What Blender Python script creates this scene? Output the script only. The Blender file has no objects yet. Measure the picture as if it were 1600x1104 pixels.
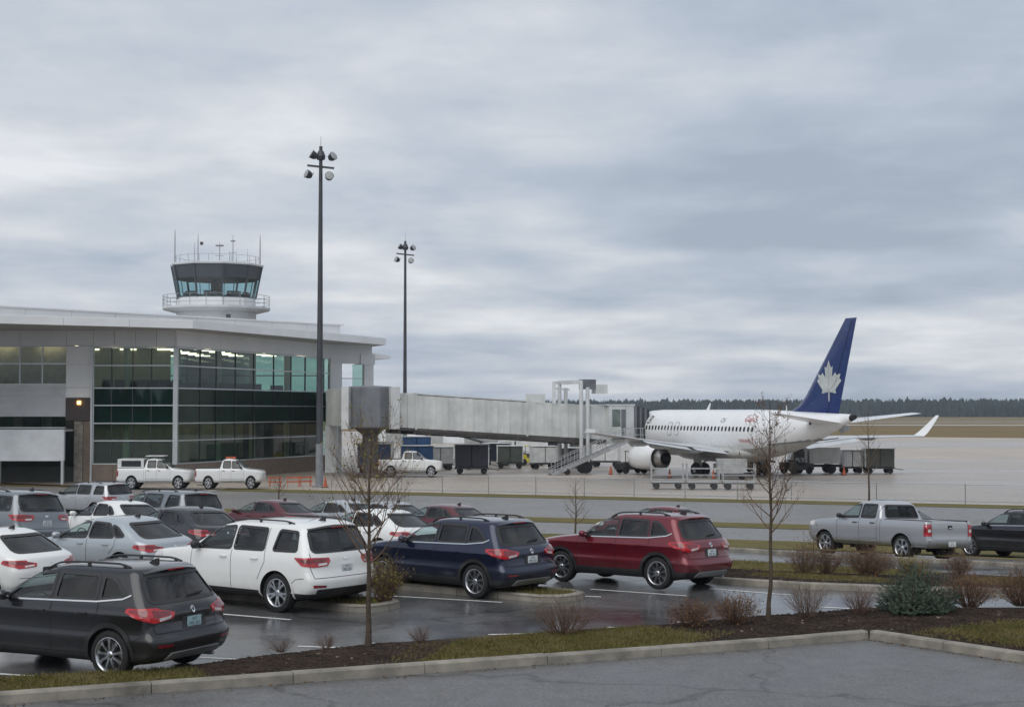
import bpy, bmesh, math, random
from mathutils import Vector, Matrix, geometry
from mathutils.bvhtree import BVHTree
R = math.radians
random.seed(7)
scene = bpy.context.scene
COL = scene.collection

# ------------------------------------------------------------------ camera
cam_d = bpy.data.cameras.new("camera")
cam = bpy.data.objects.new("camera", cam_d)
COL.objects.link(cam)
cam_d.sensor_width = 36.0
cam_d.lens = 54.0
cam_d.clip_start = 0.1
cam_d.clip_end = 9000
cam.location = (0, 0, 3.95)
cam.rotation_euler = (R(90 + 2.147), 0, 0)
scene.camera = cam

# ------------------------------------------------------------------ sky and sun
SUN_EL, SUN_AZ = R(48), R(205)          # azimuth clockwise from +Y
world = bpy.data.worlds.new("World")
scene.world = world
world.use_nodes = True
wn, wl = world.node_tree.nodes, world.node_tree.links
wn.clear()
def wnode(t, **k):
    n = wn.new(t)
    for a, b in k.items():
        setattr(n, a, b)
    return n
w_out = wnode("ShaderNodeOutputWorld")
w_bg = wnode("ShaderNodeBackground")
w_sky = wnode("ShaderNodeTexSky", sky_type="NISHITA", sun_disc=False)
w_sky.sun_elevation = SUN_EL
w_sky.sun_rotation = SUN_AZ
w_sky.dust_density = 3.0
w_tc = wnode("ShaderNodeTexCoord")
w_sep = wnode("ShaderNodeSeparateXYZ")
wl.new(w_tc.outputs["Generated"], w_sep.inputs[0])
def wmath(op, a, b=None, clamp=False):
    n = wnode("ShaderNodeMath", operation=op, use_clamp=clamp)
    for i, v in enumerate((a, b)):
        if v is None:
            continue
        if isinstance(v, (int, float)):
            n.inputs[i].default_value = v
        else:
            wl.new(v, n.inputs[i])
    return n.outputs[0]
zz = wmath("ADD", wmath("MAXIMUM", w_sep.outputs[2], 0.0), 0.125)      # a flat cloud deck seen in perspective
cx = wmath("DIVIDE", w_sep.outputs[0], zz)
cy = wmath("DIVIDE", w_sep.outputs[1], zz)
w_comb = wnode("ShaderNodeCombineXYZ")
wl.new(cx, w_comb.inputs[0]); wl.new(cy, w_comb.inputs[1])
def wnoise(scale, detail, rough, off, dist=0.0):
    mp = wnode("ShaderNodeMapping")
    mp.inputs["Location"].default_value = off
    mp.inputs["Scale"].default_value = (1.0, 1.0, 1.0)
    wl.new(w_comb.outputs[0], mp.inputs[0])
    n = wnode("ShaderNodeTexNoise")
    n.inputs["Scale"].default_value = scale
    n.inputs["Detail"].default_value = detail
    n.inputs["Roughness"].default_value = rough
    n.inputs["Distortion"].default_value = dist
    wl.new(mp.outputs[0], n.inputs["Vector"])
    return n.outputs["Fac"]
n1 = wnoise(0.62, 3.0, 0.5, (3.1, 1.7, 0.0), 0.0)
n2 = wnoise(2.1, 5.0, 0.55, (8.2, 4.4, 2.0), 0.15)
nmix = wmath("ADD", wmath("MULTIPLY", n1, 0.62), wmath("MULTIPLY", n2, 0.38))
w_ramp = wnode("ShaderNodeValToRGB")
wl.new(nmix, w_ramp.inputs[0])
e = w_ramp.color_ramp.elements
e[0].position = 0.36; e[0].color = (0.335, 0.385, 0.462, 1)
e[1].position = 0.64; e[1].color = (0.72, 0.735, 0.76, 1)
m_ = e.new(0.455); m_.color = (0.42, 0.472, 0.552, 1)
m_ = e.new(0.54); m_.color = (0.54, 0.575, 0.625, 1)
w_skm = wnode("ShaderNodeMix", data_type="RGBA")
w_skm.inputs[0].default_value = 0.94
w_sc = wnode("ShaderNodeVectorMath", operation="SCALE")
w_sc.inputs[3].default_value = 0.10
wl.new(w_sky.outputs[0], w_sc.inputs[0])
wl.new(w_sc.outputs[0], w_skm.inputs["A"])
wl.new(w_ramp.outputs[0], w_skm.inputs["B"])
wl.new(w_skm.outputs["Result"], w_bg.inputs["Color"])
w_bg.inputs["Strength"].default_value = 1.0
wl.new(w_bg.outputs[0], w_out.inputs[0])

sun_d = bpy.data.lights.new("sun", "SUN")
sun_d.energy = 1.5
sun_d.angle = R(65)
sun_d.color = (1.0, 0.97, 0.92)
sun = bpy.data.objects.new("sun", sun_d)
COL.objects.link(sun)
sd = Vector((math.sin(SUN_AZ) * math.cos(SUN_EL), math.cos(SUN_AZ) * math.cos(SUN_EL), math.sin(SUN_EL)))
sun.rotation_euler = sd.to_track_quat("Z", "Y").to_euler()

vs = scene.view_settings
vs.view_transform = "Standard"
vs.look = "None"
vs.exposure = 0.22
vs.gamma = 1.0
scene.cycles.use_denoising = True
scene.cycles.max_bounces = 8
scene.cycles.transparent_max_bounces = 12

# ------------------------------------------------------------------ materials
MATS = {}
def newmat(name):
    m = bpy.data.materials.new(name)
    m.use_nodes = True
    nt = m.node_tree
    b = nt.nodes["Principled BSDF"]
    return m, nt, b
def lk(nt, a, b):
    nt.links.new(a, b)
def texco(nt, scale=(1, 1, 1), rot=(0, 0, 0), space="Object"):
    tc = nt.nodes.new("ShaderNodeTexCoord")
    mp = nt.nodes.new("ShaderNodeMapping")
    mp.inputs["Scale"].default_value = scale
    mp.inputs["Rotation"].default_value = rot
    lk(nt, tc.outputs[space], mp.inputs[0])
    return mp.outputs[0]
def noise(nt, vec, scale, detail=4, rough=0.55, dist=0.0):
    n = nt.nodes.new("ShaderNodeTexNoise")
    n.inputs["Scale"].default_value = scale
    n.inputs["Detail"].default_value = detail
    n.inputs["Roughness"].default_value = rough
    n.inputs["Distortion"].default_value = dist
    if vec is not None:
        lk(nt, vec, n.inputs["Vector"])
    return n.outputs["Fac"]
def ramp(nt, fac, stops):
    r = nt.nodes.new("ShaderNodeValToRGB")
    el = r.color_ramp.elements
    while len(el) < len(stops):
        el.new(0.5)
    for q, (p, c) in zip(el, stops):
        q.position = p
        q.color = c if len(c) == 4 else (*c, 1)
    lk(nt, fac, r.inputs[0])
    return r.outputs[0]
def maprange(nt, fac, a, b, c, d):
    n = nt.nodes.new("ShaderNodeMapRange")
    for i, v in enumerate((a, b, c, d)):
        n.inputs[i + 1].default_value = v
    lk(nt, fac, n.inputs[0])
    return n.outputs[0]
def bump(nt, b, h, strength, dist=0.02):
    n = nt.nodes.new("ShaderNodeBump")
    n.inputs["Strength"].default_value = strength
    n.inputs["Distance"].default_value = dist
    lk(nt, h, n.inputs["Height"])
    lk(nt, n.outputs[0], b.inputs["Normal"])
def mul_color(nt, a, b, fac=1.0):
    n = nt.nodes.new("ShaderNodeMix")
    n.data_type = "RGBA"
    n.blend_type = "MULTIPLY"
    n.inputs[0].default_value = fac
    lk(nt, a, n.inputs["A"]); lk(nt, b, n.inputs["B"])
    return n.outputs["Result"]

def plain(name, col, rough=0.5, metal=0.0, var=0.12, scale=3.0, spec=0.5, coat=0.0, space="Object", bumpy=0.0):
    if name in MATS:
        return MATS[name]
    m, nt, b = newmat(name)
    v = texco(nt, space=space)
    f = noise(nt, v, scale, 5, 0.6)
    lo = tuple(max(0, c * (1 - var)) for c in col)
    hi = tuple(min(1, c * (1 + var)) for c in col)
    lk(nt, ramp(nt, f, [(0.3, lo), (0.7, hi)]), b.inputs["Base Color"])
    lk(nt, maprange(nt, f, 0.3, 0.7, rough * 0.85, min(1, rough * 1.15)), b.inputs["Roughness"])
    b.inputs["Metallic"].default_value = metal
    b.inputs["Specular IOR Level"].default_value = spec
    b.inputs["Coat Weight"].default_value = coat
    b.inputs["Coat Roughness"].default_value = 0.06
    if bumpy:
        bump(nt, b, noise(nt, v, scale * 12, 3), bumpy, 0.01)
    MATS[name] = m
    return m

def paint(name, col, metal=0.35, rough=0.32):
    """car paint with clear coat, a film of road dirt low down and dried spray"""
    if name in MATS:
        return MATS[name]
    m, nt, b = newmat(name)
    v = texco(nt)
    sep = nt.nodes.new("ShaderNodeSeparateXYZ")
    lk(nt, v, sep.inputs[0])
    low = maprange(nt, sep.outputs[2], 0.25, 0.75, 1.0, 0.0)
    n = noise(nt, v, 5.0, 6, 0.65)
    mm = nt.nodes.new("ShaderNodeMath"); mm.operation = "MULTIPLY"; mm.use_clamp = True
    lk(nt, low, mm.inputs[0]); lk(nt, maprange(nt, n, 0.3, 0.7, 0.1, 0.75), mm.inputs[1])
    mx = nt.nodes.new("ShaderNodeMix"); mx.data_type = "RGBA"
    lk(nt, mm.outputs[0], mx.inputs[0])
    mx.inputs["A"].default_value = (*col, 1)
    mx.inputs["B"].default_value = (0.055 + col[0] * 0.45, 0.052 + col[1] * 0.45, 0.047 + col[2] * 0.45, 1)
    lk(nt, mx.outputs["Result"], b.inputs["Base Color"])
    b.inputs["Metallic"].default_value = metal
    lk(nt, maprange(nt, mm.outputs[0], 0, 0.7, rough, 0.6), b.inputs["Roughness"])
    lk(nt, maprange(nt, mm.outputs[0], 0, 0.6, 0.9, 0.15), b.inputs["Coat Weight"])
    lk(nt, maprange(nt, n, 0.3, 0.7, 0.03, 0.11), b.inputs["Coat Roughness"])
    MATS[name] = m
    return m

def glass(name, tint, refl=0.09, rough=0.02, dirt=0.05):
    """see-through tinted pane: coloured transparency under a fresnel reflection"""
    if name in MATS:
        return MATS[name]
    m = bpy.data.materials.new(name)
    m.use_nodes = True
    nt = m.node_tree
    nt.nodes.clear()
    out = nt.nodes.new("ShaderNodeOutputMaterial")
    tr = nt.nodes.new("ShaderNodeBsdfTransparent"); tr.inputs[0].default_value = (*tint, 1)
    gl = nt.nodes.new("ShaderNodeBsdfGlossy"); gl.inputs["Roughness"].default_value = rough
    df = nt.nodes.new("ShaderNodeBsdfDiffuse"); df.inputs[0].default_value = (0.22, 0.23, 0.23, 1)
    fr = nt.nodes.new("ShaderNodeFresnel"); fr.inputs[0].default_value = 1.5
    ad = nt.nodes.new("ShaderNodeMath"); ad.operation = "ADD"; ad.use_clamp = True
    ad.inputs[1].default_value = refl - 0.04
    gg = nt.nodes.new("ShaderNodeNewGeometry")
    iv = nt.nodes.new("ShaderNodeMath"); iv.operation = "SUBTRACT"; iv.inputs[0].default_value = 1.0
    lk(nt, gg.outputs["Backfacing"], iv.inputs[1])
    mf = nt.nodes.new("ShaderNodeMath"); mf.operation = "MULTIPLY"        # no total reflection on the way out of a thin pane
    lk(nt, fr.outputs[0], mf.inputs[0]); lk(nt, iv.outputs[0], mf.inputs[1])
    lk(nt, mf.outputs[0], ad.inputs[0])
    v = texco(nt)
    n = noise(nt, v, 2.3, 5, 0.6)
    m1 = nt.nodes.new("ShaderNodeMixShader")
    lk(nt, maprange(nt, n, 0.35, 0.75, 0.0, dirt * 2), m1.inputs[0])
    lk(nt, tr.outputs[0], m1.inputs[1]); lk(nt, df.outputs[0], m1.inputs[2])
    m2 = nt.nodes.new("ShaderNodeMixShader")
    lk(nt, ad.outputs[0], m2.inputs[0]); lk(nt, m1.outputs[0], m2.inputs[1]); lk(nt, gl.outputs[0], m2.inputs[2])
    lk(nt, m2.outputs[0], out.inputs[0])
    MATS[name] = m
    return m

def wet(name, dry, damp, rough_dry, rough_wet, wet_at=0.5, soft=0.12, scale=0.35, stretch=(1, 1, 1), rot=0.0, fine=60.0, bump_s=0.14, cracks=True, joints=None, grain_=(0.5, 1.45)):
    """paving with damp film and shallow puddles: colour, gloss and grain from noise"""
    m, nt, b = newmat(name)
    v = texco(nt)
    vs_ = texco(nt, stretch, (0, 0, rot))
    patch_ = noise(nt, vs_, scale, 6, 0.6, 0.6)
    fine_ = noise(nt, v, fine, 3, 0.7)
    mid = noise(nt, v, 2.2, 5, 0.6)
    w = maprange(nt, patch_, wet_at - soft, wet_at + soft, 0.0, 1.0)
    base = ramp(nt, w, [(0.0, dry), (1.0, damp)])
    grain = ramp(nt, fine_, [(0.3, (grain_[0],) * 3), (0.7, (grain_[1],) * 3)])
    blot = ramp(nt, mid, [(0.3, (0.82, 0.82, 0.83)), (0.7, (1.12, 1.12, 1.1))])
    c = mul_color(nt, mul_color(nt, base, grain), blot)
    if cracks:
        vo = nt.nodes.new("ShaderNodeTexVoronoi"); vo.feature = "DISTANCE_TO_EDGE"
        vo.inputs["Scale"].default_value = 0.16
        nz = nt.nodes.new("ShaderNodeMix"); nz.data_type = "VECTOR"; nz.inputs[0].default_value = 0.35
        nv = nt.nodes.new("ShaderNodeTexNoise"); nv.inputs["Scale"].default_value = 0.7; nv.inputs["Detail"].default_value = 6
        lk(nt, v, nv.inputs["Vector"])
        ad = nt.nodes.new("ShaderNodeVectorMath"); ad.operation = "MULTIPLY_ADD"
        lk(nt, nv.outputs["Color"], ad.inputs[0]); ad.inputs[1].default_value = (2.6, 2.6, 0); lk(nt, v, ad.inputs[2])
        lk(nt, ad.outputs[0], vo.inputs["Vector"])
        c = mul_color(nt, c, ramp(nt, vo.outputs["Distance"], [(0.0, (0.45, 0.45, 0.45)), (0.012, (1, 1, 1))]))
    if joints:
        br = nt.nodes.new("ShaderNodeTexBrick")
        br.offset = 0.0
        br.inputs["Scale"].default_value = 1.0
        br.inputs["Brick Width"].default_value = joints
        br.inputs["Row Height"].default_value = joints
        br.inputs["Mortar Size"].default_value = 0.05
        br.inputs["Mortar Smooth"].default_value = 0.3
        br.inputs["Color1"].default_value = (1, 1, 1, 1)
        br.inputs["Color2"].default_value = (0.86, 0.87, 0.88, 1)
        br.inputs["Mortar"].default_value = (0.5, 0.48, 0.46, 1)
        lk(nt, texco(nt, (1, 1, 1), (0, 0, R(-22))), br.inputs["Vector"])
        c = mul_color(nt, c, br.outputs["Color"])
    lk(nt, c, b.inputs["Base Color"])
    lk(nt, maprange(nt, w, 0, 1, rough_dry, rough_wet), b.inputs["Roughness"])
    lk(nt, maprange(nt, w, 0, 1, 0.5, 0.75), b.inputs["Specular IOR Level"])
    bn = nt.nodes.new("ShaderNodeBump")
    lk(nt, maprange(nt, w, 0, 1, bump_s, bump_s * 0.15), bn.inputs["Strength"])
    bn.inputs["Distance"].default_value = 0.006
    lk(nt, fine_, bn.inputs["Height"])
    lk(nt, bn.outputs[0], b.inputs["Normal"])
    MATS[name] = m
    return m

wet("asphalt_wet", (0.115, 0.115, 0.117), (0.072, 0.073, 0.076), 0.32, 0.09, 0.50, 0.16, 0.28)
wet("asphalt_near", (0.112, 0.110, 0.108), (0.078, 0.077, 0.077), 0.58, 0.34, 0.52, 0.2, 0.5, fine=26, bump_s=0.6, grain_=(0.38, 1.75))
wet("asphalt_road", (0.19, 0.178, 0.165), (0.13, 0.124, 0.118), 0.55, 0.32, 0.5, 0.2, 0.10, (0.35, 1.0, 1), R(-22), fine=6, bump_s=0.0)
wet("concrete_wet", (0.46, 0.395, 0.335), (0.33, 0.29, 0.25), 0.55, 0.18, 0.52, 0.14, 0.028, (0.22, 1.0, 1), R(6), fine=8, cracks=False, joints=6.0)
wet("runway_concrete", (0.42, 0.40, 0.37), (0.36, 0.35, 0.33), 0.7, 0.5, 0.5, 0.2, 0.02, fine=3, cracks=False)

def grassmat(name, a, b_, c_, scale=0.6):
    m, nt, b = newmat(name)
    v = texco(nt)
    f = noise(nt, v, scale, 6, 0.65, 0.4)
    g = noise(nt, v, 28.0, 3, 0.7)
    col = ramp(nt, f, [(0.3, a), (0.5, b_), (0.72, c_)])
    col = mul_color(nt, col, ramp(nt, g, [(0.25, (0.55, 0.55, 0.55)), (0.75, (1.35, 1.35, 1.3))]))
    lk(nt, col, b.inputs["Base Color"])
    b.inputs["Roughness"].default_value = 0.9
    b.inputs["Specular IOR Level"].default_value = 0.15
    bump(nt, b, g, 0.8, 0.04)
    MATS[name] = m
    return m
grassmat("grass", (0.10, 0.095, 0.033), (0.145, 0.125, 0.047), (0.185, 0.145, 0.065))
grassmat("field_grass", (0.14, 0.105, 0.045), (0.19, 0.135, 0.06), (0.155, 0.135, 0.062), 0.012)
grassmat("mulch", (0.026, 0.019, 0.015), (0.046, 0.033, 0.027), (0.075, 0.056, 0.045), 1.6)
grassmat("blade", (0.10, 0.10, 0.032), (0.155, 0.135, 0.05), (0.22, 0.18, 0.09), 1.2)
plain("kerb_concrete", (0.225, 0.208, 0.178), 0.75, var=0.42, scale=2.2, spec=0.3, bumpy=0.5)
plain("line_paint", (0.62, 0.62, 0.60), 0.5, var=0.22, scale=7)
plain("bark", (0.085, 0.066, 0.050), 0.9, var=0.4, scale=18, spec=0.2, bumpy=0.8)
plain("twig", (0.135, 0.092, 0.066), 0.85, var=0.35, scale=6, spec=0.2)
plain("twig_red", (0.125, 0.078, 0.058), 0.85, var=0.3, scale=6, spec=0.2)
plain("dry_leaf", (0.115, 0.062, 0.03), 0.8, var=0.5, scale=9, spec=0.2)
plain("bud_leaf", (0.16, 0.15, 0.03), 0.8, var=0.4, scale=9, spec=0.2)
plain("spruce", (0.085, 0.118, 0.086), 0.75, var=0.5, scale=7, spec=0.25)
plain("wood_far", (0.028, 0.040, 0.034), 0.95, var=0.55, scale=0.03, spec=0.1)
plain("wood_far_bare", (0.05, 0.045, 0.042), 0.95, var=0.5, scale=0.03, spec=0.1)
plain("rubber", (0.018, 0.018, 0.019), 0.75, var=0.3, scale=9, spec=0.3)
plain("black_plastic", (0.022, 0.022, 0.024), 0.5, var=0.25, scale=6)
plain("dark_void", (0.008, 0.008, 0.009), 0.9, var=0.2)
plain("seat_cloth", (0.035, 0.034, 0.035), 0.85, var=0.2)
plain("alloy", (0.52, 0.53, 0.55), 0.28, 1.0, 0.12, 8)
plain("alloy_dark", (0.11, 0.115, 0.12), 0.35, 0.9, 0.15, 8)
plain("chrome", (0.78, 0.79, 0.80), 0.10, 1.0, 0.05, 4)
plain("steel_grey", (0.30, 0.31, 0.32), 0.45, 0.6, 0.2, 3)
plain("galvanised", (0.40, 0.41, 0.42), 0.5, 0.5, 0.2, 4)
plain("pole_dark", (0.055, 0.06, 0.068), 0.5, 0.3, 0.25, 1.5)
plain("pole_pale", (0.20, 0.215, 0.235), 0.6, 0.1, 0.2, 2.0)
plain("lamp_red", (0.40, 0.008, 0.014), 0.14, var=0.3, scale=12, coat=1.0)
plain("lamp_dark_red", (0.16, 0.008, 0.012), 0.12, var=0.3, scale=12, coat=1.0)
plain("lamp_clear", (0.62, 0.60, 0.60), 0.12, var=0.2, scale=14, coat=1.0)
plain("plate_white", (0.62, 0.66, 0.68), 0.4, var=0.1, scale=12)
plain("plate_teal", (0.34, 0.48, 0.52), 0.4, var=0.1, scale=12)
plain("plate_ink", (0.03, 0.06, 0.09), 0.5)
plain("panel_silver", (0.70, 0.715, 0.735), 0.42, 0.12, 0.08, 0.35)
plain("panel_pale", (0.75, 0.765, 0.78), 0.45, 0.08, 0.07, 0.4)
plain("soffit", (0.46, 0.45, 0.44), 0.6, 0.1, 0.08, 0.5)
plain("corrugated", (0.64, 0.66, 0.68), 0.45, 0.1, 0.12, 0.6)
plain("mullion", (0.50, 0.53, 0.55), 0.35, 0.5, 0.08, 1)
plain("mullion_dark", (0.035, 0.045, 0.045), 0.4, 0.3, 0.1, 1)
plain("brick_base", (0.19, 0.145, 0.115), 0.8, var=0.2, scale=2.0, bumpy=0.4)
plain("brown_panel", (0.060, 0.045, 0.042), 0.6, var=0.15)
plain("white_panel", (0.66, 0.69, 0.72), 0.5, var=0.14, scale=0.7)
plain("tower_white", (0.50, 0.515, 0.525), 0.6, var=0.10, scale=0.5)
plain("tower_dark", (0.060, 0.070, 0.082), 0.45, 0.2, 0.15, 0.8)
plain("interior_wall", (0.46, 0.43, 0.33), 0.8, var=0.1)
plain("interior_floor", (0.16, 0.145, 0.12), 0.6, var=0.1)
plain("interior_mid", (0.30, 0.32, 0.27), 0.8, var=0.3, scale=0.6)
plain("spandrel_back", (0.07, 0.20, 0.17), 0.7, var=0.4, scale=0.5)
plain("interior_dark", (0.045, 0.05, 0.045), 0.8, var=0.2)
plain("bridge_pale", (0.60, 0.615, 0.60), 0.5, 0.15, 0.16, 0.7)
plain("bridge_white", (0.56, 0.575, 0.58), 0.5, 0.1, 0.12, 0.8)
plain("bridge_dark", (0.15, 0.16, 0.175), 0.55, 0.1, 0.2, 1.0)
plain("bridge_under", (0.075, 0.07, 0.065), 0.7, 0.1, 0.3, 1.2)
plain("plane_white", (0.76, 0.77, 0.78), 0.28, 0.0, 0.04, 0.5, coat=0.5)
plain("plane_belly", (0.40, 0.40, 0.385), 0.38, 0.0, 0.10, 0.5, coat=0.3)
plain("plane_blue", (0.012, 0.030, 0.135), 0.25, 0.0, 0.15, 0.5, coat=0.6)
plain("leaf_silver", (0.52, 0.55, 0.54), 0.4, 0.2, 0.12, 1.2)
plain("wing_grey", (0.50, 0.52, 0.54), 0.4, 0.1, 0.10, 0.6)
plain("wing_under", (0.24, 0.25, 0.26), 0.5, 0.1, 0.15, 0.6)
plain("engine_metal", (0.40, 0.385, 0.37), 0.35, 0.9, 0.3, 1.5)
plain("engine_dark", (0.022, 0.022, 0.024), 0.6, 0.4, 0.3, 2)
plain("plane_window", (0.02, 0.025, 0.032), 0.15)
plain("text_red", (0.42, 0.03, 0.03), 0.4)
plain("text_black", (0.03, 0.03, 0.035), 0.4)
plain("seam_grey", (0.22, 0.23, 0.24), 0.6)
plain("safety_orange", (0.42, 0.085, 0.025), 0.6, var=0.3, scale=3)
plain("hiviz_yellow", (0.45, 0.40, 0.03), 0.6, var=0.25)
plain("gse_white", (0.62, 0.63, 0.63), 0.45, var=0.15, scale=1.5)
plain("gse_blue", (0.03, 0.085, 0.21), 0.45, var=0.25, scale=1.2)
plain("gse_navy", (0.008, 0.010, 0.022), 0.45, var=0.4, scale=1.5)
plain("gse_dark", (0.035, 0.037, 0.04), 0.6, var=0.4, scale=2)
plain("gse_grey", (0.33, 0.34, 0.34), 0.5, var=0.2, scale=1.5)
plain("dark_olive", (0.055, 0.065, 0.055), 0.6, var=0.25, scale=1.5)
glass("auto_glass", (0.74, 0.84, 0.82), 0.06)
glass("auto_glass_dark", (0.17, 0.185, 0.19), 0.06)
glass("terminal_glass", (0.67, 0.81, 0.76), 0.05, dirt=0.02)
glass("terminal_glass_grey", (0.72, 0.78, 0.76), 0.06, dirt=0.08)
glass("spandrel_glass", (0.42, 0.60, 0.55), 0.055, dirt=0.02)
glass("tower_glass", (0.60, 0.78, 0.80), 0.06)
def emit(name, col, s):
    m, nt, b = newmat(name)
    b.inputs["Base Color"].default_value = (*col, 1)
    b.inputs["Emission Color"].default_value = (*col, 1)
    b.inputs["Emission Strength"].default_value = s
    MATS[name] = m
emit("lit_lamp", (1.0, 0.84, 0.60), 5.0)
emit("lit_amber", (1.0, 0.55, 0.12), 6.0)

# ------------------------------------------------------------------ mesh helpers
class MB:
    def __init__(s):
        s.v = []; s.f = []
    def add(s, vs_, fs):
        o = len(s.v)
        s.v += [tuple(p) for p in vs_]
        s.f += [tuple(i + o for i in f) for f in fs]
        return s
    def box(s, c, d, rz=0.0, rot=None):
        M = rot if rot is not None else Matrix.Rotation(rz, 3, "Z")
        c = Vector(c)
        vs_ = [c + M @ Vector((x * d[0] / 2, y * d[1] / 2, z * d[2] / 2)) for z in (-1, 1) for y in (-1, 1) for x in (-1, 1)]
        return s.add(vs_, [(0, 2, 3, 1), (4, 5, 7, 6), (0, 1, 5, 4), (2, 6, 7, 3), (0, 4, 6, 2), (1, 3, 7, 5)])
    def b2(s, x0, x1, y0, y1, z0, z1):
        return s.box(((x0 + x1) / 2, (y0 + y1) / 2, (z0 + z1) / 2), (x1 - x0, y1 - y0, z1 - z0))
    def bar(s, a, b, w, h=None):
        """box beam from a to b"""
        a, b = Vector(a), Vector(b)
        d = b - a
        if d.length < 1e-6:
            return s
        q = d.to_track_quat("X", "Z").to_matrix()
        return s.box((a + b) / 2, (d.length, w, h or w), rot=q)
    def tube(s, pts, rad, n=8, cap=True):
        pts = [Vector(p) for p in pts]
        if isinstance(rad, (int, float)):
            rad = [rad] * len(pts)
        rings = []
        up = None
        for i, p in enumerate(pts):
            t = (pts[min(i + 1, len(pts) - 1)] - pts[max(i - 1, 0)])
            if t.length < 1e-9:
                t = Vector((0, 0, 1))
            t.normalize()
            if up is None:
                up = t.orthogonal().normalized()
            else:
                up = (up - t * up.dot(t))
                up = up.normalized() if up.length > 1e-6 else t.orthogonal().normalized()
            sd_ = t.cross(up)
            rings.append([p + (up * math.cos(k * 2 * math.pi / n) + sd_ * math.sin(k * 2 * math.pi / n)) * rad[i] for k in range(n)])
        return s.rings(rings, cap)
    def rings(s, rings, cap=True, closed=True):
        n = len(rings[0])
        vs_ = [p for r in rings for p in r]
        fs = []
        m = n if closed else n - 1
        for i in range(len(rings) - 1):
            for k in range(m):
                k2 = (k + 1) % n
                fs.append((i * n + k, i * n + k2, (i + 1) * n + k2, (i + 1) * n + k))
        if cap:
            fs.append(tuple(range(n - 1, -1, -1)))
            fs.append(tuple((len(rings) - 1) * n + k for k in range(n)))
        return s.add(vs_, fs)
    def lathe(s, prof, c=(0, 0, 0), n=24, axis="Z", cap=True):
        """prof: list of (radius, height)"""
        rings = []
        for r, h in prof:
            ring = []
            for k in range(n):
                a = 2 * math.pi * k / n
                x, y = r * math.cos(a), r * math.sin(a)
                p = {"Z": (x, y, h), "Y": (x, h, -y), "X": (h, x, y)}[axis]
                ring.append((p[0] + c[0], p[1] + c[1], p[2] + c[2]))
            rings.append(ring)
        return s.rings(rings, cap)
    def prism(s, poly, z0, z1):
        n = len(poly)
        vs_ = [(x, y, z0) for x, y in poly] + [(x, y, z1) for x, y in poly]
        fs = [tuple(range(n - 1, -1, -1)), tuple(range(n, 2 * n))]
        fs += [(i, (i + 1) % n, n + (i + 1) % n, n + i) for i in range(n)]
        return s.add(vs_, fs)
    def mesh(s, name, smooth=False, angle=None):
        me = bpy.data.meshes.new(name)
        me.from_pydata(s.v, [], s.f)
        if smooth:
            me.polygons.foreach_set("use_smooth", [True] * len(me.polygons))
            if angle:
                me.set_sharp_from_angle(angle=R(angle))
        me.update()
        return me
    def build(s, name, mat, parent=None, smooth=False, angle=40, fix=True):
        me = s.mesh(name, smooth, angle if smooth else None)
        if fix:
            bm = bmesh.new(); bm.from_mesh(me)
            bmesh.ops.recalc_face_normals(bm, faces=bm.faces)
            bm.to_mesh(me); bm.free()
        return link(name, me, mat, parent)
def link(name, me, mat, parent=None):
    o = bpy.data.objects.new(name, me)
    COL.objects.link(o)
    if mat is not None:
        mt = MATS[mat] if isinstance(mat, str) else mat
        if len(me.materials) == 0:
            me.materials.append(mt)
        else:
            o.material_slots[0].link = "OBJECT"
            o.material_slots[0].material = mt
    if parent is not None:
        o.parent = parent
    return o
def tag(o, label=None, cat=None, group=None, kind=None):
    if label: o["label"] = label
    if cat: o["category"] = cat
    if group: o["group"] = group
    if kind: o["kind"] = kind
    return o
def thing(name, loc, label, cat, rz=0.0, group=None):
    o = bpy.data.objects.new(name, None)
    o.empty_display_size = 0.3
    COL.objects.link(o)
    o.location = loc
    o.rotation_euler = (0, 0, rz)
    return tag(o, label, cat, group)
def copy_tree(o, parent=None):
    c = o.copy()
    COL.objects.link(c)
    c.parent = parent
    for ch in o.children:
        copy_tree(ch, c)
    return c
def text_mesh(txt, size, shear=0.0, extrude=0.0):
    cu = bpy.data.curves.new("lettering", "FONT")
    cu.body = txt; cu.size = size; cu.shear = shear; cu.extrude = extrude
    cu.align_x = "CENTER"; cu.align_y = "CENTER"; cu.resolution_u = 3
    ob = bpy.data.objects.new("lettering", cu)
    COL.objects.link(ob)
    dg = bpy.context.evaluated_depsgraph_get()
    me = bpy.data.meshes.new_from_object(ob.evaluated_get(dg))
    bpy.data.objects.remove(ob); bpy.data.curves.remove(cu)
    me.materials.clear()
    return me

def sstep(a, b, x):
    t = min(1, max(0, (x - a) / (b - a)))
    return t * t * (3 - 2 * t)
def gz(x, y):
    """lie of the land: the car park sits 1.35 m above the road and apron"""
    t = y + 0.4 * x
    return -1.35 * min(1, max(0, (t - 37) / 29.0))
AP = -1.35
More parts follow.
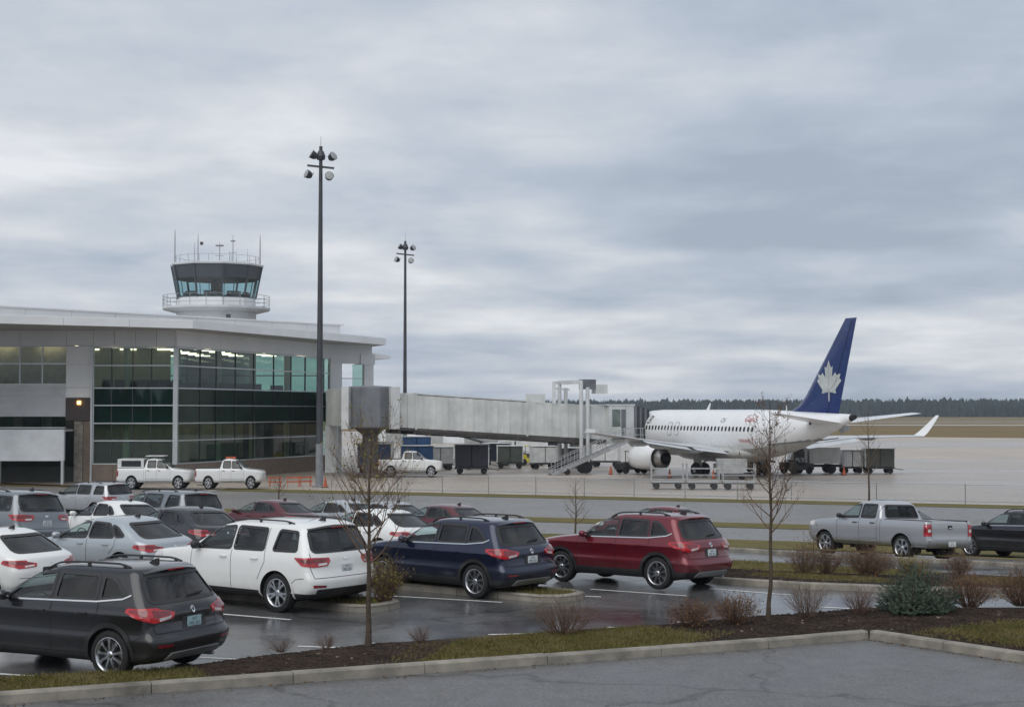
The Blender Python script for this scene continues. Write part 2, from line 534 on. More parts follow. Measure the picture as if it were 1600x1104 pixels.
# ------------------------------------------------------------------ ground sheets
def clip(poly, a, b, c):
    """keep the part of poly where a*x + b*y >= c"""
    out = []
    for i, p in enumerate(poly):
        q = poly[(i + 1) % len(poly)]
        dp, dq = a * p[0] + b * p[1] - c, a * q[0] + b * q[1] - c
        if dp >= 0:
            out.append(p)
        if (dp >= 0) != (dq >= 0):
            k = dp / (dp - dq)
            out.append((p[0] + (q[0] - p[0]) * k, p[1] + (q[1] - p[1]) * k))
    return out
def sheet(name, poly, mat, dz, label=None, parent=None, kind="structure", thick=0.0):
    mb = MB()
    for lo, hi in ((-1e5, 37), (37, 66), (66, 1e5)):
        p = clip(clip(poly, 0.4, 1, lo), -0.4, -1, -hi)
        if len(p) > 2:
            mb.add([(x, y, gz(x, y) + dz) for x, y in p], [tuple(range(len(p)))])
    me = mb.mesh(name)
    bm = bmesh.new(); bm.from_mesh(me)
    bmesh.ops.triangulate(bm, faces=bm.faces)
    for f in bm.faces:
        if f.normal.z < 0:
            f.normal_flip()
    bm.to_mesh(me); bm.free()
    o = link(name, me, mat, parent)
    if parent is None:
        tag(o, label, None, None, kind)
    return o
def band(t0, t1, x0, x1):
    return [(x0, t0 - 0.4 * x0), (x1, t0 - 0.4 * x1), (x1, t1 - 0.4 * x1), (x0, t1 - 0.4 * x0)]
sheet("ground", [(-1450, -240), (1450, -240), (1450, 1860), (-1450, 1860)], "field_grass", -0.10, "olive brown airfield grass reaching to the tree line")
sheet("apron", [(-400, 60), (-60, 118), (-45, 119), (-20, 103), (-19, 106), (110, 54), (240, 206), (80, 318), (-10, 382), (-400, 660)], "concrete_wet", -0.012, "wet pale concrete apron in front of the terminal")
sheet("service_road", band(77.2, 94.8, -140, 140), "asphalt_road", 0.0, "damp grey service road along the apron fence")
sheet("grass_verge", band(94.6, 98.0, -19.5, 140), "grass", 0.016, "thin grass verge under the apron fence")
sheet("grass_verge", band(74.2, 77.4, -60, 140), "grass", 0.020, "thin grass verge between service road and car park")
sheet("side_road", band(67.0, 74.4, -3, 140), "asphalt_road", 0.004, "wet side road behind the silver pickup")
sheet("grass_verge", band(59.5, 67.2, -1.6, 24), "grass", 0.024, "olive grass verge beyond the red suv")
sheet("parking_lot", [(-140, 0), (60, 0), (60, 33), (14, 33), (3, 58.6), (-1.6, 60), (-1.6, 74.9), (-140, 130.3)], "asphalt_wet", 0.0, "wet dark asphalt of the parking lot")
sheet("access_road", [(2, 49.2), (6.2, 45.2), (12.9, 38.9), (18, 34.2), (30, 24), (34, 31), (24, 39.2), (16, 45.6), (11.6, 49.0), (7.6, 53.6), (2, 59.4)], "asphalt_wet", 0.008, "wet access road curving behind the planting bed")
sheet("pickup_bay", [(7.6, 53.9), (11.6, 49.3), (16, 45.9), (24, 39.5), (40, 39.5), (40, 51), (24, 57.4), (7, 64)], "asphalt_road", 0.006, "strip of paving where the silver pickup is parked")
sheet("near_driveway", [(-30, 10.57), (-6.9, 20.8), (4.28, 25.75), (6.18, 26.75), (8.03, 24.24), (16, 12.8), (16, -5), (-30, -5)], "asphalt_near", 0.010, "damp grey asphalt in the foreground below the kerb")
for i, (y0, y1) in enumerate(((560, 600), (700, 728), (840, 862))):
    sheet("runway", [(20, y0 + 26), (900, y0 - 40), (900, y1 - 40), (20, y1 + 26)], "runway_concrete", 0.01 - 0.08,
          ["pale runway strip nearest the apron", "thin pale taxiway strip in the brown field", "faint farthest strip near the tree line"][i])

# ------------------------------------------------------------------ kerbs made of stones
def kerb_run(pts, name, label, w=0.17, h=0.15, stone=1.9, side=1, dz=0.0):
    """pts: polyline of the kerb's face; the kerb body lies to the left (side=1) of the walk"""
    root = thing(name, (0, 0, 0), label, None)
    root["kind"] = "structure"
    del root["label"]; root["label"] = label
    for a, b in zip(pts[:-1], pts[1:]):
        a, b = Vector((*a, 0)), Vector((*b, 0))
        d = b - a
        L = d.length
        d.normalize()
        nrm = Vector((-d.y, d.x, 0)) * side
        n = max(1, round(L / stone))
        for i in range(n):
            p, q = a + d * (L * i / n + 0.006), a + d * (L * (i + 1) / n - 0.006)
            hh = h + random.uniform(-0.006, 0.006)
            off = random.uniform(-0.006, 0.006)
            rings = []
            for e_ in (p, q):
                e0 = e_ + nrm * off
                zb = gz(e0.x, e0.y) + dz
                prof = [(0.0, -0.06), (0.012, hh - 0.03), (0.035, hh - 0.004), (w - 0.02, hh), (w, hh - 0.02), (w, -0.06)]
                rings.append([e0 + nrm * u + Vector((0, 0, zb + z)) for u, z in prof])
            MB().rings(rings).build("kerb_stone", "kerb_concrete", root)
    return root
NK = [(-20, 15.0), (-6.9, 20.8), (4.28, 25.75), (6.18, 26.75), (8.03, 24.24), (15, 14.2)]
kerb_run(NK, "near_kerb", "long concrete kerb along the foreground driveway", w=0.20, h=0.16)
BED = 0.12
sheet("planting_bed", [(-20, 15.15), (-6.95, 20.95), (4.2, 25.88), (6.2, 26.95), (8.2, 24.3), (15, 14.6), (18, 29), (10, 30.2), (7, 30.2), (4.6, 28.75), (2.2, 27.6), (-0.4, 26.35), (-2.2, 25.55), (-4.2, 24.0), (-5.2, 23.05), (-7.4, 22.25), (-20, 17.2)], "mulch", BED, "dark mulch planting bed behind the near kerb")
bed_grass = [
    [(-19.9, 15.25), (-6.95, 21.0), (-4.3, 22.15), (-4.7, 23.0), (-5.2, 23.02), (-7.4, 22.22), (-19.9, 17.15)],
    [(-1.45, 23.42), (2.9, 25.35), (3.4, 26.3), (2.3, 27.45), (0.2, 26.5), (-0.9, 25.7)],
    [(7.25, 26.8), (8.9, 27.9), (11, 28.2), (14, 22), (10.2, 22.2), (8.5, 24.8)],
]
for p, l in zip(bed_grass, ("grass strip beside the charcoal suv", "yellow green grass patch in front of the low shrub", "grass corner at the right edge")):
    sheet("grass_patch", p, "grass", BED + 0.008, l)
BD = [(4.2, 39.5), (4.45, 36.6), (4.75, 35.5), (6.4, 34.35), (8.2, 33.75), (12, 33.2), (17.5, 32.6)]
kerb_run(BD, "bed_kerb", "concrete kerb of the planting bed beside the red suv", side=1)
sheet("planting_bed", [(4.35, 39.5), (4.6, 36.7), (4.9, 35.65), (6.45, 34.53), (8.25, 33.93), (12, 33.38), (17.5, 32.8), (17.6, 34.2), (12.8, 38.6), (6.1, 44.9), (4.5, 46.0)], "mulch", BED, "mulch bed with low shrubs beside the red suv")
sheet("grass_patch", [(4.6, 40.5), (6.5, 39.2), (9.5, 38.2), (11.3, 39.8), (6.1, 44.8), (4.5, 45.9)], "grass", BED + 0.008, "grass at the back of the bed beside the red suv")
sheet("grass_patch", [(10.6, 35.2), (17.4, 33.2), (17.4, 34.2), (12.8, 38.4), (10.8, 37.6)], "grass", BED + 0.008, "olive grass behind the blue green spruce bush")
sheet("grass_patch", [(5.6, 37.0), (7.2, 35.4), (9.0, 35.0), (8.6, 36.6), (6.6, 38.4)], "grass", BED + 0.010, "mossy patch under the bed shrubs")
SB = [(34, 31.2), (24, 39.4), (16, 45.8), (11.6, 49.2), (7.6, 53.8), (2.5, 59.2)]
kerb_run(SB, "verge_kerb", "low kerb of the grass strip in front of the silver pickup", side=-1, h=0.12, stone=2.2)
sheet("grass_verge", [(34.1, 31.35), (24.1, 39.55), (16.1, 45.95), (11.7, 49.35), (7.7, 53.95), (2.6, 59.4), (3.4, 60.2), (8.5, 54.7), (12.4, 50.2), (16.7, 46.9), (24.7, 40.5), (34.7, 32.3)], "grass", 0.20, "narrow raised grass strip in front of the silver pickup")
def island(nose, d, length, width, label):
    d = Vector((*d, 0)).normalized()
    n = Vector((-d.y, d.x, 0))
    nose = Vector((*nose, 0))
    c = [nose + d * 0.35 + n * 0, nose + n * 0.35, nose + n * (width - 0.35), nose + d * -0.0]
    pts = [nose + d * length, nose + d * 0.45, nose + d * 0.1 + n * 0.2, nose + d * 0.0 + n * (width * 0.5), nose + d * 0.1 + n * (width - 0.2), nose + d * 0.45 + n * width, nose + d * length + n * width]
    pts2 = [(p.x, p.y) for p in pts]
    kerb_run(pts2, "island_kerb", "kerb of the " + label, side=1 if False else -1, h=0.15, stone=1.2)
    sheet("island_grass", pts2, "grass", 0.11, "grass on the " + label)
AX = (-0.80, 0.60)
island((-2.05, 31.2), AX, 6.0, 1.35, "parking island between the white and blue suvs")
island((1.75, 32.75), AX, 6.0, 1.35, "parking island between the blue and red suvs")

# ------------------------------------------------------------------ painted bay lines
lines = [(-5.2, 24.9, -3.75, 24.45), (-9.2, 26.6, -8.0, 26.1), (-5.9, 30.25, -4.2, 29.3), (-3.6, 26.0, -1.55, 25.6), (-2.4, 26.35, -0.7, 25.55),
         (-0.42, 27.35, 0.45, 27.5), (1.75, 28.3, 3.0, 27.9), (-2.6, 33.05, -0.2, 31.95), (1.75, 34.3, 3.75, 33.05), (1.1, 33.15, 1.9, 32.9),
         (0.6, 27.0, 1.9, 26.7), (-8.6, 23.6, -6.6, 22.9), (3.1, 29.0, 4.9, 28.75), (5.2, 30.0, 6.6, 29.6), (4.4, 34.4, 6.0, 33.2), (-13.6, 33.6, -9.6, 31.4), (-9.0, 38.0, -5.0, 35.6), (6.2, 31.2, 8.2, 30.3)]
LT = []
for (x0, y0, x1, y1) in lines:
    a, b = Vector((x0, y0, 0)), Vector((x1, y1, 0))
    d = (b - a).normalized(); n = Vector((-d.y, d.x, 0)) * 0.05
    m = MB().add([(p.x, p.y, gz(p.x, p.y) + 0.005) for p in (a - n, b - n, b + n, a + n)], [(0, 1, 2, 3)])
    o = m.build("bay_line", "line_paint", None, fix=False)
    tag(o, "white painted parking bay lines on the wet asphalt", None, "painted bay lines", "structure")
# taxi lines on the apron
for (x0, y0, x1, y1) in ((36, 172, 95, 160), (40, 230, 120, 208), (-2, 118, 60, 112), (30, 143, 70, 140)):
    a, b = Vector((x0, y0, 0)), Vector((x1, y1, 0))
    d = (b - a).normalized(); n = Vector((-d.y, d.x, 0)) * 0.12
    o = MB().add([(p.x, p.y, AP + 0.0) for p in (a - n, b - n, b + n, a + n)], [(0, 1, 2, 3)]).build("apron_line", "line_paint", None, fix=False)
    tag(o, "faded white lines painted on the apron", None, "painted apron lines", "structure")

# ------------------------------------------------------------------ grass blades and mulch chips (stuff)
def inside(p, poly):
    r = False
    for i in range(len(poly)):
        a, b = poly[i], poly[i - 1]
        if (a[1] > p[1]) != (b[1] > p[1]) and p[0] < (b[0] - a[0]) * (p[1] - a[1]) / (b[1] - a[1]) + a[0]:
            r = not r
    return r
def scatter(poly, n, rnd):
    xs = [p[0] for p in poly]; ys = [p[1] for p in poly]
    out = []
    k = 0
    while len(out) < n and k < n * 12:
        k += 1
        p = (rnd.uniform(min(xs), max(xs)), rnd.uniform(min(ys), max(ys)))
        if inside(p, poly):
            out.append(p)
    return out
rg = random.Random(3)
def blades(name, polys, dens, dz, label, h=(0.025, 0.07)):
    mb = MB()
    for poly, n in zip(polys, dens):
        for x, y in scatter(poly, n, rg):
            z = gz(x, y) + dz
            a = rg.uniform(0, 6.28); w = rg.uniform(0.004, 0.010); hh = rg.uniform(*h)
            lx, ly = rg.gauss(0, 0.025), rg.gauss(0, 0.025)
            mb.add([(x - w * math.cos(a), y - w * math.sin(a), z), (x + w * math.cos(a), y + w * math.sin(a), z), (x + lx, y + ly, z + hh)], [(0, 1, 2)])
    o = mb.build(name, "blade", None, fix=False)
    tag(o, label, None, None, "stuff")
vis_left = [(-8.5, 20.3), (-6.95, 21.0), (-4.3, 22.15), (-4.7, 23.0), (-5.2, 23.02), (-7.4, 22.22), (-8.5, 21.75)]
blades("grass_blades", [vis_left, bed_grass[1], [(7.25, 26.8), (8.9, 27.9), (10.2, 28.0), (10.2, 24), (9.4, 23.6), (8.5, 24.8)], [(-2.0, 23.4), (3.2, 25.6), (3.9, 26.7), (2.3, 27.6), (-0.4, 26.3), (-1.6, 25.3)], [(6.7, 26.6), (9.0, 28.4), (10.2, 28.4), (8.4, 24.6)]], [9000, 17000, 14000, 3500, 2500], BED + 0.008, "short rough grass blades in the near bed")
blades("grass_blades", [[(-2.35, 31.2), (-2.95, 30.4), (-7.4, 33.7), (-6.8, 34.6)], [(1.45, 32.75), (0.85, 31.95), (-3.6, 35.2), (-3.0, 36.1)], [(5.6, 37.0), (7.2, 35.4), (9.0, 35.0), (8.6, 36.6), (6.6, 38.4)], [(10.6, 35.2), (14.4, 34.2), (12.8, 38.4), (10.8, 37.6)], [(4.6, 40.5), (6.5, 39.2), (9.5, 38.2), (11.3, 39.8), (6.1, 44.8), (4.5, 45.9)]], [3500, 3500, 3500, 5000, 7000], 0.12, "rough grass blades on the islands and far bed", (0.03, 0.10))
def chips(name, polys, dens, dz, label):
    mb = MB()
    for poly, n in zip(polys, dens):
        for x, y in scatter(poly, n, rg):
            s = rg.uniform(0.012, 0.04)
            q = Matrix.Rotation(rg.uniform(0, 6.28), 3, "Z") @ Matrix.Rotation(rg.gauss(0, 0.4), 3, "X")
            mb.box((x, y, gz(x, y) + dz + s * 0.15), (s * rg.uniform(1.2, 2.6), s, s * 0.5), rot=q)
    o = mb.build(name, "mulch", None, fix=False)
    tag(o, label, None, None, "stuff")
chips("mulch_chips", [[(-4.4, 22.15), (-1.3, 23.52), (-0.9, 25.7), (-2.2, 25.5), (-4.2, 23.95), (-5.0, 23.1)], [(2.9, 25.4), (4.2, 25.95), (6.2, 27.0), (8.3, 24.4), (9.4, 26.3), (10.4, 29.9), (7, 30.1), (4.6, 28.9), (2.4, 27.5)], [(4.7, 36.5), (6.5, 34.6), (10.6, 33.7), (10.4, 37.5), (5.2, 40)]], [9000, 11000, 6000], BED, "dark bark mulch chips in the planting beds")
rl = random.Random(5)
lm = MB()
for k in range(150):
    a = rl.uniform(0, 1)
    if rl.random() < 0.6:
        x, y = 6.18 + (8.03 - 6.18) * a * 2, 26.75 + (24.24 - 26.75) * a * 2
        x -= abs(rl.gauss(0, 0.06)) + 0.03; y -= 0.04
    else:
        x, y = -6.9 + 11.18 * a, 20.8 + 4.95 * a
        y -= abs(rl.gauss(0, 0.12)) + 0.03
    q = Matrix.Rotation(rl.uniform(0, 6.28), 3, "Z") @ Matrix.Rotation(rl.gauss(0, 0.4), 3, "X")
    lm.box((x, y, gz(x, y) + 0.018), (rl.uniform(0.02, 0.05), rl.uniform(0.015, 0.03), 0.003), rot=q)
tag(lm.build("fallen_leaves", "dry_leaf", None, fix=False), "brown leaf litter in the gutter of the near kerb", None, None, "stuff")

lm = MB()
for x, y in scatter([(-4.2, 22.3), (-1.4, 23.6), (-1.2, 25.5), (-2.2, 25.4), (-4.2, 23.9)], 26, rl) + scatter([(2.9, 26.0), (6.2, 27.2), (8.6, 24.6), (9.4, 26.4), (10.2, 29.6), (7, 29.8), (4.6, 28.6)], 80, rl) + scatter([(4.9, 36.2), (6.5, 34.7), (10.4, 33.9), (10.2, 37.2), (5.4, 39)], 60, rl):
    q = Matrix.Rotation(rl.uniform(0, 6.28), 3, "Z") @ Matrix.Rotation(rl.gauss(0, 0.5), 3, "X")
    lm.box((x, y, gz(x, y) + BED + 0.02), (rl.uniform(0.02, 0.06), rl.uniform(0.015, 0.04), 0.003), rot=q)
plain("pale_litter", (0.15, 0.12, 0.085), 0.8, var=0.5, scale=4)
tag(lm.build("leaf_litter", "pale_litter", None, fix=False), "pale dead leaves lying on the mulch beds", None, None, "stuff")
# ------------------------------------------------------------------ vehicles
def pchip(xs, ys):
    n = len(xs)
    h = [xs[i + 1] - xs[i] for i in range(n - 1)]
    dl = [(ys[i + 1] - ys[i]) / h[i] for i in range(n - 1)]
    m = [dl[0]] + [0 if dl[i - 1] * dl[i] <= 0 else 2 * dl[i - 1] * dl[i] / (dl[i - 1] + dl[i]) for i in range(1, n - 1)] + [dl[-1]]
    def f(x):
        x = min(max(x, xs[0]), xs[-1])
        i = 0
        while i < n - 2 and x > xs[i + 1]:
            i += 1
        t = (x - xs[i]) / h[i]
        return (ys[i] * (1 + 2 * t) * (1 - t) ** 2 + ys[i + 1] * t * t * (3 - 2 * t) + h[i] * (m[i] * t * (1 - t) ** 2 - m[i + 1] * t * t * (1 - t)))
    return f
def resample(poly, step, closed=True):
    out = []
    n = len(poly)
    for i in range(n if closed else n - 1):
        a, b = Vector(poly[i]), Vector(poly[(i + 1) % n])
        k = max(1, int(math.ceil((b - a).length / step)))
        out += [tuple(a + (b - a) * (j / k)) for j in range(k)]
    if not closed:
        out.append(tuple(poly[-1]))
    return out
def rounded(poly, r=0.06, n=4):
    out = []
    m = len(poly)
    for i in range(m):
        p, a, b = Vector(poly[i]), Vector(poly[i - 1]), Vector(poly[(i + 1) % m])
        ra = min(r, (a - p).length * 0.45); rb = min(r, (b - p).length * 0.45)
        p0, p1 = p + (a - p).normalized() * ra, p + (b - p).normalized() * rb
        for k in range(n + 1):
            t = k / n
            out.append(tuple(p0 * (1 - t) ** 2 + p * 2 * t * (1 - t) + p1 * t * t))
    return out
def grow(poly, d):
    """move a closed outline outward by d (inward when negative)"""
    n = len(poly)
    area = sum(poly[i - 1][0] * poly[i][1] - poly[i][0] * poly[i - 1][1] for i in range(n))
    s = 1 if area > 0 else -1
    out = []
    for i in range(n):
        a, p, b = Vector(poly[i - 1]), Vector(poly[i]), Vector(poly[(i + 1) % n])
        t = (b - a)
        t = t.normalized() if t.length > 1e-9 else Vector((1, 0))
        out.append((p.x + t.y * d * s, p.y - t.x * d * s))
    return out

class Shell:
    """a car body as a stack of horizontal slices, with patches projected onto it"""
    def __init__(s, table, zstep=0.055, nside=74, nend=13):
        cols = list(zip(*table))
        zs = cols[0]
        fs = [pchip(zs, c) for c in cols[1:]]
        levels = []
        for a, b in zip(zs[:-1], zs[1:]):
            k = max(1, int(math.ceil((b - a) / zstep)))
            levels += [a + (b - a) * i / k for i in range(k)]
        levels.append(zs[-1])
        rings = []
        for z in levels:
            xr, xf, hw, dr, df, p = (f(z) for f in fs)
            half = []
            for k in range(nend):
                th = math.pi / 2 * k / nend
                half.append((xr + dr * (1 - math.cos(th) ** (2 / p)), hw * math.sin(th) ** (2 / p)))
            for k in range(nside + 1):
                t = k / nside
                x = xr + dr + (xf - df - xr - dr) * t
                half.append((x, hw * (1 + 0.012 * math.sin(math.pi * t))))
            for k in range(nend - 1, -1, -1):
                th = math.pi / 2 * k / nend
                half.append((xf - df * (1 - math.cos(th) ** (2 / p)), hw * math.sin(th) ** (2 / p)))
            ring = [(x, y, z) for x, y in half] + [(x, -y, z) for x, y in half[-2:0:-1]]
            rings.append(ring)
        s.mb = MB().rings(rings)
        s.bvh = BVHTree.FromPolygons(s.mb.v, s.mb.f)
        me = s.mb.mesh("shell", True)
        bm = bmesh.new(); bm.from_mesh(me)
        bmesh.ops.recalc_face_normals(bm, faces=bm.faces)
        bm.verts.ensure_lookup_table()
        bm.normal_update()
        s.vn = [v.normal.copy() for v in bm.verts]
        s.faces = [tuple(v.index for v in f.verts) for f in bm.faces]
        s.fn = [f.normal.copy() for f in bm.faces]
        bm.free(); bpy.data.meshes.remove(me)
        s.alive = [True] * len(s.faces)
    def cast(s, view, a, b):
        if view in "LR":
            sg = 1 if view == "L" else -1
            h = s.bvh.ray_cast(Vector((a, 4 * sg, b)), Vector((0, -sg, 0)))
        elif view == "B":
            h = s.bvh.ray_cast(Vector((-4, a, b)), Vector((1, 0, 0)))
        elif view == "F":
            h = s.bvh.ray_cast(Vector((12, a, b)), Vector((-1, 0, 0)))
        else:
            h = s.bvh.ray_cast(Vector((a, b, 6)), Vector((0, 0, -1)))
        if h[0] is None:
            return None, None
        out = {"L": Vector((0, 1, 0)), "R": Vector((0, -1, 0)), "B": Vector((-1, 0, 0)), "F": Vector((1, 0, 0)), "T": Vector((0, 0, 1))}[view]
        return h[0], (h[1] if h[1].dot(out) > 0 else -h[1])
    def cut(s, view, poly, snap=0.036, keep=None):
        """remove the skin inside an outline seen from one side, its edge pulled onto the outline"""
        axis = {"L": (0, 2), "R": (0, 2), "B": (1, 2), "F": (1, 2), "T": (0, 1)}[view]
        dirv = {"L": Vector((0, 1, 0)), "R": Vector((0, -1, 0)), "B": Vector((-1, 0, 0)), "F": Vector((1, 0, 0)), "T": Vector((0, 0, 1))}[view]
        pr = resample(poly, 0.02)
        pv = [Vector(p) for p in pr]
        touched = {}
        xs = [p[0] for p in pr]; ys = [p[1] for p in pr]
        bx = (min(xs) - 0.06, max(xs) + 0.06, min(ys) - 0.06, max(ys) + 0.06)
        for i, v in enumerate(s.mb.v):
            if s.vn[i].dot(dirv) < 0.15:
                continue
            q = Vector((v[axis[0]], v[axis[1]]))
            if not (bx[0] < q.x < bx[1] and bx[2] < q.y < bx[3]):
                continue
            best = min(pv, key=lambda w: (w - q).length_squared)
            d = (best - q).length
            if d < snap:
                nv = list(v); nv[axis[0]] = best.x; nv[axis[1]] = best.y
                h, _ = s.cast(view, best.x, best.y)
                if h is not None and (h - Vector(v)).length < 0.15:
                    nv = list(h)
                s.mb.v[i] = tuple(nv)
                touched[i] = 2
            elif inside((q.x, q.y), pr):
                touched[i] = 1
        for k, f in enumerate(s.faces):
            if s.alive[k] and all(i in touched for i in f) and s.fn[k].dot(dirv) > 0.1:
                c = [sum(s.mb.v[i][a] for i in f) / len(f) for a in axis]
                if any(touched[i] == 1 for i in f) or inside(c, pr):
                    s.alive[k] = False
    def patch(s, view, poly, off, step=0.07, skirt=0.0, mb=None):
        """a skin following the body inside an outline, off metres proud of it"""
        pr = resample(poly, step * 0.6)
        n = len(pr)
        xs = [p[0] for p in pr]; ys = [p[1] for p in pr]
        pts = [Vector(p) for p in pr]
        x = min(xs) + step * 0.5
        inner = grow(pr, -step * 0.35)
        while x < max(xs):
            y = min(ys) + step * 0.5
            while y < max(ys):
                if inside((x, y), inner):
                    pts.append(Vector((x, y)))
                y += step
            x += step
        vs_, _, fs, *_ = geometry.delaunay_2d_cdt(pts, [(i, (i + 1) % n) for i in range(n)], [], 1, 1e-5)
        out = []
        for q in vs_:
            h, nr = s.cast(view, q.x, q.y)
            if h is None:
                c = sum(pr[i][0] for i in range(n)) / n, sum(pr[i][1] for i in range(n)) / n
                for t in (0.97, 0.93, 0.88, 0.8, 0.7, 0.5):
                    h, nr = s.cast(view, c[0] + (q.x - c[0]) * t, c[1] + (q.y - c[1]) * t)
                    if h is not None:
                        break
                if h is None:
                    h, nr = Vector((0, 0, 1)), Vector((0, 0, 1))
            out.append((h, nr))
        mb = mb or MB()
        mb.add([h + nr * off for h, nr in out], [tuple(f) for f in fs])
        if skirt:
            bnd = [min(range(len(vs_)), key=lambda k: (vs_[k] - Vector(p)).length_squared) for p in pr]
            a = [out[k][0] + out[k][1] * off for k in bnd]
            b = [out[k][0] + out[k][1] * (off - skirt) for k in bnd]
            mb.add(a + b, [(i, (i + 1) % n, n + (i + 1) % n, n + i) for i in range(n)])
        return mb
    def strip(s, view, pts, w, off, closed=False, mb=None, step=0.05, thick=0.0):
        """a flat band laid along a line on the body"""
        pr = resample(pts, step, closed)
        mb = mb or MB()
        L = []
        n = len(pr)
        for i, p in enumerate(pr):
            a = Vector(pr[i - 1] if (i or closed) else pr[0]); b = Vector(pr[(i + 1) % n] if (i < n - 1 or closed) else pr[-1])
            t = (b - a)
            t = t.normalized() if t.length > 1e-9 else Vector((1, 0))
            row = []
            for sg in (-0.5, 0.5):
                q = (p[0] - t.y * w * sg, p[1] + t.x * w * sg)
                h, nr = s.cast(view, *q)
                if h is None:
                    h, nr = s.cast(view, *p)
                if h is None:
                    row = None
                    break
                row.append(h + nr * off)
            if row:
                L.append(row)
        m = len(L)
        if m < 2:
            return mb
        mb.add([p for r in L for p in r], [(2 * i, 2 * i + 1, 2 * ((i + 1) % m) + 1, 2 * ((i + 1) % m)) for i in range(m if closed else m - 1)])
        return mb
    def skin(s, test):
        """take the living faces whose centre passes the test out of the shell as (verts, faces, normals)"""
        vs_, fs, ns, mp = [], [], [], {}
        for k, f in enumerate(s.faces):
            if not s.alive[k]:
                continue
            c = Vector((0, 0, 0))
            for i in f:
                c += Vector(s.mb.v[i])
            c /= len(f)
            if not test(c, s.fn[k]):
                continue
            s.alive[k] = False
            row = []
            for i in f:
                if i not in mp:
                    mp[i] = len(vs_)
                    vs_.append(s.mb.v[i]); ns.append(s.vn[i])
                row.append(mp[i])
            fs.append(tuple(row))
        return vs_, fs, ns
def skin_obj(name, data, mat, parent):
    vs_, fs, ns = data
    me = bpy.data.meshes.new(name)
    me.from_pydata(vs_, [], fs)
    me.polygons.foreach_set("use_smooth", [True] * len(fs))
    me.update()
    me.normals_split_custom_set_from_vertices([tuple(n) for n in ns])
    return link(name, me, mat, parent)

def make_wheel(r, w, style, rimmat):
    """one wheel, axis along Y, outer face towards +Y: returns list of (name, mesh builder, material, smooth)"""
    ty = MB().lathe([(r * 0.70, -w * 0.46), (r * 0.86, -w * 0.5), (r * 0.97, -w * 0.42), (r, -w * 0.25), (r, w * 0.25), (r * 0.97, w * 0.42), (r * 0.86, w * 0.5), (r * 0.70, w * 0.46), (r * 0.68, w * 0.36), (r * 0.66, -w * 0.4)], n=36, axis="Y", cap=False)
    rim = MB().lathe([(r * 0.64, -w * 0.35), (r * 0.64, w * 0.28), (r * 0.70, w * 0.44), (r * 0.725, w * 0.47), (r * 0.70, w * 0.48), (r * 0.655, w * 0.42), (r * 0.62, w * 0.20)], n=36, axis="Y", cap=False)
    rim.lathe([(0.0, w * 0.42), (r * 0.06, w * 0.43), (r * 0.14, w * 0.40), (r * 0.18, w * 0.32), (r * 0.18, w * 0.1)], n=20, axis="Y", cap=False)
    n = {"ten": 5, "five": 5, "multi": 9, "six": 6}[style]
    for k in range(n):
        a0 = 2 * math.pi * k / n + 0.3
        offs = {"ten": (-0.20, 0.20), "five": (0.0,), "multi": (0.0,), "six": (-0.12, 0.12)}[style]
        wd = {"ten": (0.085, 0.07), "five": (0.20, 0.16), "multi": (0.07, 0.085), "six": (0.08, 0.09)}[style]
        for of in offs:
            a_in, a_out = a0 + of * 0.5, a0 + of * 1.15
            p = []
            for rad, an, hw_, y0 in ((r * 0.13, a_in, wd[0] * r * 0.8, w * 0.37), (r * 0.42, (a_in + a_out) / 2, wd[0] * r * 0.6, w * 0.41), (r * 0.67, a_out, wd[1] * r, w * 0.40)):
                d = Vector((math.cos(an), 0, math.sin(an))); t = Vector((-d.z, 0, d.x))
                c = d * rad
                p.append([c - t * hw_ + Vector((0, y0, 0)), c + t * hw_ + Vector((0, y0, 0)), c + t * hw_ * 1.15 + Vector((0, y0 - w * 0.18, 0)), c - t * hw_ * 1.15 + Vector((0, y0 - w * 0.18, 0))])
            rim.rings(p)
    back = MB().lathe([(0.0, w * 0.06), (r * 0.5, w * 0.06), (r * 0.64, w * 0.04)], n=24, axis="Y", cap=False)
    return [("tyre", ty, "rubber", True), ("rim", rim, rimmat, True), ("brake_disc", back, "alloy_dark" if rimmat == "alloy" else "engine_dark", False)]

def arch_poly(cx, cz, r, zb):
    p = [(cx + r * math.cos(R(a)), cz + r * math.sin(R(a))) for a in range(-10, 191, 8)]
    return p + [(cx - r * 1.02, zb), (cx + r * 1.02, zb)]

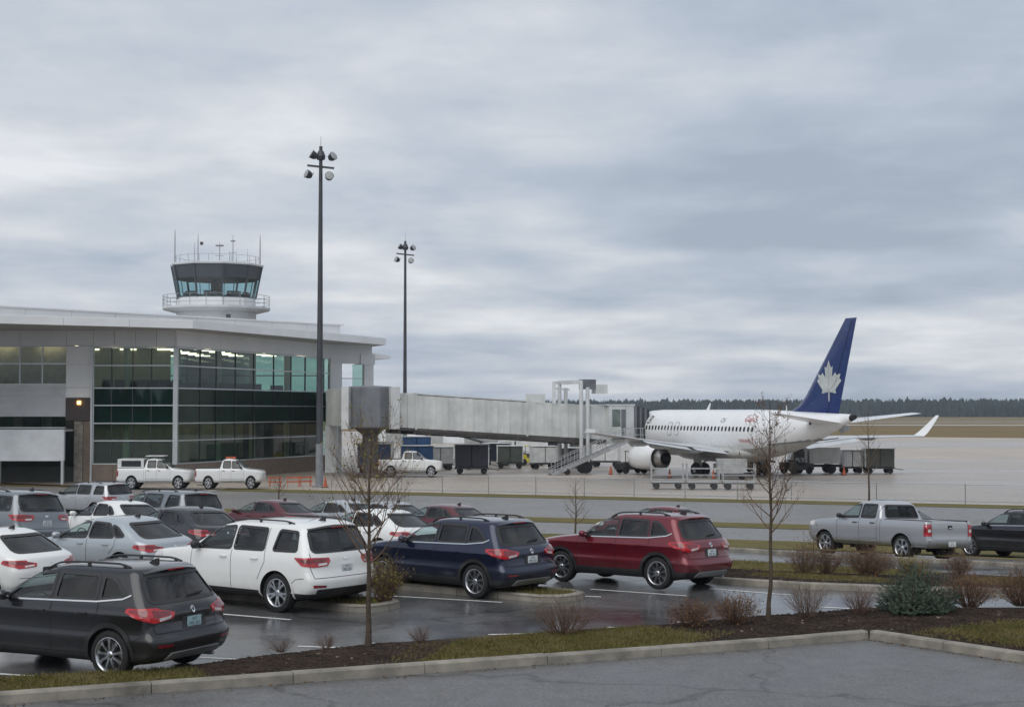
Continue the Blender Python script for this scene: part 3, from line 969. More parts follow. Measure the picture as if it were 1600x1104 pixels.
def make_vehicle(name, S):
    """build one vehicle from a spec; paint parts are linked by object so that copies can be repainted"""
    root = thing(name, (0, 0, 0), "", "car")
    sh = Shell(S["table"])
    PM = "paint_base"
    L = S["L"]; hwm = S["hw"]
    rw, wz = S["wheel_r"], S["wheel_r"]
    wr, wf = S["axles"]
    zb = S["table"][0][0]
    # ---- openings
    side_w = [rounded(p, S.get("win_r", 0.07)) for p in S["side_windows"]]
    rear_w = rounded(S["rear_window"], 0.09) if S.get("rear_window") else None
    wind = rounded(S["windscreen"], 0.12)
    ar = S.get("arch_r", rw * 1.17)
    frames = MB()
    panes = []
    for v in "LR":
        for i, p in enumerate(side_w):
            panes.append(("side_window", sh.patch(v, p, -0.010), S["side_glass"][i]))
            for q in (sh.strip(v, p, 0.05, 0.006, True, frames),):
                pass
    if rear_w:
        panes.append(("rear_window", sh.patch("B", rear_w, -0.006, 0.09), "auto_glass_dark"))
        sh.strip("B", rear_w, 0.05, 0.006, True, frames)
    panes.append(("windscreen", sh.patch("F", wind, -0.006, 0.09), "auto_glass"))
    sh.strip("F", wind, 0.05, 0.006, True, frames)
    lips = []; houses = []
    for v, sg in (("L", 1), ("R", -1)):
        for cx in (wr, wf):
            arc = [(cx + (ar + 0.02) * math.cos(R(a)), wz + (ar + 0.02) * math.sin(R(a))) for a in range(-14, 195, 6)]
            lips.append(sh.strip(v, arc, S.get("lip", 0.075), 0.012, False))
            hs = MB()
            prof = []
            for a in range(-20, 201, 10):
                x, z = cx + ar * math.cos(R(a)), wz + ar * math.sin(R(a))
                h, _ = sh.cast(v, x, z)
                yo = abs(h.y) if h is not None else hwm * 0.9
                prof.append([(x, sg * (yo + 0.004), z), (x, sg * (hwm - 0.42), z)])
            hs.rings(prof, cap=False, closed=False)
            hs.add([(cx, sg * (hwm - 0.42), wz)] + [p[1] for p in prof], [(0, i + 1, i + 2) for i in range(len(prof) - 1)])
            houses.append(hs)
    # ---- details projected while the shell is whole
    det = []
    for (view, poly, off, mat, nm, rr) in S.get("patches", ()):
        views = ("L", "R") if view == "LR" else (view,)
        for v in views:
            polys = [poly]
            if view == "B2":
                polys = [poly, [(-a, b) for a, b in poly]]
                v = "B"
            if view == "F2":
                polys = [poly, [(-a, b) for a, b in poly]]
                v = "F"
            for pl in polys:
                det.append((nm, sh.patch(v, rounded(pl, rr), off, 0.06, off + 0.012), mat))
    # lamps that wrap the rear corner: side piece and back piece are one mesh
    for sg, v in ((1, "L"), (-1, "R")):
        if S.get("tail_side"):
            mb = sh.patch(v, rounded(S["tail_side"], 0.03), 0.012, 0.05, 0.024)
            sh.patch("B", [(a * sg, b) for a, b in S["tail_back"]], 0.012, 0.05, 0.024, mb)
            det.append(("tail_light", mb, "lamp_red"))
            def inner(poly, k, dz=0.0):
                cx_ = sum(p[0] for p in poly) / len(poly); cz_ = sum(p[1] for p in poly) / len(poly)
                return [(cx_ + (a - cx_) * k, cz_ + dz + (b - cz_) * k * 0.62) for a, b in poly]
            det.append(("lamp_segment", sh.patch(v, inner(S["tail_side"], 0.66, 0.012), 0.017, 0.05, 0.008), "lamp_dark_red"))
            det.append(("lamp_segment", sh.patch("B", [(a * sg, b) for a, b in inner(S["tail_back"], 0.66, 0.03)], 0.017, 0.05, 0.008), "lamp_dark_red"))
            if S.get("tail_clear"):
                det.append(("reversing_light", sh.patch("B", [(a * sg, b) for a, b in S["tail_clear"]], 0.018, 0.04, 0.012), "lamp_clear"))
        if S.get("head_side"):
            mb = sh.patch(v, rounded(S["head_side"], 0.03), 0.008, 0.05, 0.02)
            det.append(("headlight", mb, "lamp_clear"))
    seams = []
    for v in "LR":
        for pl in S["seams"]:
            seams.append(sh.strip(v, pl, 0.011, 0.0025, False, None, 0.04))
    for pl in S.get("back_seams", ()):
        seams.append(sh.strip("B", pl, 0.011, 0.0025, False, None, 0.04))
    brights = MB()
    for pl, w in S.get("bright_lines", ()):
        for v in "LR":
            sh.strip(v, pl, w, 0.010, False, brights, 0.04)
    # ---- cut and split the skin
    for v in "LR":
        for p in side_w:
            sh.cut(v, p)
        for cx in (wr, wf):
            sh.cut(v, arch_poly(cx, wz, ar, zb - 0.2))
    if rear_w:
        sh.cut("B", rear_w)
    sh.cut("F", wind)
    if S.get("bed"):
        x0, x1, bw, zt = S["bed"]
        sh.cut("T", [(x0, -bw), (x1, -bw), (x1, bw), (x0, bw)], 0.05)
    clad = S.get("clad", 0.0)
    if clad:
        def low(c, n):
            return c.z < clad and not (S.get("clad_sides_only") and (c.x < 0.1 or c.x > L - 0.3))
        skin_obj("lower_cladding", sh.skin(low), "black_plastic", root)
    for (x0, x1) in S["doors"]:
        for sg in (1, -1):
            d = skin_obj("door", sh.skin(lambda c, n: x0 < c.x < x1 and c.y * sg > hwm * 0.45 and c.z < S["roof_edge"] and c.z > S.get("sill", 0.34) and abs(n.y) > 0.3), PM, root)
            hx = x0 + S.get("handle_at", 0.16)
            hz = S["handle_z"]
            h, nr = sh.cast("L", hx + 0.09, hz)
            mb = MB()
            rings = []
            for k in range(7):
                t = k / 6
                x = hx + 0.21 * t
                hh, _ = sh.cast("L", x, hz)
                yy = (hh.y if hh else hwm) + 0.008 + 0.028 * math.sin(math.pi * min(1, max(0, t * 1.0)))
                rings.append([(x, sg * (yy + dy), hz + dz_) for dy, dz_ in ((0.0, -0.016), (0.014, -0.01), (0.014, 0.012), (0.0, 0.018), (-0.012, 0.0))])
            mb.rings(rings)
            mb.build("handle", S.get("handle_mat", PM), d, True)
    if S.get("tailgate"):
        z0, z1, yw = S["tailgate"]
        tg = skin_obj("tailgate", sh.skin(lambda c, n: c.x < S.get("tailgate_x", 0.9) and z0 < c.z < z1 and abs(c.y) < yw and n.x < -0.25), PM, root)
    else:
        tg = root
    skin_obj("hood", sh.skin(lambda c, n: c.x > S["cowl"] and n.z > 0.5 and c.z > S["hood_z"] and abs(c.y) < hwm * 0.86), PM, root)
    skin_obj("body", sh.skin(lambda c, n: True), PM, root)
    # ---- build the collected pieces
    for nm, mb, mat in panes:
        mb.build(nm, mat, root, True, 60)
    frames.build("window_trim", "black_plastic", root, True, 60)
    for q in lips:
        q.build("arch_moulding", S.get("lip_mat", "black_plastic"), root, True, 60)
    for q in houses:
        q.build("wheel_housing", "dark_void", root, fix=False)
    for q in seams:
        q.build("panel_gap", "dark_void", root, fix=False)
    if brights.v:
        brights.build("window_brightwork", "chrome", root, True, fix=False)
    for nm, mb, mat in det:
        par = tg if nm in ("badge", "plate_recess") else root
        mb.build(nm, PM if mat == "PAINT" else mat, par, True, 35)
    # ---- wheels
    parts = make_wheel(rw, S.get("tyre_w", 0.235), S["rim"], S.get("rim_mat", "alloy"))
    meshes = [(n_, mb.mesh(n_, sm, 40), mt) for n_, mb, mt, sm in parts]
    for n_, me, mt in meshes:
        bm = bmesh.new(); bm.from_mesh(me); bmesh.ops.recalc_face_normals(bm, faces=bm.faces); bm.to_mesh(me); bm.free()
    for cx in (wr, wf):
        for sg in (1, -1):
            w = bpy.data.objects.new("wheel", None)
            COL.objects.link(w); w.parent = root
            w.location = (cx, sg * (hwm - S.get("tyre_w", 0.235) / 2 - 0.015), wz)
            w.rotation_euler = (0, random.uniform(0, 6), 0 if sg > 0 else math.pi)
            for n_, me, mt in meshes:
                link(n_, me, mt if not me.materials else None, w)
    # ---- licence plate
    if S.get("plate"):
        px, py, pz, tilt = S["plate"]
        pl = MB().box((px, py, pz), (0.012, 0.31, 0.155)).build("licence_plate", S.get("plate_mat", "plate_white"), root)
        for txt, sz, dz_ in ((S.get("plate_txt", "7MS 201"), 0.075, -0.034), (S.get("plate_top", "HSCI"), 0.06, 0.036)):
            me = text_mesh(txt, sz)
            me.transform(Matrix.Translation((px - 0.008, py, pz + dz_)) @ Matrix(((0, 0, 1, 0), (-1, 0, 0, 0), (0, 1, 0, 0), (0, 0, 0, 1))))
            link("plate_characters", me, "plate_ink", pl)
    # ---- cabin
    if S.get("seats"):
        st = MB()
        for sx in S["seats"]:
            for sy in (-0.37, 0.37):
                st.box((sx + 0.1, sy, 0.62), (0.5, 0.5, 0.24))
                st.box((sx - 0.17, sy, 0.90), (0.17, 0.48, 0.62), rot=Matrix.Rotation(R(-14), 3, "Y"))
                st.box((sx - 0.26, sy, 1.27), (0.11, 0.27, 0.19), rot=Matrix.Rotation(R(-14), 3, "Y"))
        st.build("seats", "seat_cloth", root)
        cb = MB()
        x0, x1 = S["cabin"]
        cb.b2(x0, x1, -hwm + 0.14, hwm - 0.14, zb + 0.08, zb + 0.14)
        cb.b2(x1 - 0.45, x1, -hwm + 0.16, hwm - 0.16, 0.75, S["dash_z"])
        for sg in (1, -1):
            cb.b2(x0, x1, sg * (hwm - 0.15) - 0.02, sg * (hwm - 0.15) + 0.02, zb + 0.14, S["dash_z"] - 0.08)
        cb.b2(x0, x0 + 0.04, -hwm + 0.16, hwm - 0.16, zb + 0.14, S["dash_z"] - 0.08)
        cb.lathe([(0.165, -0.012), (0.18, 0), (0.165, 0.012), (0.15, 0)], (0, 0, 0), 18, "X", False)
        n0 = len(cb.v) - 18 * 4
        M = Matrix.Translation((x1 - 0.55, 0.37, 0.98)) @ Matrix.Rotation(R(25), 4, "Y")
        for i in range(n0, len(cb.v)):
            cb.v[i] = tuple(M @ Vector(cb.v[i]))
        cb.build("cabin", "seat_cloth", root)
    # ---- mirrors
    mx, mz = S["mirror"]
    h, _ = sh.cast("L", mx, mz - 0.06)
    yb = h.y if h else hwm * 0.9
    for sg in (1, -1):
        rings = []
        for t, sc in ((0.0, 0.35), (0.25, 0.85), (0.6, 1.0), (0.9, 0.85), (1.0, 0.4)):
            y = yb - 0.03 + 0.27 * t
            rings.append([(mx + 0.085 * sc * math.cos(a) - 0.02 + 0.05 * (1 - t), sg * y, mz + 0.085 * sc * math.sin(a) + 0.02 * t) for a in [k * math.pi / 5 for k in range(10)]])
        MB().rings(rings).build("wing_mirror", S.get("mirror_mat", PM), root, True, 60)
    # ---- extras
    if S.get("rails"):
        x0, x1, yr, zr = S["rails"]
        for sg in (1, -1):
            mb = MB()
            pts = []
            for k in range(15):
                t = k / 14
                x = x0 + (x1 - x0) * t
                h, _ = sh.cast("T", x, sg * yr)
                zt = (h.z if h else zr) + 0.045 * min(1, min(t, 1 - t) * 9) + 0.006
                pts.append((x, sg * yr, zt))
            mb.tube(pts, 0.016, 6)
            for k in (1, 7, 13):
                mb.bar(pts[k], (pts[k][0], pts[k][1], pts[k][2] - 0.06), 0.03, 0.05)
            mb.build("roof_rail", S.get("rail_mat", "black_plastic"), root, True)
    if S.get("spoiler"):
        x0, zt, w = S["spoiler"]
        pr = []
        for k in range(13):
            y = -w + 2 * w * k / 12
            q = (y / w) ** 2
            pr.append([(x0 + 0.30, y * 0.99, zt + 0.012 - 0.05 * q), (x0 + 0.02 + 0.08 * q, y, zt - 0.012 - 0.055 * q), (x0 - 0.03 + 0.1 * q, y, zt - 0.035 - 0.055 * q), (x0 + 0.02 + 0.1 * q, y, zt - 0.075 - 0.055 * q), (x0 + 0.3, y * 0.98, zt - 0.06 - 0.05 * q)])
        sp = MB().rings(pr).build("spoiler", S.get("spoiler_mat", PM), root, True, 50)
        MB().box((x0 - 0.012, 0, zt - 0.045), (0.03, 0.36, 0.02)).build("brake_light", "lamp_red", sp)
    if S.get("fin"):
        h, _ = sh.cast("T", S["fin"], 0)
        z = h.z
        MB().rings([[(S["fin"] + a, y, z - 0.01 + b) for a, b in ((-0.09, 0.0), (0.11, 0.0), (0.02, 0.05), (-0.06, 0.085), (-0.085, 0.085))] for y in (-0.022, 0.0, 0.022)][:1] + [[(S["fin"] + a * 1.0, 0.022, z - 0.01 + b) for a, b in ((-0.09, 0.0), (0.11, 0.0), (0.02, 0.05), (-0.06, 0.085), (-0.085, 0.085))]]).build("antenna", "black_plastic", root)
    if S.get("wiper"):
        z = S["wiper"]
        h0, n0 = sh.cast("B", 0.0, z); h1, n1_ = sh.cast("B", -0.38, z + 0.03)
        MB().bar(h0 + n0 * 0.03, h1 + n1_ * 0.02, 0.018, 0.03).build("rear_wiper", "black_plastic", root)
    if S.get("bed"):
        x0, x1, bw, zt = S["bed"]
        b = MB()
        zf = S["bed_floor"]
        b.b2(x0, x1, -bw, bw, zf - 0.03, zf)
        for sg in (1, -1):
            b.b2(x0 - 0.02, x1 + 0.02, sg * (bw + 0.015) - 0.02, sg * (bw + 0.015) + 0.02, zf, zt + 0.012)
            b.b2(x0, x1, sg * (bw + 0.03) - 0.055, sg * (bw + 0.03) + 0.055, zt + 0.012, zt + 0.035)
        b.b2(x0 - 0.05, x0 - 0.01, -bw - 0.03, bw + 0.03, zf, zt + 0.014)
        b.b2(x1 + 0.005, x1 + 0.04, -bw - 0.03, bw + 0.03, zf, zt + 0.014)
        b.build("cargo_bed", "black_plastic", root)
    # exhaust and underside
    MB().tube([(0.12, -0.5, 0.26), (0.9, -0.45, 0.26)], 0.032, 8).build("exhaust_pipe", "steel_grey", root)
    for cx in (wr, wf):
        MB().b2(cx - 0.06, cx + 0.06, -hwm + 0.15, hwm - 0.15, rw - 0.06, rw + 0.05).build("axle", "dark_void", root)
    return root
PAINT_BASE = paint("paint_base", (0.3, 0.3, 0.3))

# slices: z, rear x, front x, half width, rear corner depth, front corner depth, squareness
T_SUV = [
    (0.24, 0.30, 4.30, 0.80, 0.26, 0.50, 3.6), (0.33, 0.10, 4.50, 0.885, 0.28, 0.60, 3.6), (0.46, 0.02, 4.60, 0.906, 0.28, 0.66, 3.6), (0.56, 0.00, 4.62, 0.930, 0.28, 0.68, 3.5), (0.60, 0.005, 4.62, 0.934, 0.28, 0.68, 3.5), (0.66, 0.045, 4.61, 0.918, 0.29, 0.69, 3.4),
    (0.74, 0.08, 4.60, 0.914, 0.30, 0.70, 3.4), (0.86, 0.10, 4.56, 0.926, 0.30, 0.72, 3.3), (0.945, 0.10, 4.46, 0.944, 0.30, 0.72, 3.2), (0.965, 0.104, 4.41, 0.942, 0.30, 0.72, 3.2), (0.99, 0.118, 4.33, 0.922, 0.30, 0.70, 3.1), (1.05, 0.15, 3.98, 0.902, 0.30, 0.62, 3.0),
    (1.09, 0.185, 3.60, 0.888, 0.30, 0.55, 3.0), (1.12, 0.21, 3.36, 0.874, 0.30, 0.50, 3.0), (1.20, 0.275, 3.18, 0.842, 0.29, 0.48, 3.0), (1.32, 0.365, 2.96, 0.792, 0.27, 0.44, 3.0), (1.44, 0.445, 2.72, 0.740, 0.26, 0.42, 3.0),
    (1.52, 0.48, 2.55, 0.706, 0.27, 0.42, 2.9), (1.565, 0.50, 2.42, 0.680, 0.28, 0.42, 2.9), (1.60, 0.55, 2.26, 0.635, 0.30, 0.40, 2.8), (1.622, 0.66, 2.08, 0.55, 0.32, 0.38, 2.6), (1.635, 0.85, 1.88, 0.42, 0.32, 0.36, 2.6), (1.642, 1.05, 1.68, 0.25, 0.26, 0.26, 2.6)]
SUV = dict(L=4.62, hw=0.935, table=T_SUV, wheel_r=0.36, axles=(0.93, 3.66), roof_edge=1.55, cowl=3.3, hood_z=0.9, rim="multi", rim_mat="alloy",
    side_windows=[[(2.10, 1.13), (3.02, 1.105), (2.86, 1.22), (2.52, 1.48), (2.10, 1.515)], [(1.22, 1.15), (2.02, 1.13), (2.02, 1.515), (1.25, 1.50)], [(0.66, 1.21), (1.15, 1.155), (1.17, 1.495), (0.95, 1.455)]],
    side_glass=["auto_glass", "auto_glass_dark", "auto_glass_dark"],
    rear_window=[(-0.75, 1.13), (0.75, 1.13), (0.62, 1.50), (-0.62, 1.50)], windscreen=[(-0.74, 1.14), (0.74, 1.14), (0.58, 1.53), (-0.58, 1.53)],
    tail_side=[(0.16, 0.86), (0.62, 0.995), (0.60, 1.06), (0.20, 1.06)], tail_back=[(0.46, 0.90), (0.80, 0.85), (0.86, 0.87), (0.86, 1.05), (0.78, 1.06), (0.42, 0.985)], tail_clear=[(0.52, 0.905), (0.72, 0.875), (0.72, 0.92), (0.50, 0.945)],
    head_side=[(4.05, 0.80), (4.50, 0.74), (4.48, 0.88), (4.02, 0.95)],
    patches=[("B2", [(0.55, 0.50), (0.82, 0.50), (0.82, 0.545), (0.55, 0.535)], 0.008, "lamp_dark_red", "reflector", 0.015), ("B", [(-0.62, 0.30), (0.62, 0.30), (0.56, 0.41), (-0.56, 0.41)], 0.02, "steel_grey", "skid_plate", 0.04),
             ("B", [(-0.27, 0.72), (0.27, 0.72), (0.25, 0.905), (-0.25, 0.905)], 0.003, "black_plastic", "plate_recess", 0.03), ("B", [(-0.042, 0.985), (-0.03, 0.945), (0.0, 0.93), (0.03, 0.945), (0.042, 0.985), (0.03, 1.025), (0.0, 1.04), (-0.03, 1.025)], 0.010, "chrome", "badge", 0.02), ("B", [(-0.024, 0.985), (0.0, 0.953), (0.024, 0.985), (0.0, 1.017)], 0.014, "black_plastic", "badge", 0.02)],
    seams=[[(2.06, 0.36), (2.06, 1.12)], [(3.20, 0.40), (3.16, 1.06), (3.05, 1.09)], [(1.30, 0.72), (1.24, 0.80), (1.15, 0.98), (1.16, 1.14)], [(1.33, 0.36), (3.22, 0.36)], [(0.30, 0.66), (0.42, 0.62), (0.50, 0.55)]],
    back_seams=[[(-0.80, 0.70), (0.80, 0.70)], [(-0.80, 0.70), (-0.82, 0.86), (-0.79, 1.06)], [(0.80, 0.70), (0.82, 0.86), (0.79, 1.06)]],
    bright_lines=[([(3.0, 1.085), (2.06, 1.105), (1.2, 1.125), (0.72, 1.18), (0.58, 1.24)], 0.022)],
    doors=[(1.24, 2.06), (2.06, 3.18)], handle_z=0.955, handle_at=0.10, clad=0.40, tailgate=(0.70, 1.14, 0.80), plate=(0.083, 0.0, 0.81, 0), seats=(1.55, 2.45), cabin=(0.75, 3.3), dash_z=1.06,
    mirror=(2.93, 1.14), rails=(0.80, 2.42, 0.585, 1.6), spoiler=(0.46, 1.615, 0.60), fin=0.86, wiper=1.16)
T_BIG = [
    (0.27, 0.34, 4.70, 0.86, 0.30, 0.55, 3.6), (0.36, 0.12, 4.90, 0.955, 0.32, 0.62, 3.6), (0.50, 0.01, 5.00, 0.985, 0.32, 0.66, 3.6), (0.64, 0.00, 5.02, 0.992, 0.32, 0.70, 3.5),
    (0.72, 0.03, 5.02, 0.995, 0.32, 0.70, 3.5), (0.85, 0.075, 5.00, 0.995, 0.33, 0.72, 3.4), (0.98, 0.09, 4.94, 0.990, 0.34, 0.72, 3.3), (1.06, 0.10, 4.72, 0.980, 0.34, 0.70, 3.2), (1.10, 0.11, 4.42, 0.970, 0.34, 0.62, 3.1),
    (1.14, 0.125, 4.02, 0.960, 0.34, 0.55, 3.0), (1.17, 0.14, 3.82, 0.950, 0.34, 0.50, 3.0), (1.26, 0.185, 3.62, 0.920, 0.33, 0.46, 3.0), (1.40, 0.26, 3.36, 0.868, 0.31, 0.42, 3.0), (1.54, 0.33, 3.10, 0.812, 0.30, 0.40, 3.0),
    (1.63, 0.37, 2.92, 0.768, 0.30, 0.40, 3.0), (1.69, 0.41, 2.72, 0.715, 0.34, 0.42, 2.8), (1.73, 0.52, 2.46, 0.63, 0.36, 0.42, 2.7), (1.755, 0.72, 2.20, 0.50, 0.36, 0.40, 2.6), (1.77, 1.0, 1.9, 0.3, 0.3, 0.3, 2.6)]
BIG = dict(L=5.02, hw=0.995, table=T_BIG, wheel_r=0.385, axles=(1.04, 4.08), roof_edge=1.66, cowl=3.75, hood_z=1.0, rim="ten", rim_mat="alloy", arch_r=0.445,
    side_windows=[[(2.36, 1.19), (3.36, 1.17), (3.22, 1.30), (2.88, 1.58), (2.36, 1.625)], [(1.42, 1.20), (2.27, 1.19), (2.27, 1.625), (1.44, 1.61)], [(0.52, 1.215), (1.17, 1.205), (1.10, 1.60), (0.60, 1.575)]],
    side_glass=["auto_glass", "auto_glass_dark", "auto_glass_dark"], win_r=0.06,
    rear_window=[(-0.80, 1.20), (0.80, 1.20), (0.70, 1.60), (-0.70, 1.60)], windscreen=[(-0.80, 1.20), (0.80, 1.20), (0.64, 1.64), (-0.64, 1.64)],
    tail_side=[(0.13, 0.92), (0.34, 0.95), (0.56, 1.10), (0.14, 1.10)], tail_back=[(0.52, 0.93), (0.84, 0.915), (0.93, 0.93), (0.93, 1.09), (0.80, 1.10), (0.46, 1.09), (0.44, 1.03)], tail_clear=[(0.54, 0.955), (0.74, 0.945), (0.74, 0.99), (0.53, 0.995)],
    head_side=[(4.40, 0.92), (4.86, 0.86), (4.84, 0.99), (4.38, 1.04)],
    patches=[("B2", [(0.62, 0.53), (0.90, 0.53), (0.90, 0.59), (0.62, 0.57)], 0.010, "lamp_dark_red", "reflector", 0.015), ("B", [(-0.78, 0.34), (0.78, 0.34), (0.84, 0.50), (-0.84, 0.50)], 0.014, "black_plastic", "bumper_trim", 0.05),
             ("B", [(-0.30, 0.76), (0.30, 0.76), (0.27, 0.97), (-0.27, 0.97)], 0.002, "PAINT", "plate_recess", 0.03), ("B", [(-0.07, 1.055), (-0.03, 1.03), (0.03, 1.03), (0.07, 1.055), (0.03, 1.075), (-0.03, 1.075)], 0.010, "chrome", "badge", 0.015)],
    seams=[[(2.32, 0.40), (2.32, 1.18)], [(3.52, 0.46), (3.50, 1.12), (3.38, 1.15)], [(1.56, 0.62), (1.46, 0.80), (1.36, 0.98), (1.38, 1.19), (1.39, 1.63)], [(1.55, 0.40), (3.54, 0.40)], [(0.27, 0.71), (0.50, 0.68), (0.60, 0.60)]],
    back_seams=[[(-0.86, 0.71), (0.86, 0.71)], [(-0.86, 0.71), (-0.90, 0.92), (-0.85, 1.18)], [(0.86, 0.71), (0.90, 0.92), (0.85, 1.18)]],
    bright_lines=[], doors=[(1.42, 2.32), (2.32, 3.51)], handle_z=1.03, handle_at=0.12, clad=0.42, clad_sides_only=True, tailgate=(0.71, 1.20, 0.86), plate=(0.062, 0.0, 0.865, 0), seats=(1.75, 2.7), cabin=(0.7, 3.75), dash_z=1.12,
    mirror=(3.28, 1.21), mirror_mat="black_plastic", rails=(0.85, 2.75, 0.66, 1.7), spoiler=(0.34, 1.70, 0.70), spoiler_mat="black_plastic", fin=0.75, wiper=1.22, lip_mat=None)
BIG["lip_mat"] = "paint_base"; BIG["lip"] = 0.05
T_SED = [
    (0.20, 0.32, 4.30, 0.76, 0.30, 0.5, 3.0), (0.30, 0.08, 4.52, 0.86, 0.34, 0.62, 3.0), (0.44, 0.01, 4.60, 0.89, 0.38, 0.68, 2.9), (0.60, 0.00, 4.58, 0.90, 0.40, 0.70, 2.9), (0.74, 0.03, 4.45, 0.897, 0.42, 0.70, 2.8),
    (0.84, 0.06, 4.10, 0.885, 0.42, 0.66, 2.7), (0.90, 0.09, 3.70, 0.872, 0.42, 0.60, 2.6), (0.94, 0.16, 3.42, 0.858, 0.42, 0.52, 2.5), (0.99, 0.30, 3.24, 0.835, 0.42, 0.48, 2.5), (1.10, 0.50, 2.98, 0.785, 0.40, 0.44, 2.5),
    (1.22, 0.72, 2.72, 0.725, 0.38, 0.42, 2.5), (1.32, 0.90, 2.48, 0.665, 0.36, 0.42, 2.5), (1.38, 1.02, 2.28, 0.60, 0.36, 0.40, 2.5), (1.42, 1.16, 2.08, 0.50, 0.34, 0.38, 2.5), (1.445, 1.36, 1.85, 0.32, 0.22, 0.22, 2.5)]
SED = dict(SUV, L=4.6, hw=0.90, table=T_SED, wheel_r=0.325, axles=(0.92, 3.60), roof_edge=1.34, cowl=3.3, hood_z=0.75, rim="five",
    side_windows=[[(2.05, 0.975), (2.98, 0.955), (2.80, 1.08), (2.45, 1.28), (2.05, 1.325)], [(1.18, 1.0), (1.97, 0.978), (1.97, 1.325), (1.42, 1.30)], [(0.86, 1.03), (1.12, 1.005), (1.34, 1.28), (1.14, 1.22)]],
    side_glass=["auto_glass", "auto_glass_dark", "auto_glass_dark"],
    rear_window=[(-0.66, 1.0), (0.66, 1.0), (0.54, 1.31), (-0.54, 1.31)], windscreen=[(-0.70, 0.98), (0.70, 0.98), (0.54, 1.34), (-0.54, 1.34)],
    tail_side=[(0.10, 0.70), (0.55, 0.79), (0.50, 0.86), (0.12, 0.86)], tail_back=[(0.40, 0.72), (0.78, 0.69), (0.82, 0.72), (0.82, 0.85), (0.74, 0.86), (0.38, 0.79)], tail_clear=[(0.46, 0.735), (0.66, 0.715), (0.66, 0.75), (0.45, 0.765)],
    head_side=[(4.0, 0.66), (4.44, 0.60), (4.40, 0.72), (3.98, 0.78)],
    patches=[("B", [(-0.27, 0.53), (0.27, 0.53), (0.25, 0.70), (-0.25, 0.70)], 0.003, "black_plastic", "plate_recess", 0.03), ("B", [(-0.045, 0.79), (0.0, 0.75), (0.045, 0.79), (0.0, 0.83)], 0.010, "chrome", "badge", 0.03)],
    seams=[[(2.01, 0.32), (2.01, 0.96)], [(3.16, 0.36), (3.12, 0.90), (3.0, 0.945)], [(1.28, 0.62), (1.12, 0.82), (1.12, 0.99)], [(1.30, 0.32), (3.18, 0.32)]],
    back_seams=[[(-0.78, 0.5), (0.78, 0.5)]], bright_lines=[], doors=[(1.2, 2.01), (2.01, 3.14)], handle_z=0.83, clad=0.0, tailgate=(0.50, 0.98, 0.8), plate=(0.045, 0, 0.61, 0), seats=(1.45, 2.35), cabin=(0.9, 3.2), dash_z=0.92,
    mirror=(2.90, 0.99), rails=None, spoiler=None, wiper=None, fin=1.25, lip=0.035, lip_mat="paint_base", arch_r=0.365, sill=0.3)
T_TRK = [
    (0.42, 0.16, 5.55, 0.84, 0.16, 0.45, 4.5), (0.52, 0.03, 5.70, 0.955, 0.18, 0.52, 4.5), (0.62, 0.0, 5.76, 0.980, 0.20, 0.55, 4.5), (0.74, 0.05, 5.78, 0.985, 0.10, 0.58, 5), (0.90, 0.06, 5.78, 0.990, 0.10, 0.60, 5), (1.05, 0.06, 5.74, 0.988, 0.10, 0.62, 5),
    (1.14, 0.065, 5.62, 0.98, 0.10, 0.62, 4.6), (1.20, 0.07, 5.25, 0.97, 0.11, 0.60, 4.2), (1.24, 0.08, 4.70, 0.955, 0.12, 0.56, 4.0), (1.265, 0.10, 4.46, 0.945, 0.14, 0.52, 3.6), (1.275, 2.10, 4.40, 0.935, 0.16, 0.50, 3.4),
    (1.36, 2.13, 4.26, 0.905, 0.17, 0.46, 3.2), (1.52, 2.18, 4.00, 0.85, 0.18, 0.42, 3.1), (1.68, 2.24, 3.74, 0.79, 0.19, 0.40, 3.0), (1.77, 2.30, 3.58, 0.74, 0.22, 0.40, 2.9), (1.83, 2.40, 3.40, 0.67, 0.26, 0.40, 2.7), (1.87, 2.55, 3.18, 0.55, 0.28, 0.36, 2.6), (1.89, 2.78, 2.95, 0.34, 0.2, 0.2, 2.6)]
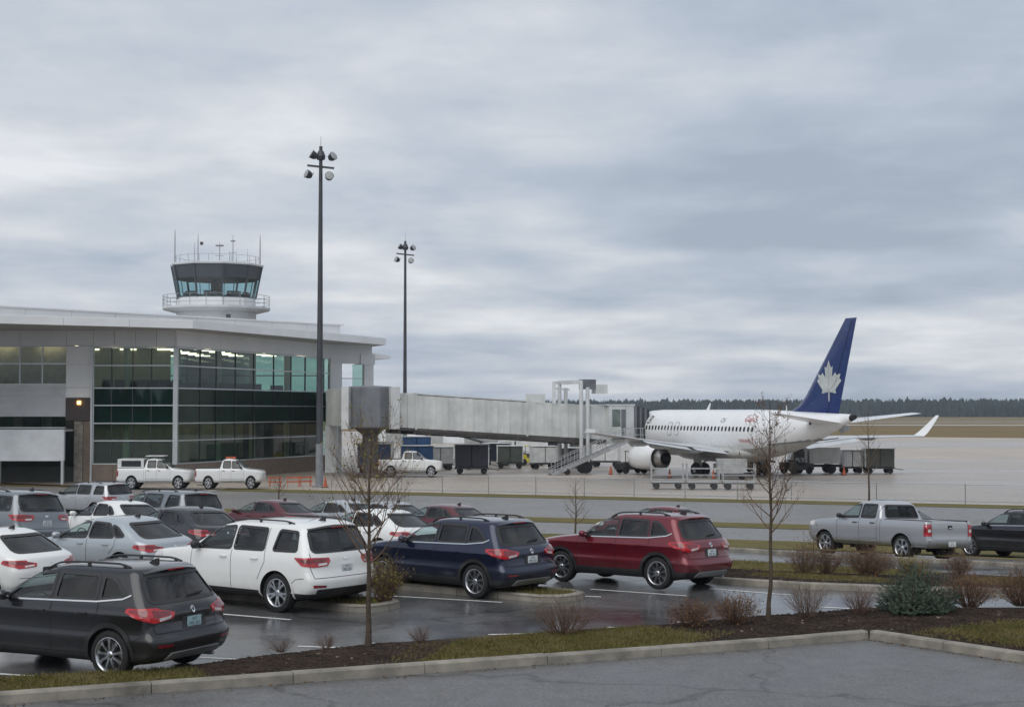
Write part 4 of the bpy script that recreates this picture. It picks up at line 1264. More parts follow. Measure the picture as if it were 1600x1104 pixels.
TRK = dict(SUV, L=5.78, hw=0.99, table=T_TRK, wheel_r=0.40, tyre_w=0.27, axles=(1.20, 4.80), roof_edge=1.78, cowl=4.4, hood_z=1.0, rim="six", rim_mat="alloy", arch_r=0.48, win_r=0.05,
    side_windows=[[(3.18, 1.31), (4.04, 1.29), (3.90, 1.42), (3.58, 1.70), (3.18, 1.745)], [(2.42, 1.32), (3.08, 1.31), (3.08, 1.745), (2.46, 1.735)]], side_glass=["auto_glass", "auto_glass_dark"],
    rear_window=[(-0.72, 1.33), (0.72, 1.33), (0.62, 1.72), (-0.62, 1.72)], windscreen=[(-0.80, 1.32), (0.80, 1.32), (0.66, 1.76), (-0.66, 1.76)],
    tail_side=[(0.08, 0.80), (0.20, 0.80), (0.20, 1.17), (0.09, 1.17)], tail_back=[(0.80, 0.80), (0.955, 0.80), (0.955, 1.17), (0.80, 1.17)], tail_clear=[(0.83, 0.92), (0.93, 0.92), (0.93, 1.02), (0.83, 1.02)],
    head_side=[(5.30, 1.0), (5.62, 0.96), (5.60, 1.12), (5.28, 1.14)],
    patches=[("B", [(-0.95, 0.46), (0.95, 0.46), (0.95, 0.665), (-0.95, 0.665)], 0.03, "steel_grey", "rear_bumper", 0.03), ("B", [(-0.09, 1.02), (0.09, 1.02), (0.09, 1.14), (-0.09, 1.14)], 0.012, "black_plastic", "tailgate_latch", 0.03), ("B", [(-0.05, 1.035), (0.05, 1.035), (0.04, 1.075), (-0.04, 1.075)], 0.026, "chrome", "badge", 0.01)],
    seams=[[(3.13, 0.52), (3.13, 1.30)], [(4.20, 0.56), (4.18, 1.22), (4.06, 1.27)], [(2.30, 0.48), (2.30, 1.72)], [(2.14, 0.50), (2.14, 1.26)], [(2.3, 0.52), (4.2, 0.52)]],
    back_seams=[[(-0.78, 0.70), (0.78, 0.70)], [(-0.785, 0.70), (-0.785, 1.24)], [(0.785, 0.70), (0.785, 1.24)]], bright_lines=[([(4.2, 0.66), (2.3, 0.66)], 0.03)],
    doors=[(2.31, 3.13), (3.13, 4.19)], handle_z=1.15, handle_at=0.08, handle_mat="black_plastic", clad=0.0, sill=0.5, tailgate=(0.70, 1.26, 0.785), tailgate_x=0.5, plate=(-0.035, 0.0, 0.56, 0), seats=(2.75, 3.5), cabin=(2.36, 4.3), dash_z=1.22,
    mirror=(3.98, 1.34), mirror_mat="black_plastic", rails=None, spoiler=None, wiper=None, fin=None, lip_mat="paint_base", lip=0.06, bed=(0.17, 2.05, 0.80, 1.262), bed_floor=0.86)

def repaint(root, mat, swaps=None):
    for o in [root] + list(root.children_recursive):
        if o.type != "MESH":
            continue
        for s in o.material_slots:
            nm = s.material.name if s.material else ""
            if nm == "paint_base" or nm.startswith("car_"):
                s.link = "OBJECT"; s.material = mat
            elif swaps and nm in swaps:
                s.link = "OBJECT"; s.material = MATS[swaps[nm]]
def set_vehicle(root, x, y, yaw_deg, label, paintmat, origin, z=None, cat="car", group=None, name=None, swaps=None):
    """place a vehicle so that its left rear wheel's contact point stands at x, y; yaw 0 points along +X"""
    a = R(yaw_deg)
    ox, oy = origin
    px = x - (ox * math.cos(a) - oy * math.sin(a))
    py = y - (ox * math.sin(a) + oy * math.cos(a))
    f = Vector((math.cos(a), math.sin(a)))
    # sit on the sloping ground
    def g(u, v):
        return gz(px + u * math.cos(a) - v * math.sin(a), py + u * math.sin(a) + v * math.cos(a))
    zr = (g(ox, 0.8) + g(ox, -0.8)) / 2; zf = (g(ox + 2.7, 0.8) + g(ox + 2.7, -0.8)) / 2
    zl = (g(ox + 1.3, 0.8) - g(ox + 1.3, -0.8)) / 1.6
    pitch = -math.atan((zf - zr) / 2.7); roll = math.atan(zl)
    M = Matrix.Rotation(a, 4, "Z") @ Matrix.Rotation(pitch, 4, "Y") @ Matrix.Rotation(roll, 4, "X")
    c = M @ Vector((ox, 0, 0))
    cz = zr if z is None else z
    w = Vector((px + ox * math.cos(a), py + ox * math.sin(a), cz + 0.004))
    root.location = w - c
    root.rotation_euler = M.to_euler()
    tag(root, label, cat, group)
    if name:
        root.name = name
    repaint(root, paintmat, swaps)
    return root
P = dict(
    charcoal=paint("car_charcoal", (0.017, 0.018, 0.022), 0.5, 0.32), white=paint("car_white", (0.74, 0.75, 0.74), 0.0, 0.35), navy=paint("car_navy", (0.007, 0.013, 0.042), 0.5, 0.3),
    red=paint("car_red", (0.15, 0.008, 0.018), 0.45, 0.3), silver=paint("car_silver", (0.42, 0.43, 0.45), 0.6, 0.32), grey=paint("car_grey", (0.20, 0.22, 0.24), 0.5, 0.32), pale=paint("car_pale", (0.40, 0.44, 0.47), 0.4, 0.32),
    black=paint("car_black", (0.018, 0.018, 0.022), 0.4, 0.3), darkred=paint("car_darkred", (0.10, 0.010, 0.016), 0.4, 0.32), fleet=paint("car_fleet", (0.70, 0.71, 0.71), 0.0, 0.42))
G_LOT = "cars parked in the lot"
suv = make_vehicle("suv", SUV)
big = make_vehicle("suv", BIG)
sed = make_vehicle("car", SED)
trk = make_vehicle("pickup_truck", TRK)
OR = dict(suv=(0.93, 0.935), big=(1.04, 0.995), sed=(0.92, 0.90), trk=(1.20, 0.99))
set_vehicle(suv, -5.95, 22.75, 180 - 27, "charcoal grey suv cut off by the left edge, nearest to the kerb", P["charcoal"], OR["suv"], group=G_LOT)
set_vehicle(big, -4.64, 30.29, 180 - 37, "large white suv with black rear spoiler", P["white"], OR["big"], group=G_LOT)
c = copy_tree(suv)
set_vehicle(c, -0.81, 32.55, 180 - 40, "dark navy blue suv between the white and the red suv", P["navy"], OR["suv"], group=G_LOT, swaps={"plate_teal": "plate_white"})
c = copy_tree(suv)
set_vehicle(c, 3.18, 34.05, 180 - 41, "burgundy red suv beside the shrub bed", P["red"], OR["suv"], group=G_LOT)
set_vehicle(trk, 12.35, 49.0, 180 - 60, "silver crew cab pickup truck parked behind the grass strip", P["silver"], OR["trk"], cat="pickup truck", group=G_LOT)
for o in suv.children:
    if o.name.startswith("licence_plate"):
        o.material_slots[0].link = "OBJECT"; o.material_slots[0].material = MATS["plate_teal"]
bg = [  # source, x, y, yaw, label, paint, name
    (suv, 17.1, 50.5, 122, "black suv at the right edge behind the silver pickup", "black", "suv"),
    (big, -14.3, 42.5, 150, "tall silver suv with dark rear window at the left edge", "grey", "suv"),
    (sed, -12.4, 47.5, 138, "white hatchback with wide rear window behind the pale wagon", "white", "hatchback"),
    (sed, -9.1, 35.8, 150, "pale silver wagon behind the charcoal suv", "pale", "wagon"),
    (sed, -10.9, 32.1, 150, "white sedan roof showing just behind the charcoal suv", "white", "sedan"),
    (big, -11.6, 51.5, 143, "grey wagon with wide rear glass behind the white suv", "grey", "wagon"),
    (sed, -8.7, 40.2, 138, "black low car in the shadow of the grey wagon", "black", "sedan"),
    (sed, -8.8, 56.5, 143, "dark red low car behind the white suv roof", "darkred", "sedan"),
    (sed, -6.4, 58.0, 143, "pale blue grey car beyond the dark red low car", "pale", "sedan"),
    (sed, -2.2, 52.5, 140, "maroon car with tinted glass behind the navy suv", "darkred", "sedan"),
    (sed, -3.6, 41.5, 142, "white car half hidden behind the bare tree", "white", "sedan"),
    (sed, 6.2, 58.5, 150, "red low car behind the burgundy suv", "red", "sedan"),
    (sed, 15.4, 60.5, 140, "black low car between the silver pickup and the black suv", "black", "sedan"),
    (sed, -19.2, 60.0, 150, "pale car roof at the far left of the lot", "pale", "sedan"),
    (big, -20.6, 76.0, 150, "light silver van roof near the terminal road", "silver", "van"),
    (sed, -15.0, 64.0, 140, "small pale car roof behind the white hatchback", "pale", "hatchback"),
]
for src, x, y, yaw, lab, pm, nm in bg:
    c = copy_tree(src)
    set_vehicle(c, x, y, yaw, lab, P[pm], OR["suv" if src is suv else "big" if src is big else "sed" if src is sed else "trk"], group=G_LOT, name=nm)
# the first sedan is the template itself: give it a place too
set_vehicle(sed, -4.6, 57.0, 143, "silver sedan roof between the bare tree and the dark red low car", P["silver"], OR["sed"], group=G_LOT)
# ------------------------------------------------------------------ terminal building
TG = "terminal"
term = thing("terminal_building", (-25.0, 115.0, AP), "silver and glass airport terminal with wide overhanging roof at left", "terminal")
TO = Vector((-25.0, 115.0, AP))
def tb(name, mb, mat, parent=term, smooth=False):
    for i, p in enumerate(mb.v):
        mb.v[i] = (p[0] - TO.x, p[1] - TO.y, p[2] - TO.z)
    return mb.build(name, mat, parent, smooth)
class Face:
    """a wall line from a to b; boxes by distance along it, height and depth in front of it"""
    def __init__(s, a, b):
        s.a, s.b = Vector((*a, 0)), Vector((*b, 0))
        s.d = (s.b - s.a); s.L = s.d.length; s.d.normalize()
        s.n = Vector((s.d.y, -s.d.x, 0))
    def p(s, u, z, w=0.0):
        q = s.a + s.d * u + s.n * w
        return (q.x, q.y, z)
    def box(s, u0, u1, z0, z1, w0, w1, mb=None):
        vs_ = [s.p(u, z, w) for z in (z0, z1) for w in (w0, w1) for u in (u0, u1)]
        return (mb or MB()).add(vs_, [(0, 1, 3, 2), (4, 6, 7, 5), (0, 4, 5, 1), (2, 3, 7, 6), (0, 2, 6, 4), (1, 5, 7, 3)])
C0 = (-25.25, 115.4)
FL = Face((-50.0, 115.2), C0)          # left wall, square to the view
FR = Face(C0, (-16.6, 140.0))          # receding glass wall
def uL(px):
    return (px - 800) / 2400 * 115.3 + 50.0
rows = [0.0, 1.73, 3.04, 4.38, 5.68, 7.37, 8.72]
def curtain(F, cols, rows, glassmats, wmull=0.05):
    for i in range(len(cols) - 1):
        for j in range(len(rows) - 1):
            tb("window_pane", F.box(cols[i] + 0.04, cols[i + 1] - 0.04, rows[j] + 0.04, rows[j + 1] - 0.04, -0.03 + random.uniform(-0.004, 0.004), -0.01, MB()), glassmats[j])
    for j, z in enumerate(rows):
        tb("transom", F.box(cols[0], cols[-1], z - 0.045, z + 0.045, -0.08, 0.07), "mullion")
    for i, u in enumerate(cols):
        big_ = i in (0, len(cols) - 1)
        tb("mullion", F.box(u - (0.10 if big_ else 0.035), u + (0.10 if big_ else 0.035), rows[0] - 0.05, rows[-1] + 0.05, -0.10, 0.03 if not big_ else 0.075), "mullion" if big_ else "mullion_dark")
for F_, u0_, u1_ in ((FL, uL(145), FL.L), (FR, 0.0, FR.L)):
    tb("spandrel_backing", F_.box(u0_, u1_, 3.08, 5.62, -0.5, -0.42), "spandrel_back")
gm = ["terminal_glass", "terminal_glass", "spandrel_glass", "spandrel_glass", "terminal_glass", "terminal_glass"]
colL = [uL(p) for p in (145, 174, 207, 236, 274)]
colL[-1] = FL.L - 0.02
curtain(FL, colL, rows, gm)
kR = [0.004, 0.134, 0.227, 0.342, 0.458, 0.59, 0.71, 0.813, 0.908, 1.0]
curtain(FR, [k * FR.L for k in kR], rows, gm)
tb("corner_post", MB().box((C0[0], C0[1] - 0.02, 4.35), (0.34, 0.34, 8.8)), "mullion")
# masonry base, head panels
for F, u0, u1, n in ((FL, colL[0], FL.L + 0.1, 4), (FR, -0.1, FR.L, 8)):
    for i in range(n):
        a, b = u0 + (u1 - u0) * i / n, u0 + (u1 - u0) * (i + 1) / n
        tb("base_panel", F.box(a + 0.01, b - 0.01, AP - 0.1, -0.06, -0.35, 0.12), "brick_base")
        tb("head_panel", F.box(a + 0.012, b - 0.012, 8.80, 10.0, -0.3, 0.05), "panel_silver")
# left wall
def lw(name, px0, px1, z0, z1, w0, w1, mat):
    return tb(name, FL.box(uL(px0) + 0.012, uL(px1) - 0.012, z0 + 0.012, z1 - 0.012, w0, w1), mat)
for a, b in ((-120, -40), (-40, 31), (31, 103)):
    lw("head_panel", a, b, 8.85, 10.0, -0.3, 0.05, "panel_silver")
lw("head_panel", 103, 145, 8.85, 10.0, -0.3, 0.05, "panel_silver")
wcols = [uL(p) for p in (-120, -60, -10, 31, 66, 103)]
for i in range(5):
    for z0, z1 in ((5.98, 7.50), (7.50, 8.80)):
        tb("window_pane", FL.box(wcols[i] + 0.05, wcols[i + 1] - 0.05, z0 + 0.05, z1 - 0.05, -0.06, -0.03), "terminal_glass_grey")
for u in wcols[1:-1]:
    tb("mullion", FL.box(u - 0.05, u + 0.05, 5.95, 8.85, -0.1, 0.03), "mullion")
for z in (5.95, 7.50, 8.82):
    tb("transom", FL.box(wcols[0], wcols[-1], z - 0.06, z + 0.06, -0.1, 0.06), "mullion")
for z0, z1 in ((5.72, 7.45), (7.45, 8.85)):
    lw("wall_panel", 103, 143, z0, z1, -0.3, 0.05, "panel_pale")
lw("wall_panel", 103, 143, 4.95, 5.72, -0.3, 0.05, "panel_pale")
lw("dark_panel", 103, 143, 3.25, 4.95, -0.3, 0.10, "brown_panel")
for i in range(26):
    u0 = uL(-120); u1 = uL(103)
    z0 = 3.55 + i * 0.09
    tb("corrugation", FL.box(u0, u1, z0 + 0.008, z0 + 0.082, -0.3, 0.02 + 0.0), "corrugated")
for i, (a, b) in enumerate(((-120, -40), (-40, 22), (22, 35), (35, 66), (66, 80), (80, 103))):
    tb("strip_window", FL.box(uL(a) + 0.04, uL(b) - 0.04, 2.75, 3.5, -0.12, -0.06), "spandrel_glass" if i % 2 else "terminal_glass_grey")
tb("transom", FL.box(uL(-120), uL(103), 2.66, 2.76, -0.2, 0.06), "mullion")
lw("pier", 117, 131, AP, 3.2, -0.3, 0.16, "kerb_concrete")
lw("pier", 131, 143, AP, 3.2, -0.3, 0.08, "brick_base")
lw("jamb", 142.2, 145.5, AP, 8.85, -0.2, 0.2, "mullion")
tb("wall_lamp", FL.box(uL(122), uL(127), 4.45, 4.72, 0.10, 0.24), "lit_amber")
# white panelled canopy over the baggage bay
lw("bay_canopy", -120, 117, 0.30, 2.62, 2.4, 2.75, "white_panel")
tb("bay_roof", FL.box(uL(-120), uL(116), 2.45, 2.60, -0.3, 2.38), "soffit")
for p in (116, 20, -60):
    tb("bay_post", FL.box(uL(p) - 0.18, uL(p) + 0.0, AP, 0.3, 2.42, 2.7), "mullion")
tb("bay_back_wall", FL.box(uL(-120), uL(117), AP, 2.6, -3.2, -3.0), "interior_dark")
# roof
RF = [(-56.0, 94.2), (-23.3, 112.0), (-11.55, 140.0)]
tb("roof_slab", MB().prism([(-56.0, 94.4), (-23.45, 112.15), (-11.9, 139.9), (-14.2, 146.5), (-60, 150)], 10.0, 10.5), "soffit")
for a, b, n in ((RF[0], RF[1], 8), (RF[1], RF[2], 7)):
    F = Face(a, b)
    for i in range(n):
        u0, u1 = F.L * i / n, F.L * (i + 1) / n
        tb("fascia_panel", F.box(u0 + 0.01, u1 - 0.01, 9.97, 10.54, -0.14, 0.04), "panel_pale")
        tb("roof_edge", F.box(u0, u1, 10.50, 10.60, -1.2, -0.02), "panel_silver")
F = Face(RF[2], (-14.2, 146.5))
tb("fascia_panel", F.box(0, F.L, 9.97, 10.54, -0.14, 0.04), "panel_silver")
Q = Face((-43.0, 103.0), (-15.0, 134.0))
for i in range(11):
    u0, u1 = Q.L * i / 11, Q.L * (i + 1) / 11
    tb("parapet_panel", Q.box(u0 + 0.012, u1 - 0.012, 10.5, 11.42, -0.2, 0.0), "panel_silver")
tb("parapet_cap", Q.box(0, Q.L + 0.35, 11.42, 11.52, -0.5, 0.10), "panel_pale")
tb("parapet_return", MB().box((-16.6, 136.2, 10.95), (4.2, 0.2, 0.95), rz=R(125)), "panel_silver")
tb("upper_roof", MB().prism([(-43, 103.3), (-15.2, 134.1), (-20, 146), (-56, 148)], 11.3, 11.4), "panel_silver")
# end bay past the glass
FE = Face((-16.6, 140.0), (-12.95, 142.0))
ue = FE.L
tb("end_pier", FE.box(0.0, ue * 0.28, AP, 8.3, -0.5, 0.05), "panel_pale")
tb("end_head_panel", FE.box(0.0, ue, 8.3, 10.0, -0.4, 0.0), "panel_silver")
tb("end_head_panel", FE.box(ue * 0.72, ue + 0.25, 8.25, 9.2, -1.4, 0.12), "panel_pale")
tb("end_pier", FE.box(ue * 0.82, ue * 1.04, 5.0, 8.25, -0.5, 0.0), "panel_pale")
tb("end_window", FE.box(ue * 0.55, ue * 0.80, 5.0, 8.25, -0.2, -0.16), "terminal_glass")
tb("transom", FE.box(ue * 0.28, ue * 0.82, 6.9, 6.98, -0.25, -0.1), "mullion")
tb("end_sill", FE.box(ue * 0.28, ue * 0.82, 4.6, 5.0, -0.4, 0.0), "panel_silver")
tb("lower_canopy", MB().add([(-15.0, 143, 8.75), (-11.7, 148, 9.0), (-13.5, 152, 9.0), (-17, 150, 8.75), (-15.0, 143, 9.75), (-11.7, 148, 9.25), (-13.5, 152, 9.25), (-17, 150, 9.75)],
   [(0, 3, 2, 1), (4, 5, 6, 7), (0, 1, 5, 4), (1, 2, 6, 5), (2, 3, 7, 6), (3, 0, 4, 7)]), "panel_pale")
# rooms behind the glass
tb("upper_floor", MB().prism([(-49, 115.7), (-25.4, 115.9), (-17.2, 139.6), (-20, 141), (-49, 141)], 4.95, 5.25), "interior_floor")
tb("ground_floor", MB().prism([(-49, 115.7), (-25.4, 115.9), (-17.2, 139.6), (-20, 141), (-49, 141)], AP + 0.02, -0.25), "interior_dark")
tb("ceiling", MB().prism([(-49, 115.7), (-25.4, 115.9), (-17.2, 139.6), (-20, 141), (-49, 141)], 9.0, 9.1), "interior_wall")
tb("back_wall", MB().prism([(-49, 124.0), (-27.6, 124.0), (-27.6, 124.2), (-49, 124.2)], 5.25, 9.0), "interior_wall")
FB = Face((-17.3, 141.2), (-49, 141.2))
for i in range(10):
    for z0, z1 in ((5.3, 7.2), (7.2, 9.0)):
        tb("window_pane", FB.box(i * 3.15 + 0.06, i * 3.15 + 3.09, z0 + 0.05, z1 - 0.05, -0.02, 0.0), "terminal_glass")
    tb("mullion", FB.box(i * 3.15 - 0.05, i * 3.15 + 0.05, 5.25, 9.0, -0.08, 0.04), "mullion_dark")
tb("transom", FB.box(0, 31.5, 7.15, 7.25, -0.08, 0.04), "mullion_dark")
for xx in (-46, -42, -38.5, -35):  # fill strips added to brighten the left wall windows
    tb("ceiling_or_fill_light", MB().box((xx, 116.0, 8.93), (1.8, 0.2, 0.06)), "lit_lamp")
tb("blind_wall", MB().prism([(-49, 116.4), (-33.2, 116.4), (-33.2, 116.6), (-49, 116.6)], 5.3, 9.0), "interior_wall")
tb("back_wall", MB().prism([(-49, 124.0), (-31.5, 124.0), (-24.5, 140), (-24.8, 140.2), (-31.7, 124.2), (-49, 124.2)], -0.25, 4.95), "interior_mid")
rr_ = random.Random(11)
for yy in range(118, 141, 3):
    for xx in range(-46, -17, 3):
        if (xx + 1.2 + 25.4) / 8.2 < (yy - 115.9) / 23.7 - 0.04 and not (xx < -34 and yy > 122):
            tb("ceiling_or_fill_light", MB().box((xx, yy, 8.93), (1.3, 0.14, 0.06)), "lit_lamp")
for xx, yy in ((-30, 118), (-27, 119), (-28, 122), (-25.2, 124), (-24.4, 128), (-23.2, 131), (-22.0, 134), (-21.0, 138), (-30, 121), (-27, 126), (-25, 133), (-23, 137)):  # strips added under the upper floor to lift the lower glass rows
    tb("ceiling_or_fill_light", MB().box((xx, yy, 4.88), (1.5, 0.3, 0.06)), "lit_lamp")
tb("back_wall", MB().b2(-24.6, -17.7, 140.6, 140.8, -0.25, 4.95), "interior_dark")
for (x, y) in ((-29.6, 118.0), (-26.3, 120.5), (-24.2, 126.5), (-22.3, 132), (-20.2, 138)):
    tb("column", MB().lathe([(0.28, AP), (0.28, 9.0)], (x, y, 0), 14), "interior_wall", smooth=True)
for k in range(18):
    t = rr_.uniform(0.05, 0.95)
    x = -25.6 + 8.4 * t - rr_.uniform(1.2, 3.8); y = 116.5 + 23 * t + rr_.uniform(0, 0.6)
    tb("furniture", MB().box((x, y, 5.25 + 0.5), (rr_.uniform(0.5, 1.6), rr_.uniform(0.4, 0.9), 1.0), rz=R(70)), "interior_dark")
for k in range(7):
    tb("furniture", MB().box((-31 + k * 0.9, 117.2 + rr_.uniform(0, 2.5), 5.25 + 0.55), (0.7, 0.5, 1.1)), "interior_dark")

# ------------------------------------------------------------------ control tower
tw = thing("control_tower", (-28.9, 150.0, AP), "white control tower with dark glazed cab and roof aerials behind the terminal", "control tower")
def ring(r, z, n=10, rot=0.0, c=(0, 0)):
    return [(c[0] + r * math.cos(2 * math.pi * (k + rot) / n), c[1] + r * math.sin(2 * math.pi * (k + rot) / n), z) for k in range(n)]
Z = lambda y: 3.95 + (642 - y) / 2400 * 150 - AP        # heights above the apron read off the tower's outline
NT = 10
MB().rings([ring(3.85, 0, 24), ring(3.85, Z(487), 24)]).build("shaft", "tower_white", tw, True, 30)
MB().rings([ring(4.1, Z(489), 16), ring(5.1, Z(485), 16), ring(5.25, Z(484), 16), ring(5.25, Z(481), 16), ring(3.9, Z(481), 16)]).build("balcony", "tower_white", tw)
MB().rings([ring(3.85, Z(482), NT), ring(3.80, Z(467), NT)]).build("cab_base", "panel_silver", tw)
for k in range(NT):
    lo = ring(3.80, Z(467), NT); mi = ring(4.15, Z(437), NT); hi = ring(4.42, Z(417), NT)
    k2 = (k + 1) % NT
    MB().add([lo[k], lo[k2], mi[k2], mi[k]], [(0, 1, 2, 3)]).build("cab_window", "tower_glass", tw, fix=False)
    def sc(p, f): return (p[0] * f, p[1] * f, p[2])
    MB().add([mi[k], mi[k2], hi[k2], hi[k], sc(mi[k], 0.95), sc(mi[k2], 0.95), sc(hi[k2], 0.95), sc(hi[k], 0.95)], [(0, 1, 2, 3), (4, 7, 6, 5), (0, 4, 5, 1), (3, 2, 6, 7)]).build("cab_head_panel", "tower_dark", tw)
    MB().bar(sc(lo[k], 1.005), sc(hi[k], 1.005), 0.14, 0.14).build("cab_mullion", "tower_dark", tw)
    m_lo = [(a + b) / 2 for a, b in zip(lo[k], lo[k2])]; m_mi = [(a + b) / 2 for a, b in zip(mi[k], mi[k2])]
    MB().bar(m_lo, m_mi, 0.06, 0.06).build("cab_mullion", "tower_dark", tw)
MB().rings([ring(4.55, Z(417), NT), ring(4.6, Z(415), NT), ring(4.5, Z(413.5), NT)]).build("cab_roof", "tower_white", tw)
MB().rings([ring(3.75, Z(467) + 0.02, NT), ring(3.7, Z(467) + 0.15, NT)]).build("cab_floor", "interior_dark", tw)
MB().rings([ring(4.1, Z(437) - 0.02, NT), ring(4.1, Z(437) + 0.1, NT)]).build("cab_ceiling", "interior_dark", tw)
MB().rings([ring(0.5, Z(467), 8), ring(0.5, Z(437), 8)]).build("cab_core", "interior_dark", tw)
for k in range(8):
    a = 2 * math.pi * k / 8
    MB().box((2.9 * math.cos(a), 2.9 * math.sin(a), Z(467) + 0.35), (0.5, 1.3, 0.55), rz=a).build("console", "interior_dark", tw)
for k in range(20):
    a = 2 * math.pi * k / 20
    MB().tube([(5.15 * math.cos(a), 5.15 * math.sin(a), Z(481)), (5.15 * math.cos(a), 5.15 * math.sin(a), Z(463))], 0.03, 5).build("railing_post", "steel_grey", tw)
    for zz_ in (463, 469, 475):
        a2 = 2 * math.pi * (k + 1) / 20
        MB().bar((5.15 * math.cos(a), 5.15 * math.sin(a), Z(zz_)), (5.15 * math.cos(a2), 5.15 * math.sin(a2), Z(zz_)), 0.035).build("railing", "steel_grey", tw)
for k in range(12):
    a, a2 = 2 * math.pi * k / 12, 2 * math.pi * (k + 1) / 12
    MB().tube([(4.1 * math.cos(a), 4.1 * math.sin(a), Z(414)), (4.1 * math.cos(a), 4.1 * math.sin(a), Z(402))], 0.02, 5).build("roof_railing_post", "steel_grey", tw)
    MB().bar((4.1 * math.cos(a), 4.1 * math.sin(a), Z(402)), (4.1 * math.cos(a2), 4.1 * math.sin(a2), Z(402)), 0.025).build("roof_railing", "steel_grey", tw)
for px, top, r in ((271, 358, 0.07), (304, 378, 0.04), (309.5, 366, 0.06), (334, 373, 0.05), (350, 388, 0.04), (364, 367, 0.05), (388, 389, 0.025), (404.5, 366, 0.07), (372, 400, 0.05), (280, 396, 0.04), (315, 398, 0.04), (395, 398, 0.05)):
    x = (px - 337) / 16
    y = -math.sqrt(max(0.0, 3.9 ** 2 - x * x)) * rr_.choice((-0.6, 0.5, 0.2)) if abs(x) < 3.9 else 0.0
    m = MB().tube([(x, y, Z(414)), (x, y, Z(top + 12)), (x, y, Z(top))], [r, r * 0.8, r * 0.35], 6)
    if px in (334, 364):
        m.lathe([(0.42 if px == 334 else 0.24, -0.05), (0.42 if px == 334 else 0.24, 0.05)], (x, y, Z(379 if px == 334 else 377)), 10)
        m.bar((x - 0.4, y, Z(395)), (x + 0.4, y, Z(395)), 0.05)
    m.build("aerial", "steel_grey", tw)
fl = MB().b2((309.5 - 337) / 16 + 0.06, (309.5 - 337) / 16 + 0.36, -0.02, 0.02, Z(382), Z(377)).build("beacon_flag", "brown_panel", tw)
fl.location.y = 0.0
MB().box((1.9, -4.03, Z(489) - 0.55), (0.42, 0.1, 0.42)).build("vent", "tower_dark", tw)

# ------------------------------------------------------------------ floodlight masts
def mast(x, y, h, label, r0, r1):
    t = thing("floodlight_mast", (x, y, AP), label, "light mast", group="floodlight masts")
    MB().tube([(0, 0, 0), (0, 0, h * 0.125)], [r0, r0 * 0.97], 14).build("mast_base", "pole_pale", t, True)
    MB().tube([(0, 0, h * 0.125), (0, 0, h)], [r0 * 0.95, r1], 14).build("pole", "pole_dark", t, True)
    MB().lathe([(r0 * 1.9, 0), (r0 * 1.9, 0.05), (r0 * 1.2, 0.08)], n=14).build("base_plate", "steel_grey", t)
    MB().bar((-0.95, 0, h - 1.35), (0.95, 0, h - 1.55), 0.12, 0.14).build("crossarm", "pole_dark", t)
    MB().lathe([(0.28, h - 0.95), (0.34, h - 0.7), (0.2, h - 0.35), (0.05, h - 0.2)], n=10).build("mast_head", "pole_dark", t)
    MB().tube([(0, 0, h - 0.3), (0, 0, h + 0.75)], [0.02, 0.01], 5).build("lightning_rod", "pole_dark", t)
    for dx, dz, yaw, tilt in ((-0.55, -0.62, 200, 25), (0.85, -0.75, -40, 30), (-0.9, -2.0, 215, 35), (0.62, -2.15, -75, 35)):
        hd = bpy.data.objects.new("floodlight", None)
        COL.objects.link(hd); hd.parent = t
        hd.location = (dx, -0.15, h + dz)
        hd.scale = (0.8, 0.8, 0.8)
        hd.rotation_euler = (R(90 - 55 + tilt), 0, R(yaw + 90))
        MB().lathe([(0.12, -0.42), (0.2, -0.40), (0.33, -0.2), (0.38, 0.12), (0.40, 0.16), (0.38, 0.17)], n=16, cap=True).build("housing", "pole_dark", hd, True)
        MB().lathe([(0.36, 0.175), (0.2, 0.21), (0.0, 0.22)], n=16, cap=False).build("lens", "gse_grey", hd, True)
        MB().bar((0, 0, -0.3), (0, 0.35, -0.5), 0.06).build("bracket", "pole_dark", hd)
    return t
mast(-13.53, 108.1, 24.0, "tall dark floodlight mast standing in front of the terminal", 0.27, 0.12)
mast(-11.5, 165.0, 23.6, "farther floodlight mast rising behind the boarding bridge", 0.24, 0.12)

# ------------------------------------------------------------------ boarding bridge
br = thing("boarding_bridge", (-11.4, 123.6, AP), "grey ribbed passenger boarding bridge reaching from the terminal to the airliner", "boarding bridge")
BO = Vector((-11.4, 123.6, AP))
def bb(name, mb, mat, parent=br, smooth=False):
    for i, p in enumerate(mb.v):
        mb.v[i] = (p[0] - BO.x, p[1] - BO.y, p[2] - BO.z)
    return mb.build(name, mat, parent, smooth)
bb("rotunda", MB().rings([[( -11.4 + r_ * math.cos(2 * math.pi * (k + 0.5) / 8 + 0.12), 123.6 + r_ * math.sin(2 * math.pi * (k + 0.5) / 8 + 0.12), z_) for k in range(8)] for r_, z_ in ((1.86, 2.62), (1.9, 2.72), (1.9, 5.82), (1.8, 5.92), (0.4, 6.0))]), "bridge_dark")
bb("rotunda_jamb", MB().box((-9.55, 123.0, 4.2), (0.75, 1.3, 3.35), rz=R(24)), "bridge_white")
bb("rotunda_jamb", MB().box((-13.1, 122.7, 4.2), (0.6, 1.3, 3.35), rz=R(-15)), "bridge_white")
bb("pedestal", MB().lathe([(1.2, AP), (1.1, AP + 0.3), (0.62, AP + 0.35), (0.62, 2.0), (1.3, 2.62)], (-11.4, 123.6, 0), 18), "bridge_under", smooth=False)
lk_ = Face((-16.0, 138.0), (-13.4, 124.2))
for i in range(5):
    bb("link_panel", Face((-15.2, 127.4), (-13.2, 123.2)).box(i * 0.93, i * 0.93 + 0.91, 2.75, 5.78, -0.15, 0.1), "bridge_pale")
